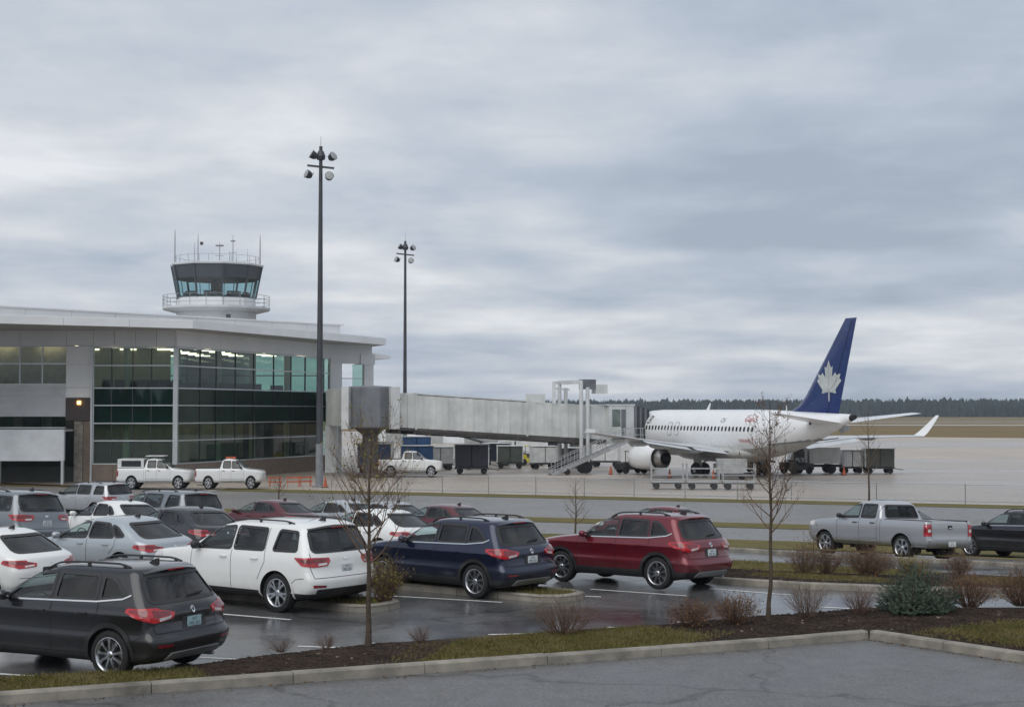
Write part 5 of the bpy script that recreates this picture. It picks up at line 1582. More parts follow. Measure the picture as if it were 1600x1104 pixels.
bb("link_corridor", MB().prism([(-15.4, 127.3), (-13.3, 123.6), (-10.6, 125), (-13.5, 141), (-16.3, 140.4)], 2.8, 5.7), "bridge_pale")
bb("link_support", MB().box((-15.6, 133, 0.7), (1.0, 1.0, 4.1)), "panel_pale")
T0, T1 = Vector((-9.7, 124.5)), Vector((8.5, 133.3))
BF = Face(tuple(T0), tuple(T1))
BL = BF.L
def zbt(u): return 2.62 - 1.22 * u / BL, 5.46 - 1.12 * u / BL
def slab(u0, u1, w0, w1, a0, a1, name, mat):
    """piece of tunnel between u0 and u1; a0, a1 pick the height between floor (0) and roof (1)"""
    vs_ = []
    for a in (a0, a1):
        for w in (w0, w1):
            for u in (u0, u1):
                b_, t_ = zbt(u)
                vs_.append(BF.p(u, b_ + (t_ - b_) * a, w))
    bb(name, MB().add(vs_, [(0, 1, 3, 2), (4, 6, 7, 5), (0, 4, 5, 1), (2, 3, 7, 6), (0, 2, 6, 4), (1, 5, 7, 3)]), mat)
secs = [(0.0, BL * 0.10, 0.0, 0.0), (BL * 0.10, BL * 0.60, 0.10, 0.02), (BL * 0.60, BL * 0.985, 0.0, 0.0)]
for s_i, (u0, u1, wo, hi_) in enumerate(secs):
    n = max(2, round((u1 - u0) / (0.56 if s_i == 1 else 0.75)))
    for side, sg in ((0.0 + wo, 1), (-2.9 - wo, -1)):
        for i in range(n):
            a, b = u0 + (u1 - u0) * i / n, u0 + (u1 - u0) * (i + 1) / n
            slab(a + 0.012, b - 0.012, side - 0.05, side + (0.0 if i % 2 else 0.05) * sg, 0.02, 0.965, "side_panel", "bridge_pale")
            slab(b - 0.035, b + 0.035, side - 0.03, side + 0.10 * sg, 0.03, 0.96, "side_rib", "bridge_pale")
    slab(u0, u1, -2.95 - wo, 0.05 + wo, 0.965 + hi_, 1.0 + hi_, "tunnel_roof", "bridge_pale")
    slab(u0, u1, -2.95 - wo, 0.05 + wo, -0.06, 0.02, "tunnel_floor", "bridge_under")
for u in (BL * 0.10, BL * 0.60, BL * 0.985, 0.05):
    slab(u - 0.08, u + 0.08, -3.1, 0.2, -0.02, 1.03, "tunnel_collar", "bridge_white" if u < 1 else "bridge_pale")
for i in range(14):
    u = BL * (0.03 + 0.066 * i)
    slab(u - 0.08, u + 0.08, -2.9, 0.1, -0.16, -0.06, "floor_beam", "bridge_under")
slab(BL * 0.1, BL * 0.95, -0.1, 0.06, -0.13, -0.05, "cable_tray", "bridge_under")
# drive column with lifting frame
uc = BL * 0.845
for w in (0.55, -3.45):
    for du in (0.0, 0.62):
        b_, t_ = zbt(uc)
        bb("lift_column", MB().tube([BF.p(uc + du, AP + 0.9, w), BF.p(uc + du, 6.55 - du * 0.9, w)], 0.17, 10), "bridge_white", smooth=True)
bb("lift_crossbeam", MB().bar(BF.p(uc, 6.45, 0.55), BF.p(uc, 6.45, -3.45), 0.28, 0.3), "bridge_white")
bb("lift_crossbeam", MB().bar(BF.p(uc - 1.7, 6.4, -1.2), BF.p(uc, 6.4, -1.2), 0.22, 0.22), "bridge_white")
bb("lift_strut", MB().bar(BF.p(uc - 1.7, 4.4, -1.2), BF.p(uc - 1.7, 6.5, -1.2), 0.4, 0.3), "bridge_white")
bb("lift_strut", MB().bar(BF.p(uc - 1.6, 5.9, -1.2), BF.p(uc - 0.2, 5.8, -1.2), 0.12), "bridge_white")
bb("control_cabinet", MB().box(BF.p(uc + 0.85, 6.25, 0.1), (1.35, 0.6, 0.85), rz=R(25)), "bridge_dark")
bb("control_cabinet", MB().box(BF.p(uc + 2.1, 5.85, 0.0), (1.15, 0.8, 0.8), rz=R(25)), "bridge_pale")
bb("air_conditioner", MB().box(BF.p(uc - 3.4, 4.98, -1.4), (1.25, 1.3, 0.85), rz=R(25)), "bridge_pale")
bb("drive_axle", MB().bar(BF.p(uc + 0.3, AP + 0.7, 0.9), BF.p(uc + 0.3, AP + 0.7, -3.8), 0.5, 0.5), "bridge_under")
for w in (0.9, 0.2, -3.1, -3.8):
    c_ = BF.p(uc + 0.3, AP + 0.52, w)
    bb("bogie_wheel", MB().lathe([(0.2, -0.18), (0.5, -0.18), (0.52, 0), (0.5, 0.18), (0.2, 0.18)], c_, 18, "Y"), "rubber")
# cab
cab = MB().prism([BF.p(BL * 0.985, 0, 0.35)[:2], BF.p(BL + 2.35, 0, 0.1)[:2], BF.p(BL + 2.9, 0, -1.4)[:2], BF.p(BL + 2.3, 0, -3.2)[:2], BF.p(BL * 0.985, 0, -3.3)[:2]], 1.15, 4.42)
bb("cab", cab, "bridge_pale")
bb("cab_roof", MB().prism([BF.p(BL * 0.97, 0, 0.42)[:2], BF.p(BL + 2.4, 0, 0.2)[:2], BF.p(BL + 3.0, 0, -1.4)[:2], BF.p(BL + 2.35, 0, -3.3)[:2], BF.p(BL * 0.97, 0, -3.4)[:2]], 4.42, 4.55), "bridge_white")
bb("cab_window", Face(BF.p(BL * 0.985, 0, 0.35)[:2], BF.p(BL + 2.35, 0, 0.1)[:2]).box(0.35, 1.2, 2.6, 4.1, 0.0, 0.03), "terminal_glass_grey")
bb("cab_door", Face(BF.p(BL * 0.985, 0, 0.35)[:2], BF.p(BL + 2.35, 0, 0.1)[:2]).box(1.3, 1.75, 1.3, 4.1, 0.0, 0.04), "bridge_dark")
bb("cab_panel", Face(BF.p(BL * 0.985, 0, 0.35)[:2], BF.p(BL + 2.35, 0, 0.1)[:2]).box(1.8, 2.6, 1.2, 4.35, 0.0, 0.05), "bridge_white")
for k in range(6):
    u = BL + 2.35 + 0.27 * k
    s_ = 0.06 * (k % 2)
    bb("bellows_fold", MB().prism([BF.p(u, 0, 0.15 + s_ - 0.04 * k)[:2], BF.p(u + 0.26, 0, 0.15 + s_ - 0.04 * k)[:2], BF.p(u + 0.50, 0, -3.1 - s_)[:2], BF.p(u + 0.24, 0, -3.1 - s_)[:2]], 1.5 + 0.02 * k, 4.4 + s_ - 0.07 * k), "gse_dark" if k % 2 else "bridge_dark")
# service stair beside the cab
st0, st1 = Vector((3.0, 128.3, AP)), Vector((9.6, 130.9, 1.45))
for side in (0.0, 0.95):
    off = Vector((0.3, -0.9, 0)) * side
    bb("stair_stringer", MB().bar(st0 + off, st1 + off, 0.06, 0.28), "galvanised")
    for zr_ in (0.55, 1.05):
        bb("stair_rail", MB().bar(st0 + off + Vector((0, 0, zr_)), st1 + off + Vector((0, 0, zr_)), 0.05), "galvanised")
    for i in range(12):
        p = st0.lerp(st1, (i + 0.5) / 12) + off
        bb("stair_baluster", MB().bar(p, p + Vector((0, 0, 1.05)), 0.04), "galvanised")
for i in range(16):
    p = st0.lerp(st1, (i + 0.6) / 16)
    bb("stair_tread", MB().box(p + Vector((0.15, -0.43, 0.02)), (0.36, 0.9, 0.04), rz=R(21)), "galvanised")
bb("stair_landing", MB().box((10.3, 130.9, 1.42), (1.9, 1.5, 0.08), rz=R(24)), "galvanised")
for p0, p1 in (((9.5, 129.9), (11.3, 130.7)), ((11.3, 130.7), (11.0, 131.5))):
    for z in (1.95, 2.5):
        bb("landing_rail", MB().bar((*p0, z), (*p1, z), 0.05), "galvanised")
    for t in (0, 0.5, 1):
        q = Vector((*p0, 1.45)).lerp(Vector((*p1, 1.45)), t)
        bb("landing_post", MB().bar(q, q + Vector((0, 0, 1.05)), 0.05), "galvanised")
bb("stair_wheel", MB().lathe([(0.1, -0.08), (0.26, -0.08), (0.26, 0.08), (0.1, 0.08)], (4.6, 128.0, AP + 0.26), 14, "Y"), "rubber")
# ------------------------------------------------------------------ airliner
pl = thing("airliner", (17.95, 126.0, AP), "white twin jet airliner with blue tail and silver maple leaf", "airplane", rz=math.atan2(0.8988, -0.4384))
ZC, RH, RWD = 3.45, 1.97, 1.88
def fus(x):
    """half width, half height and centre height of the fuselage at station x"""
    if x > 10.5:
        t = (x - 10.5) / 6.0
        k = math.sqrt(max(0.0, 1 - t ** 2.1))
        return RWD * k, RH * k, ZC - 0.35 * t * t
    if x < -4.0:
        t = (-4.0 - x) / 11.5
        k = 1 - 0.86 * t ** 1.55
        return RWD * max(0.12, 1 - 0.9 * t ** 1.5), RH * k * (1 - 0.05 * t), ZC + (RH - RH * k) * 0.80
    return RWD, RH, ZC
NS = 40
xs = [16.48, 16.3, 15.9, 15.2, 14.2, 13, 11.8, 10.5] + [10.5 - 1.0 * i for i in range(1, 15)] + [-4.5 - 0.75 * i for i in range(15)] + [-15.5]
rg_ = []
for x in xs:
    a, b, zc = fus(x)
    rg_.append([(x, a * math.cos(2 * math.pi * k / NS), zc + b * math.sin(2 * math.pi * k / NS)) for k in range(NS)])
full = MB().rings(rg_)
top, bel = MB(), MB()
for f in full.f:
    c = [sum(full.v[i][k] for i in f) / len(f) for k in range(3)]
    (bel if c[2] < ZC - 1.12 + max(0, (-4 - c[0])) * 0.115 else top).f.append(f)
top.v = full.v; bel.v = full.v
def shrink(mb):
    mp = {}
    for f in mb.f:
        for i in f:
            mp.setdefault(i, len(mp))
    v = [None] * len(mp)
    for i, j in mp.items():
        v[j] = mb.v[i]
    mb.v, mb.f = v, [tuple(mp[i] for i in f) for f in mb.f]
    return mb
fo = shrink(top).build("fuselage", "plane_white", pl, True, 60)
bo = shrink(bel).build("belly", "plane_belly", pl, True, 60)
def on_skin(x, z, side=1, off=0.012):
    a, b, zc = fus(x)
    s_ = max(-1, min(1, (z - zc) / b))
    c_ = math.sqrt(1 - s_ * s_)
    n = Vector((0, c_ / a, s_ / b)).normalized()
    return Vector((x, side * a * c_, z)) + Vector((0, side * n.y, n.z)) * off
def skin_patch(name, poly, mat, parent, side=1, off=0.012, step=0.25):
    pr = resample(poly, step)
    vs_, _, fs, *_ = geometry.delaunay_2d_cdt([Vector(p) for p in pr], [(i, (i + 1) % len(pr)) for i in range(len(pr))], [], 1, 1e-5)
    return MB().add([on_skin(q.x, q.y, side, off) for q in vs_], [tuple(f) for f in fs]).build(name, mat, parent, fix=False)
zw = 3.88
for side in (1, -1):
    n_ = 0
    x = 12.9
    while x > -5.8:
        if True:
            skin_patch("cabin_window", rounded([(x - 0.12, zw - 0.19), (x + 0.12, zw - 0.19), (x + 0.12, zw + 0.19), (x - 0.12, zw + 0.19)], 0.10, 3), "plane_window", pl, side)
        x -= 0.512
    for x0, w_, z0, z1 in ((-7.7, 0.85, 2.7, 4.6), (5.4, 0.56, 3.3, 4.35), (6.5, 0.56, 3.3, 4.35), (13.2, 0.85, 2.75, 4.6)):
        out = rounded([(x0 - w_ / 2, z0), (x0 + w_ / 2, z0), (x0 + w_ / 2, z1), (x0 - w_ / 2, z1)], 0.12, 4)
        d = skin_patch("door", out, "plane_white", pl, side, 0.010)
        rs = resample(out, 0.12)
        m = MB()
        m.tube([on_skin(a, b, side, 0.012) for a, b in rs] + [on_skin(*rs[0], side, 0.012)], 0.022, 4, False)
        m.build("door_seam", "seam_grey", d, fix=False)
        if w_ > 0.6:
            skin_patch("door_window", rounded([(x0 - 0.12, zw + 0.02), (x0 + 0.02, zw + 0.02), (x0 + 0.02, zw + 0.2), (x0 - 0.12, zw + 0.2)], 0.05, 3), "plane_window", d, side, 0.02)
            skin_patch("door_handle", [(x0 - 0.3, zw - 0.28), (x0 - 0.05, zw - 0.28), (x0 - 0.05, zw - 0.16), (x0 - 0.3, zw - 0.16)], "text_black", d, side, 0.02)
    skin_patch("cheat_line", [(-7.0, 2.62), (-14.0, 3.28), (-14.0, 3.36), (-7.0, 2.76)], "seam_grey", pl, side, 0.014)
def skin_text(txt, size, x0, z0, mat, side=1, shear=0.0, stretch=1.0):
    me = text_mesh(txt, size, shear)
    for v in me.vertices:
        # reading direction on the left side runs from nose (left) to tail (right)
        p = on_skin(x0 - side * v.co.x * stretch, z0 + v.co.y, side, 0.02)
        v.co = p
    link("lettering", me, mat, pl)
for side in (1, -1):
    skin_text("M/", 1.0, 12.2, 4.52, "text_red", side, 0.5)
    skin_text("/B", 0.95, 10.4, 4.52, "text_black", side, 0.4, 1.1)
    skin_text("CoyZ", 0.62, -4.9, 4.66, "text_red", side, 0.1, 1.0)
    skin_text("- --- - --", 0.4, -4.7, 5.0, "seam_grey", side, 0.0, 0.9)
    skin_text("WANAN Y", 0.42, -4.7, 2.95, "text_red", side, 0.0, 0.9)
    skin_text("CN", 0.5, -1.2, 4.55, "seam_grey", side, 0.0, 0.9)
# tail cone and APU
MB().rings([[(-15.5 + 0.0, 0.24 * math.cos(a), fus(-15.5)[2] + 0.26 * math.sin(a)) for a in [2 * math.pi * k / 14 for k in range(14)]], [(-15.95, 0.15 * math.cos(a), fus(-15.5)[2] + 0.06 + 0.16 * math.sin(a)) for a in [2 * math.pi * k / 14 for k in range(14)]]]).build("exhaust_cone", "engine_dark", pl, True)
skin_patch("tail_patch", [(-14.3, 3.65), (-15.35, 3.95), (-15.4, 4.15), (-14.7, 4.25), (-14.0, 3.9)], "seam_grey", pl, 1, 0.014, 0.12)  # darker grey patch on the left of the tail cone
# lifting surfaces
def airfoil(chord, thick, n=9):
    up, lo = [], []
    for k in range(n + 1):
        t = (1 - math.cos(math.pi * k / n)) / 2
        y = thick * chord * 5 * (0.2969 * math.sqrt(t) - 0.126 * t - 0.3516 * t ** 2 + 0.2843 * t ** 3 - 0.1015 * t ** 4)
        up.append((-t * chord, y)); lo.append((-t * chord, -y * 0.75))
    return up + lo[-2:0:-1]
def wing(name, stations, mat, vertical=False):
    rings = []
    for (w, xle, ch, z, th) in stations:
        rings.append([(xle + a, (0 + b) if vertical else w, z if vertical else z + b) if vertical else (xle + a, w, z + b) for a, b in airfoil(ch, th)])
    return MB().rings(rings).build(name, mat, pl, True, 50)
for sg in (1, -1):
    tip = 15.5 if sg > 0 else 16.0
    wg = wing("wing", [(sg * 1.2, 5.4, 8.0, 2.05, 0.14), (sg * 2.2, 4.9, 7.3, 2.12, 0.13), (sg * 5.2, 3.0, 4.9, 2.48, 0.12), (sg * 10, 0.35, 3.3, 3.06, 0.11), (sg * tip, -3.2, 1.75, 3.70 if sg > 0 else 3.2, 0.10)], "wing_grey")
    for w_, xc, zc_, l in ((4.6, -1.4, 2.12, 2.6), (7.4, -1.55, 2.5, 2.3), (9.6, -1.9, 2.75, 2.1), (12.0, -2.8, 3.05, 1.7)):
        MB().lathe([(0.02, l), (0.16, l * 0.75), (0.23, l * 0.3), (0.2, -l * 0.1), (0.1, -l * 0.4), (0.02, -l * 0.55)], (xc, sg * w_, zc_), 10, "X").build("flap_fairing", "wing_grey", wg, True)
    for (w0, w1, xa, xb, za, zb_) in ((2.4, 5.0, -2.35, -1.9, 2.1, 2.38), (5.6, 10.2, -1.95, -2.95, 2.42, 3.0)):
        MB().add([(xa, sg * w0, za), (xb, sg * w1, zb_), (xb - 0.75, sg * w1, zb_ - 0.16), (xa - 0.95, sg * w0, za - 0.2), (xa, sg * w0, za + 0.06), (xb, sg * w1, zb_ + 0.06)], [(0, 1, 2, 3), (4, 3, 2, 5), (0, 4, 5, 1), (0, 3, 4), (1, 5, 2)]).build("flap", "wing_grey", wg)
    st = wing("tailplane", [(sg * 0.3, -11.2, 3.5, 4.42, 0.09), (sg * 6.4, -14.2, 1.45, 5.12, 0.09)], "plane_white")
    if sg < 0:
        rings = []
        for t in (0, 0.15, 0.4, 0.7, 1.0):
            w_ = sg * (tip + 0.1 + 0.75 * t ** 0.6 + 0.5 * t); z = 3.2 + 1.75 * t; xle = -3.3 - 1.5 * t; ch = 1.45 - 1.05 * t
            rings.append([(xle + a, w_ + b * 0.8, z) for a, b in airfoil(ch, 0.09)])
        MB().rings(rings).build("winglet", "plane_white", wg, True, 50)
    else:
        MB().box((-4.3, sg * (tip + 0.02), 3.82), (1.3, 0.10, 0.3)).build("wing_tip_light", "plane_white", wg)
    # engines
    ec = (0, sg * 4.83, 1.42)
    e_ = bpy.data.objects.new("engine", None); COL.objects.link(e_); e_.parent = pl; e_.location = ec
    nac = MB().lathe([(0.80, 6.55), (0.95, 6.9), (1.05, 6.75), (1.13, 6.0), (1.15, 5.2), (1.10, 4.2), (0.99, 3.1), (0.95, 3.1), (0.95, 4.2)], n=32, axis="X", cap=False)
    for i, p in enumerate(nac.v):
        nac.v[i] = (p[0], p[1], p[2] if p[2] > -0.7 else -0.7 + (p[2] + 0.7) * 0.65)
    nac.build("nacelle", "plane_white", e_, True, 50)
    MB().lathe([(0.80, 4.3), (0.78, 3.2), (0.56, 2.4), (0.50, 2.35), (0.48, 3.1)], n=26, axis="X", cap=False).build("core_cowl", "engine_metal", e_, True)
    MB().lathe([(0.40, 3.2), (0.34, 2.6), (0.2, 2.1), (0.03, 1.75)], n=20, axis="X", cap=False).build("exhaust_plug", "engine_dark", e_, True)
    MB().lathe([(0.0, 4.15), (0.9, 4.15)], n=24, axis="X", cap=False).build("bypass_duct", "engine_dark", e_, fix=False)
    MB().lathe([(0.0, 6.3), (0.25, 5.95), (0.85, 5.9)], n=24, axis="X", cap=False).build("fan", "engine_dark", e_, True)
    MB().add([(5.6, -0.12, 0.95), (5.6, 0.12, 0.95), (1.6, 0.16, 0.75), (1.6, -0.16, 0.75), (4.2, -0.12, 1.15), (4.2, 0.12, 1.15), (0.8, 0.16, 0.95), (0.8, -0.16, 0.95)], [(0, 1, 2, 3), (4, 7, 6, 5), (0, 4, 5, 1), (2, 6, 7, 3), (0, 3, 7, 4), (1, 5, 6, 2)]).build("pylon", "plane_white", e_)
    # main gear
    g_ = bpy.data.objects.new("main_gear", None); COL.objects.link(g_); g_.parent = pl; g_.location = (0, sg * 3.0, 0)
    MB().tube([(0.1, 0, 2.1), (0, 0, 0.57)], 0.14, 10).build("strut", "gse_grey", g_, True)
    MB().bar((0.0, -sg * 1.4, 1.7), (0.0, 0, 1.0), 0.12).build("side_brace", "gse_grey", g_)
    MB().box((0.25, sg * 0.22, 1.35), (0.75, 0.05, 1.25)).build("gear_door", "plane_belly", g_)
    for dy in (-0.42, 0.42):
        MB().lathe([(0.25, -0.19), (0.5, -0.2), (0.565, -0.1), (0.565, 0.1), (0.5, 0.2), (0.25, 0.19), (0.22, 0.08), (0.22, -0.08)], (0, dy, 0.57), 24, "Y", True).build("wheel", "rubber", g_, True)
        MB().lathe([(0.0, 0.13 if dy > 0 else -0.13), (0.24, 0.16 if dy > 0 else -0.16)], (0, dy, 0.57), 16, "Y", False).build("hub", "gse_grey", g_)
# wing to body fairing
MB().rings([[(x, a * math.cos(t), 1.95 + b * math.sin(t)) for t in [2 * math.pi * k / 20 for k in range(20)]] for x, a, b in ((7.0, 0.8, 0.3), (5.5, 1.85, 0.75), (2.5, 2.1, 0.85), (-1.5, 2.1, 0.85), (-3.5, 1.75, 0.7), (-5.2, 0.9, 0.3))]).build("wing_fairing", "plane_belly", pl, True, 50)
# nose gear
g_ = bpy.data.objects.new("nose_gear", None); COL.objects.link(g_); g_.parent = pl; g_.location = (12.6, 0, 0)
MB().tube([(0, 0, 2.0), (0, 0, 0.36)], 0.09, 8).build("strut", "gse_grey", g_, True)
for dy in (-0.2, 0.2):
    MB().lathe([(0.15, -0.1), (0.33, -0.1), (0.36, 0), (0.33, 0.1), (0.15, 0.1)], (0, dy, 0.36), 18, "Y").build("wheel", "rubber", g_, True)
# fin with dorsal fillet and rudder
fin = MB()
rings = []
for t in (0.0, 0.03, 0.10, 0.2, 0.4, 0.7, 1.0):
    z = 5.0 + 7.1 * t
    le = -8.85 - 6.05 * t + (1.6 * max(0, 1 - t / 0.14) ** 1.5)
    te = -14.0 - 2.2 * t
    ch = le - te
    th = 0.075 if t > 0.12 else 0.075 * 4.7 / ch
    rings.append([(le + a, b, z) for a, b in airfoil(ch, th)])
fb = fin.rings(rings).build("fin", "plane_blue", pl, True, 50)
for side in (1, -1):
    def fy(x, z):
        t = (z - 5.0) / 7.1
        le = -8.85 - 6.05 * t; te = -14.0 - 2.2 * t; ch = le - te
        s_ = min(0.98, max(0.02, (le - x) / ch))
        return 0.076 * ch * 5 * (0.2969 * math.sqrt(s_) - 0.126 * s_ - 0.3516 * s_ ** 2 + 0.2843 * s_ ** 3 - 0.1015 * s_ ** 4)
    leaf_h = [(0.0, 1.0), (0.09, 0.80), (0.17, 0.84), (0.13, 0.56), (0.27, 0.68), (0.31, 0.61), (0.47, 0.645), (0.425, 0.52), (0.50, 0.47), (0.26, 0.24), (0.285, 0.14), (0.045, 0.175), (0.03, 0.16)]
    stem = [(0.018, -0.06), (-0.018, -0.06)]
    outl = [(a, b) for a, b in leaf_h] + stem + [(-a, b) for a, b in leaf_h[::-1][:-1]]
    S_ = 2.9
    def lp(a, b):
        z = 6.2 + b * S_
        x = -13.05 - a * S_ * 0.96
        return x, z
    pr = resample(outl, 0.06)
    cs, _, fs, *_ = geometry.delaunay_2d_cdt([Vector(p) for p in pr], [(i, (i + 1) % len(pr)) for i in range(len(pr))], [], 1, 1e-6)
    vv = []
    for q in cs:
        x, z = lp(q.x, q.y)
        vv.append((x, side * (fy(x, z) + 0.02), z))
    MB().add(vv, [tuple(f) for f in fs]).build("maple_leaf_emblem", "leaf_silver", fb, fix=False)
    # veins
    vm = MB()
    for a0, b0, a1, b1 in ((0, 0.1, 0, 0.9), (0, 0.18, 0.36, 0.52), (0, 0.18, -0.36, 0.52), (0, 0.17, 0.2, 0.2), (0, 0.17, -0.2, 0.2)):
        p, q = lp(a0, b0), lp(a1, b1)
        vm.bar((p[0], side * (fy(*p) + 0.03), p[1]), (q[0], side * (fy(*q) + 0.03), q[1]), 0.03, 0.01)
    vm.build("leaf_vein", "gse_grey", fb)
    m = MB()
    for t0, t1 in ((0.02, 0.97),):
        p0 = (-12.75 - 1.95 * t0, 5.0 + 7.1 * t0); p1 = (-12.8 - 2.95 * t1, 5.0 + 7.1 * t1)
        m.bar((p0[0], side * (fy(*p0) + 0.006), p0[1]), (p1[0], side * (fy(*p1) + 0.006), p1[1]), 0.035, 0.012)
    m.build("rudder_seam", "text_black", fb)
MB().tube([(3.4, 0, 5.4), (3.05, 0, 5.95)], [0.14, 0.05], 6).build("blade_antenna", "plane_white", pl)
MB().tube([(-7.6, 0, 5.35), (-7.6, 0, 5.75)], [0.05, 0.03], 6).build("blade_antenna", "plane_white", pl)
MB().bar((-12.3, 1.35, 4.3), (-12.5, 1.3, 4.55), 0.06, 0.14).build("drain_mast", "engine_dark", pl)
MB().bar((-9.2, 0.0, 1.75), (-9.5, 0.0, 1.45), 0.06, 0.12).build("drain_mast", "engine_dark", pl)

# ------------------------------------------------------------------ ground equipment
def wheels(par, pts, r, w=0.2, name="wheel"):
    for x, y in pts:
        MB().lathe([(r * 0.45, -w / 2), (r * 0.9, -w / 2), (r, 0), (r * 0.9, w / 2), (r * 0.45, w / 2)], (x, y, r), 16, "Y").build(name, "rubber", par, True)
fleet = copy_tree(trk)
set_vehicle(fleet, -25.6, 106.0, 0, "white fleet pickup with roof plate, left one of two by the terminal", P["fleet"], (1.20, 0.99), cat="pickup truck", group="airport fleet trucks", name="fleet_pickup")
fleet.scale = (0.88, 0.95, 1.12)
MB().b2(2.2, 3.6, -0.75, 0.75, 1.99, 2.03).build("roof_plate", "gse_white", fleet)
MB().b2(0.1, 2.1, -0.82, 0.82, 1.28, 1.84).build("bed_cap", "gse_white", fleet)
for sg in (1, -1):
    MB().b2(0.4, 1.9, sg * 0.825 - 0.01, sg * 0.825 + 0.01, 1.38, 1.74).build("cap_window", "plane_window", fleet)
f2 = copy_tree(trk)
set_vehicle(f2, -20.3, 106.0, 0, "white fleet pickup with open bed, right one of two by the terminal", P["fleet"], (1.20, 0.99), cat="pickup truck", group="airport fleet trucks", name="fleet_pickup")
f2.scale = (0.80, 0.95, 1.10)
MB().b2(2.5, 3.3, -0.2, 0.2, 1.89, 1.99).build("beacon_bar", "safety_orange", f2)
f3 = copy_tree(trk)
set_vehicle(f3, -9.6, 125.2, 0, "white service pickup under the boarding bridge", P["fleet"], (1.20, 0.99), cat="pickup truck", group="airport fleet trucks", name="service_pickup")
f3.scale = (0.90, 0.95, 1.12)
def cart(x, y, rz, label, boxmat, name="baggage_cart", L=2.9, H=1.75, open_side=True):
    t = thing(name, (x, y, AP), label, "cart", R(rz), "ground equipment on the apron")
    MB().b2(-L / 2, L / 2, -0.8, 0.8, 0.42, 0.56).build("deck", "gse_dark", t)
    MB().b2(-L / 2, L / 2, 0.74, 0.8, 0.56, 0.56 + H).build("back_wall", boxmat, t)
    for sx in (-1, 1):
        MB().box((sx * L / 2 * 0.98, 0, 0.56 + H / 2), (0.06, 1.6, H)).build("end_wall", "gse_white", t)
    MB().b2(-L / 2 - 0.05, L / 2 + 0.05, -0.85, 0.85, 0.56 + H, 0.62 + H).build("roof", "gse_white", t)
    if open_side:
        for k in range(2):
            MB().b2(-L / 2 + 0.08 + k * (L / 2 - 0.05), -0.04 + k * (L / 2 - 0.05), -0.8, -0.76, 0.6, 0.5 + H).build("curtain", boxmat, t)
    wheels(t, [(-L * 0.35, -0.7), (L * 0.35, -0.7), (-L * 0.35, 0.7), (L * 0.35, 0.7)], 0.26)
    MB().bar((L / 2, 0, 0.45), (L / 2 + 0.9, 0, 0.3), 0.06).build("tow_bar", "gse_dark", t)
    return t
cart(-3.4, 130.5, 0, "baggage cart with black curtain sides beside the service pickup", "gse_navy", H=1.9)
cart(-11.9, 133.0, 5, "blue covered baggage cart behind the rotunda pedestal", "gse_blue", H=1.9)
cart(-8.3, 134.5, 5, "blue covered baggage cart behind the service pickup", "gse_blue", H=1.7)
cart(-9.5, 152.0, 10, "small blue covered cart far behind the boarding bridge", "gse_blue", H=2.2)
def box_truck(x, y, rz, label, boxmat, L=6.4, H=2.3, boxw=(0.0, 4.2), name="service_truck", cabmat="gse_white", tank=False):
    t = thing(name, (x, y, AP), label, "truck", R(rz), "ground equipment on the apron")
    MB().b2(-0.1, L, -0.55, 0.55, 0.55, 0.75).build("chassis", "gse_dark", t)
    if tank:
        MB().rings([[(xx, 0.95 * k_ * math.cos(a), 1.7 + 0.85 * k_ * math.sin(a)) for a in [2 * math.pi * q / 18 for q in range(18)]] for xx, k_ in ((boxw[0], 0.7), (boxw[0] + 0.12, 1), (boxw[1] - 0.12, 1), (boxw[1], 0.7))]).build("tank", boxmat, t, True, 50)
    else:
        MB().b2(boxw[0], boxw[1], -1.1, 1.1, 0.85, 0.85 + H).build("box_body", boxmat, t)
        MB().b2(boxw[0] - 0.03, boxw[1] + 0.03, -1.13, 1.13, 0.85 + H, 0.93 + H).build("box_roof", "gse_white", t)
    x0 = boxw[1] + 0.15
    prof = [(x0, 0.6), (L, 0.6), (L, 1.15), (L - 0.25, 1.35), (L - 0.6, 2.2), (x0 + 0.1, 2.3), (x0, 2.2)]
    MB().rings([[(a, yy, b) for a, b in prof] for yy in (-1.0, 1.0)]).build("cab", cabmat, t)
    for sg in (1, -1):
        MB().add([(x0 + 0.3, sg * 1.005, 1.35), (L - 0.45, sg * 1.005, 1.35), (L - 0.72, sg * 1.005, 2.1), (x0 + 0.3, sg * 1.005, 2.1)], [(0, 1, 2, 3)]).build("cab_window", "plane_window", t, fix=False)
    MB().add([(L - 0.245, -0.9, 1.4), (L - 0.245, 0.9, 1.4), (L - 0.58, 0.8, 2.15), (L - 0.58, -0.8, 2.15)], [(0, 1, 2, 3)]).build("windscreen", "plane_window", t, fix=False)
    wheels(t, [(L * 0.2, -0.95), (L * 0.2, 0.95), (L * 0.83, -0.95), (L * 0.83, 0.95)], 0.42, 0.28)
    return t
box_truck(28.0, 131.5, 180, "white lavatory truck behind the airliner tail", "gse_white", 4.6, 1.3, (0.2, 2.8))
cart(29.0, 131.8, 0, "white equipment cart with yellow hose reel behind the tail", "gse_white", H=1.4, L=1.7)
cart(31.2, 131.2, 0, "dark olive baggage cart at the end of the train behind the tail", "dark_olive", H=1.55, L=2.5)
box_truck(3.6, 160.0, 180, "white box truck standing far under the boarding bridge", "gse_white", 5.6, 1.7, (0.0, 3.2))
box_truck(-4.5, 165.0, 0, "white de-icing truck with dark booms far under the bridge", "gse_grey", 7.0, 1.6, (0.0, 4.2))
box_truck(-0.5, 170.0, 0, "grey box truck far behind the black baggage cart", "gse_grey", 6.5, 2.4, (0.0, 4.0))
cart(7.0, 152.0, 0, "tall pale cargo box standing on the apron under the bridge", "gse_grey", H=2.0, L=2.8, open_side=False, name="cargo_box")
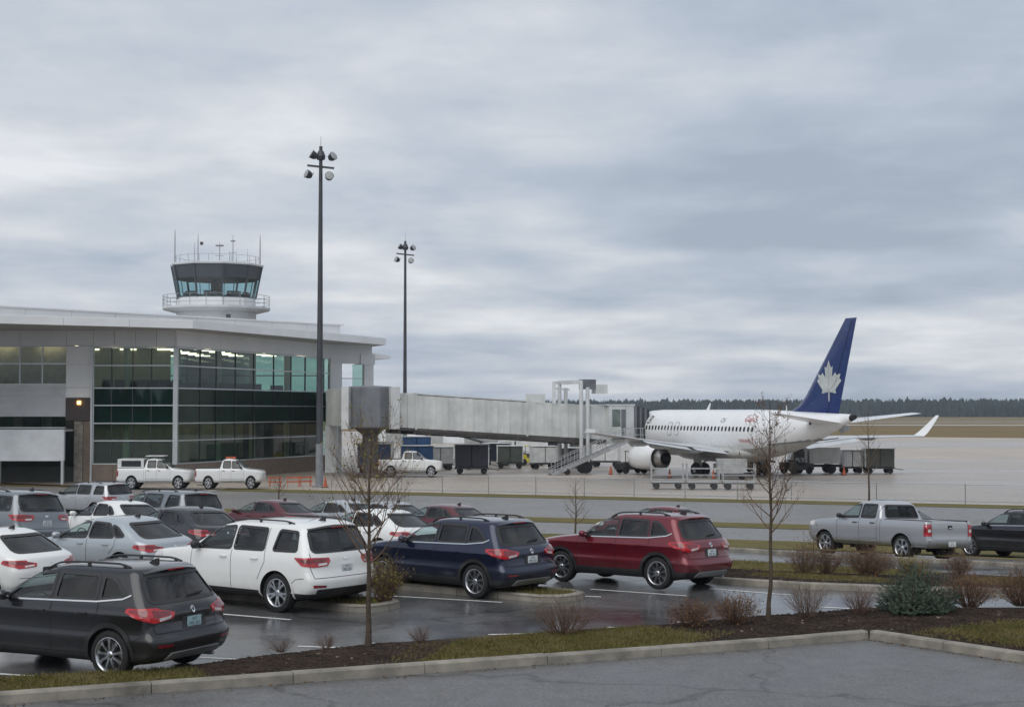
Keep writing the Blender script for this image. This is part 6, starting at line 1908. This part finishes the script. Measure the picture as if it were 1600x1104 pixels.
for i, (x, y, m_, H_, l_) in enumerate(((-6.6, 139, "gse_grey", 1.5, 2.4), (-3.2, 141, "brown_panel", 1.3, 2.2), (-0.2, 143, "dark_olive", 1.5, 2.4), (2.9, 141.5, "gse_white", 1.5, 2.3), (5.6, 144, "gse_dark", 1.3, 2.2), (9.0, 147, "gse_white", 1.7, 2.6), (-12.6, 146, "gse_white", 1.8, 2.6), (-1.5, 150, "gse_navy", 1.6, 2.6))):
    cart(x, y, rr_.uniform(-15, 15), ["grey cart just right of the rearmost blue cart", "brown sided cart behind the black curtain cart", "olive cart under the middle of the bridge", "white cart under the bridge left of the lift column", "low dark cart by the bridge lift column", "white covered cart behind the bridge lift column", "white covered cart behind the rotunda", "navy cart far under the middle of the bridge"][i], m_, H=H_, L=l_)
def tug(x, y, rz, label, mat):
    t = thing("baggage_tug", (x, y, AP), label, "tug", R(rz), "ground equipment on the apron")
    MB().rings([[(a, yy, b) for a, b in ((-1.3, 0.35), (1.3, 0.35), (1.35, 0.85), (0.3, 1.0), (0.2, 0.75), (-0.5, 0.75), (-0.6, 1.05), (-1.3, 1.0))] for yy in (-0.7, 0.7)]).build("body", mat, t)
    for sx, sy in ((0.3, -0.62), (0.3, 0.62), (-0.7, -0.62), (-0.7, 0.62)):
        MB().bar((sx, sy, 0.9), (sx, sy, 1.85), 0.05).build("canopy_post", "gse_dark", t)
    MB().b2(-0.8, 0.4, -0.7, 0.7, 1.85, 1.9).build("canopy", mat, t)
    MB().b2(-0.55, -0.1, -0.4, 0.4, 0.75, 1.15).build("seat", "gse_dark", t)
    wheels(t, [(-0.85, -0.62), (0.85, -0.62), (-0.85, 0.62), (0.85, 0.62)], 0.34, 0.2)
tug(2.0, 151.0, 0, "yellow baggage tug beside the box truck under the bridge", "hiviz_yellow")
tug(10.2, 131.0, 200, "dark tow tractor by the airliner nose gear", "gse_dark")
tug(-5.6, 146.0, 10, "red brown tug behind the black baggage cart", "brick_base")
tug(24.0, 129.8, 30, "dark tug under the airliner tail", "gse_dark")
def beltloader(x, y, rz, label):
    t = thing("belt_loader", (x, y, AP), label, "belt loader", R(rz), "ground equipment on the apron")
    MB().b2(-2.2, 2.0, -0.7, 0.7, 0.4, 0.8).build("chassis", "gse_white", t)
    MB().bar((-3.4, 0.2, 0.9), (3.6, 0.2, 2.7), 0.75, 0.16).build("conveyor", "gse_dark", t)
    for sg in (-0.2, 0.6):
        MB().bar((-3.4, sg, 1.15), (3.6, sg, 2.95), 0.05, 0.05).build("conveyor_rail", "galvanised", t)
    MB().bar((0.8, 0.2, 0.8), (1.8, 0.2, 2.2), 0.12).build("lift_arm", "gse_grey", t)
    MB().b2(-1.7, -1.1, -0.7, -0.3, 0.8, 1.3).build("seat", "gse_dark", t)
    wheels(t, [(-1.5, -0.65), (1.3, -0.65), (-1.5, 0.65), (1.3, 0.65)], 0.34, 0.2)
beltloader(-1.5, 156.0, 160, "belt loader parked far under the bridge")
beltloader(19.5, 133.0, 200, "belt loader behind the airliner belly")
def dolly(x, y, rz, label, load):
    t = thing("cargo_dolly", (x, y, AP), label, "dolly", R(rz), "open wire dollies in front of the airliner")
    MB().b2(-1.1, 1.1, -0.75, 0.75, 0.46, 0.54).build("deck", "gse_grey", t)
    for sy in (-0.72, 0.72):
        MB().bar((-1.1, sy, 0.42), (1.1, sy, 0.42), 0.07).build("side_beam", "gse_dark", t)
        for z in (0.95, 1.4):
            MB().bar((-1.08, sy, z), (1.08, sy, z), 0.035).build("rail", "galvanised", t)
    for sx in (-1.08, 1.08):
        for sy in (-0.72, 0.0, 0.72):
            MB().bar((sx, sy, 0.54), (sx, sy, 1.75), 0.045).build("post", "galvanised", t)
        for z in (0.9, 1.3, 1.72):
            MB().bar((sx, -0.72, z), (sx, 0.72, z), 0.035).build("rail", "galvanised", t)
    wheels(t, [(-0.75, -0.6), (0.75, -0.6), (-0.75, 0.6), (0.75, 0.6)], 0.22, 0.14)
    MB().bar((1.1, 0, 0.42), (1.75, 0, 0.3), 0.05).build("tow_bar", "gse_dark", t)
    return t
for i, (x, y, lab) in enumerate(((10.6, 105.2, "empty wire dolly at the left end of the row"), (13.0, 104.9, "empty wire dolly in the middle of the row"), (15.4, 104.6, "empty wire dolly at the right end of the row"))):
    dolly(x, y, -3, lab, i)
for i, (x, y, w_) in enumerate(((17.0, 119.6, 2.4),)):
    t = thing("container_dolly", (x, y, AP), "grey container on a low dolly beside the airliner main gear", "container", R(-3), "ground equipment on the apron")
    MB().b2(-w_ / 2, w_ / 2, -0.8, 0.8, 0.35, 0.5).build("deck", "gse_dark", t)
    MB().rings([[(a, yy, b) for a, b in ((-w_ / 2 + 0.1, 0.5), (w_ / 2 - 0.3, 0.5), (w_ / 2, 0.9), (w_ / 2, 1.6), (-w_ / 2 + 0.1, 1.6))] for yy in (-0.75, 0.75)]).build("container", "gse_grey", t)
    wheels(t, [(-w_ * 0.35, -0.65), (w_ * 0.35, -0.65), (-w_ * 0.35, 0.65), (w_ * 0.35, 0.65)], 0.2, 0.14)
for i, (x, y, lab) in enumerate(((-16.6, 107.9, "orange barricade left of the near mast"), (-15.4, 108.3, "orange barricade between the mast and the fleet pickups"), (-14.6, 108.8, "orange barricade touching the near mast"))):
    t = thing("barricade", (x, y, AP), lab, "barricade", R(10 * i), "orange barricades by the mast")
    t.scale = (0.62, 0.8, 0.75)
    for sx in (-0.6, 0.6):
        MB().bar((sx, -0.25, 0), (sx, 0, 1.0), 0.06).build("leg", "safety_orange", t)
        MB().bar((sx, 0.25, 0), (sx, 0, 1.0), 0.06).build("leg", "safety_orange", t)
    for z in (0.45, 0.85):
        MB().bar((-0.75, 0, z), (0.75, 0, z), 0.03, 0.12).build("board", "safety_orange", t)
for i, (x, y, lab) in enumerate(((12.6, 123.0, "orange cone under the near wing tip"), (8.3, 129.4, "orange cone by the stair foot"), (15.9, 121.5, "orange cone beside the left engine"), (27.5, 127.5, "orange cone below the airliner tail"), (-13.0, 107.2, "orange cone at the foot of the near mast"))):
    t = thing("traffic_cone", (x, y, AP), lab, "cone", 0, "traffic cones on the apron")
    MB().b2(-0.19, 0.19, -0.19, 0.19, 0, 0.04).build("base", "gse_dark", t)
    MB().lathe([(0.16, 0.04), (0.03, 0.72)], n=12).build("cone", "safety_orange", t, True)
# low white sheds far across the apron
for x, y, w_, h_, lab in ((-6, 260, 34, 4.2, "long low white shed far across the apron left of the pickup"), (36, 330, 30, 3.0, "pale far shed seen beneath the boarding bridge")):
    t = thing("airfield_shed", (x, y, AP), lab, "shed")
    MB().b2(-w_ / 2, w_ / 2, -5, 5, 0, h_).build("wall", "white_panel", t)
    MB().rings([[(xx, a, b) for a, b in ((-5.4, h_), (0, h_ + 0.8), (5.4, h_))] for xx in (-w_ / 2 - 0.3, w_ / 2 + 0.3)]).build("roof", "gse_grey", t)
    for k in range(5):
        MB().b2(-w_ / 2 + 2 + k * w_ / 5.2, -w_ / 2 + 5 + k * w_ / 5.2, -5.05, -4.98, 0, h_ * 0.75).build("door", "gse_grey", t)

# ------------------------------------------------------------------ apron fence
fn = thing("apron_fence", (0, 0, AP), "low galvanised rail fence along the apron", "fence")
fx = []
x = -7.5
while x < 62:
    fx.append(x); x += 3.0 if x < 15 else 4.6
fpos = [(x, 97.6 - 0.4 * x) for x in fx]
for i, (x, y) in enumerate(fpos):
    h = 1.15
    MB().tube([(x, y, 0), (x, y, h + 0.04)], 0.03, 6).build("post", "steel_grey", fn)
    if i:
        p = fpos[i - 1]
        for z, r in ((h, 0.02), (0.2, 0.022)):
            MB().tube([(p[0], p[1], z), (x, y, z)], r, 5).build("rail", "steel_grey", fn)
m, nt, b_ = newmat("chain_link")
v_ = texco(nt, (1, 1, 1), (0, 0, R(21.8)))
sp_ = nt.nodes.new("ShaderNodeSeparateXYZ"); lk(nt, v_, sp_.inputs[0])
def lattice(sgn):
    a = nt.nodes.new("ShaderNodeMath"); a.operation = "MULTIPLY_ADD"; a.inputs[1].default_value = sgn
    lk(nt, sp_.outputs[2], a.inputs[0]); lk(nt, sp_.outputs[0], a.inputs[2])
    f = nt.nodes.new("ShaderNodeMath"); f.operation = "PINGPONG"; f.inputs[1].default_value = 0.035
    lk(nt, a.outputs[0], f.inputs[0])
    c_ = nt.nodes.new("ShaderNodeMath"); c_.operation = "LESS_THAN"; c_.inputs[1].default_value = 0.0028
    lk(nt, f.outputs[0], c_.inputs[0])
    return c_.outputs[0]
mxx = nt.nodes.new("ShaderNodeMath"); mxx.operation = "MAXIMUM"
lk(nt, lattice(1.0), mxx.inputs[0]); lk(nt, lattice(-1.0), mxx.inputs[1])
lk(nt, mxx.outputs[0], b_.inputs["Alpha"])
b_.inputs["Base Color"].default_value = (0.25, 0.25, 0.25, 1); b_.inputs["Metallic"].default_value = 0.6; b_.inputs["Roughness"].default_value = 0.5
MATS["chain_link"] = m
for p, q in zip(fpos[:-1], fpos[1:]):
    MB().add([(p[0], p[1] - 0.03, 0.1), (q[0], q[1] - 0.03, 0.1), (q[0], q[1] - 0.03, 1.12), (p[0], p[1] - 0.03, 1.12)], [(0, 1, 2, 3)]).build("mesh_panel", "chain_link", fn, fix=False)

# ------------------------------------------------------------------ distant woods
def wood(name, pts, hmin, hmax, step, label, seed, rows=3):
    rd = random.Random(seed)
    mb = MB()
    for a, b in zip(pts[:-1], pts[1:]):
        a, b = Vector(a), Vector(b)
        L_ = (b - a).length
        n = int(L_ / step)
        d = (b - a).normalized(); nn = Vector((-d.y, d.x))
        for r in range(rows):
            for i in range(n):
                q = a + d * (i + rd.random()) * step + nn * (r * 9 + rd.uniform(-4, 4))
                h = rd.uniform(hmin, hmax) * (1.10 if rd.random() < 0.08 else 1.0) * (0.85 + 0.07 * r)
                w = h * rd.uniform(0.09, 0.17)
                z0 = AP - 0.3
                rings = []
                conif = rd.random() < 0.35
                k = 6
                for t in ((0.0, 0.9), (0.25, 1.0), (0.5, 0.78), (0.72, 0.5), (0.9, 0.2), (1.0, 0.03)) if conif else ((0.0, 0.5), (0.25, 0.95), (0.5, 1.1), (0.75, 0.9), (0.92, 0.5), (1.0, 0.1)):
                    rings.append([(q.x + w * t[1] * rd.uniform(0.6, 1.3) * math.cos(2 * math.pi * j / k), q.y + w * t[1] * rd.uniform(0.6, 1.3) * math.sin(2 * math.pi * j / k), z0 + h * t[0] + rd.uniform(-0.3, 0.3)) for j in range(k)])
                mb.rings(rings, True)
    o = mb.build(name, "wood_far", None, fix=False)
    tag(o, label, None, None, "stuff")
wood("distant_wood", [(-420, 1560), (150, 1480), (420, 1400), (760, 1300)], 14.0, 16.8, 1.3, "dark conifer wood along the horizon behind the airfield", 4, 4)
wood("unseen_wood", [(-260, -60), (-120, -140), (10, -155), (140, -140), (260, -60)], 8, 12, 2.2, "unseen wood added behind the camera to darken reflections", 9, 4)  # out of view, added so reflections near the horizon turn darker
# ------------------------------------------------------------------ bare trees and shrubs
def grow_branch(rd, twigs, leaves, p, d, length, r, depth, up, lf):
    n = 5
    pts, rad = [Vector(p)], [r]
    d = Vector(d).normalized()
    for i in range(n):
        d = (d + Vector((rd.gauss(0, 0.10), rd.gauss(0, 0.10), up * 0.16))).normalized()
        pts.append(pts[-1] + d * length / n)
        rad.append(max(0.0016, r * (1 - 0.8 * (i + 1) / n)))
    twigs.tube(pts, rad, 5 if r > 0.01 else 3, False)
    if lf and depth <= 1:
        for k in range(rd.randint(0, 2)):
            q = pts[rd.randint(2, n)]
            s = rd.uniform(0.010, 0.026)
            a = Vector((rd.gauss(0, 1), rd.gauss(0, 1), rd.gauss(0, 1))).normalized() * s
            b = a.orthogonal().normalized() * s * 0.6
            leaves.add([q, q + a + b, q + a * 2, q + a - b], [(0, 1, 2, 3)])
    if depth == 0:
        return
    m = rd.randint(3, 5)
    for k in range(m):
        t = 0.25 + 0.7 * (k + rd.random() * 0.8) / m
        i = min(n - 1, int(t * n))
        q = pts[i].lerp(pts[i + 1], t * n - i)
        ax = (pts[i + 1] - pts[i]).normalized()
        o = ax.orthogonal().normalized()
        o = (Matrix.Rotation(rd.uniform(0, 6.28), 3, ax) @ o)
        nd = ax * 0.75 + o * rd.uniform(0.4, 0.75)
        grow_branch(rd, twigs, leaves, q, nd, length * rd.uniform(0.38, 0.62), max(0.002, rad[i] * 0.55), depth - 1, up, lf)
def bare_tree(x, y, h, z0, spread, label, seed, low=0.38, r0=0.055, nb=26, lf=True, leafmat="bud_leaf", cat="tree", depth=2):
    rd = random.Random(seed)
    t = thing("bare_tree", (x, y, z0), label, cat, 0, "young bare trees")
    tr = MB()
    pts = []
    px = py = 0.0
    for i in range(13):
        pts.append((px, py, h * i / 12 - (0.05 if i == 0 else 0)))
        px += rd.gauss(0, 0.012) * h / 4; py += rd.gauss(0, 0.012) * h / 4
    rad = [r0 * (1.25 if i == 0 else (1 - 0.88 * (i / 12) ** 0.9)) for i in range(13)]
    tr.tube(pts, rad, 10)
    tr.build("trunk", "bark", t, True)
    tw, lv = MB(), MB()
    for k in range(nb):
        f = low + (0.95 - low) * (k + rd.random()) / nb
        i = min(11, int(f * 12))
        q = Vector(pts[i]).lerp(Vector(pts[i + 1]), f * 12 - i)
        a = k * 2.4 + rd.uniform(-0.4, 0.4)
        ln = spread * (1.0 - 0.62 * (f - low) / (1 - low)) * rd.uniform(0.8, 1.15)
        grow_branch(rd, tw, lv, q, (math.cos(a), math.sin(a), rd.uniform(0.4, 0.9)), ln, max(0.004, rad[i] * 0.5), depth, 1.0, lf)
    c = tw.build("crown", "twig", t, False, fix=False)
    c["kind"] = "stuff"
    if lv.v:
        lv.build("buds", leafmat, t, fix=False)["kind"] = "stuff"
    return t
bare_tree(-2.35, 25.25, 3.5, 0.12, 1.35, "slim bare tree standing between the white suv and the near kerb", 21, 0.36, 0.05, 30)
bare_tree(4.68, 28.2, 4.0, 0.12, 0.92, "slim bare tree on the mulch left of the spruce bush", 22, 0.38, 0.046, 28, True, "dry_leaf")
bare_tree(19.9, 86.0, 5.2, AP, 1.5, "small bare tree behind the silver pickup by the apron fence", 23, 0.3, 0.07, 18, True, "dry_leaf", depth=1)
bare_tree(2.75, 66.8, 2.3, -1.33, 0.9, "small bare sapling beyond the navy suv", 24, 0.15, 0.045, 18, True, "bud_leaf", depth=1)
bare_tree(-13.4, 88.5, 1.9, AP, 0.9, "leafy sapling at the edge of the service road by the terminal", 25, 0.15, 0.05, 18, True, "bud_leaf", depth=1)
bare_tree(7.35, 37.6, 0.0 + 1.2, gz(7.35, 37.6) + 0.12, 0.4, "thin sapling among the bed shrubs", 26, 0.3, 0.012, 10, True, "dry_leaf", depth=1)
def shrub(x, y, w, h, label, seed, mat="twig_red", n=70, leafy=0, leafmat="dry_leaf", name="bare_shrub", dz=0.12):
    rd = random.Random(seed)
    t = thing(name, (x, y, gz(x, y) + dz), label, "shrub", 0, "low shrubs in the planting beds")
    tw, lv = MB(), MB()
    for k in range(n):
        a = rd.uniform(0, 6.28)
        r = rd.random() ** 0.6
        d = Vector((math.cos(a) * r * w * 0.55, math.sin(a) * r * w * 0.55, h * (1.05 - 0.45 * r * r)))
        grow_branch(rd, tw, lv, (math.cos(a) * r * 0.12 * w, math.sin(a) * r * 0.12 * w, -0.02), d, d.length * rd.uniform(0.75, 1.05), rd.uniform(0.004, 0.0075), 1, 0.25, leafy)
    for k in range(leafy):
        a = rd.uniform(0, 6.28); r = rd.random() ** 0.5
        q = Vector((math.cos(a) * r * w * 0.5, math.sin(a) * r * w * 0.5, rd.uniform(0.1, 1.0) * h * (1 - 0.5 * r * r)))
        s = rd.uniform(0.012, 0.03)
        v = Vector((rd.gauss(0, 1), rd.gauss(0, 1), rd.gauss(0, 1))).normalized() * s
        b = v.orthogonal().normalized() * s * 0.6
        lv.add([q, q + v + b, q + v * 2, q + v - b], [(0, 1, 2, 3)])
    tw.build("stems", mat, t, fix=False)["kind"] = "stuff"
    if lv.v:
        lv.build("leaves", leafmat, t, fix=False)["kind"] = "stuff"
    return t
shrub(0.88, 26.55, 1.15, 0.58, "wide bare shrub in front of the grass patch", 31, "twig", 110)
shrub(3.2, 27.5, 0.80, 0.46, "brown twiggy shrub left of the slim tree on the mulch", 32, "twig_red", 110, 160)
shrub(4.05, 27.9, 0.78, 0.50, "dense reddish shrub touching the slim tree trunk", 33, "twig_red", 120, 160)
shrub(5.5, 28.8, 0.85, 0.62, "loose pale shrub right of the slim tree", 34, "twig", 70)
shrub(6.55, 29.15, 0.58, 0.52, "narrow bare shrub beside the spruce bush", 35, "twig_red", 70)
shrub(9.0, 30.4, 1.1, 0.62, "brown hedge shrub right of the spruce bush", 36, "twig_red", 150, 250)
shrub(10.1, 30.6, 1.2, 0.70, "brown hedge shrub at the right edge", 37, "twig_red", 150, 250)
shrub(11.1, 30.9, 1.2, 0.68, "last brown hedge shrub cut by the right edge", 38, "twig_red", 150, 250)
shrub(7.2, 38.0, 0.95, 0.72, "upright brown shrub, leftmost behind the bed kerb", 39, "twig", 110, 120)
shrub(7.85, 38.4, 0.85, 0.62, "small brown shrub second behind the bed kerb", 40, "twig_red", 90, 120)
shrub(8.75, 37.9, 1.2, 0.66, "round dark shrub in the middle of the far bed", 41, "twig", 200, 350)
shrub(9.75, 37.8, 0.85, 0.50, "yellowish low shrub behind the spruce bush", 42, "twig", 90, 260, "bud_leaf")
shrub(10.9, 37.6, 0.7, 0.62, "thin shrub at the right end of the far bed", 43, "twig_red", 80, 60)
shrub(5.0, 38.6, 0.7, 0.60, "small shrub just behind the burgundy suv", 44, "twig", 80, 80)
shrub(-2.55, 31.0, 0.75, 0.85, "untidy shrub on the island beside the white suv", 45, "twig_red", 110, 260, "bud_leaf")
shrub(-3.0, 25.0, 0.35, 0.22, "tiny twig tuft left of the slim tree foot", 46, "twig_red", 26)
shrub(-3.7, 24.75, 0.45, 0.24, "tiny twig tuft in the mulch near the charcoal suv", 47, "twig_red", 24)
shrub(-1.5, 25.6, 0.40, 0.26, "tiny twig tuft right of the slim tree foot", 48, "twig_red", 34)
for i, (x, y, w, h) in enumerate(((-10.2, 118.6, 1.8, 1.9), (-12.2, 118.2, 2.0, 2.2), (-8.8, 119.2, 1.4, 1.3))):
    shrub(x, y, w, h, ["leafy autumn shrub right of the rotunda pedestal", "tall autumn shrub in front of the rotunda pedestal", "small autumn shrub beside the service pickup"][i], 50 + i, "twig", 50, 420, "dry_leaf", dz=0.0)
    for o in list(bpy.data.objects)[-2:]:
        pass
# blue green spruce bush: sprays of needles on a domed frame
sp = thing("spruce_bush", (7.68, 29.35, 0.12), "rounded blue green dwarf spruce bush in the mulch bed", "bush")
rd = random.Random(60)
needles, wood_ = MB(), MB()
for k in range(1900):
    a = rd.uniform(0, 6.28)
    el = math.asin(rd.uniform(-0.05, 1.0) ** 1.0 if rd.random() < 0.6 else rd.uniform(-0.05, 0.5))
    lump = 1 + 0.16 * math.sin(3 * a + 1.3) + 0.12 * math.sin(5 * a + el * 4)
    f = rd.uniform(0.25, 1.0) ** 0.4 * lump
    tip = Vector((0.74 * f * math.cos(a) * math.cos(el), 0.66 * f * math.sin(a) * math.cos(el), 0.06 + 0.80 * f * max(0.04, math.sin(el))))
    ln = rd.uniform(0.07, 0.14)
    ax = (tip.normalized() + Vector((rd.gauss(0, 0.3), rd.gauss(0, 0.3), 0.15 + rd.gauss(0, 0.3)))).normalized()
    base = tip - ax * ln
    for j in range(22):
        t = j / 22
        q = base + ax * ln * t
        o = Matrix.Rotation(rd.uniform(0, 6.28), 3, ax) @ ax.orthogonal().normalized()
        e_ = q + (o * 0.85 + ax * 0.7) * rd.uniform(0.028, 0.045) * (1.1 - 0.5 * t)
        s_ = ax.cross(o).normalized() * 0.0062
        needles.add([q - s_, q + s_, e_], [(0, 1, 2)])
    if k % 6 == 0:
        wood_.tube([(0, 0, 0), base * 0.6, base + ax * ln * 0.8], [0.014, 0.008, 0.003], 4, False)
needles.build("needles", "spruce", sp, fix=False)["kind"] = "stuff"
wood_.build("branches", "bark", sp, fix=False)["kind"] = "stuff"

# ------------------------------------------------------------------ damp air
hz = MB().b2(-1500, 1500, -260, 1900, -3.2, 31)
ho = hz.build("haze", None, None)
hm = bpy.data.materials.new("haze_air"); hm.use_nodes = True
hn = hm.node_tree; hn.nodes.clear()
o_ = hn.nodes.new("ShaderNodeOutputMaterial"); pv = hn.nodes.new("ShaderNodeVolumePrincipled")
pv.inputs["Color"].default_value = (0.72, 0.82, 0.95, 1)
pv.inputs["Density"].default_value = 0.00016
hn.links.new(pv.outputs[0], o_.inputs["Volume"])
ho.data.materials.append(hm)
tag(ho, None, None, None, "stuff")
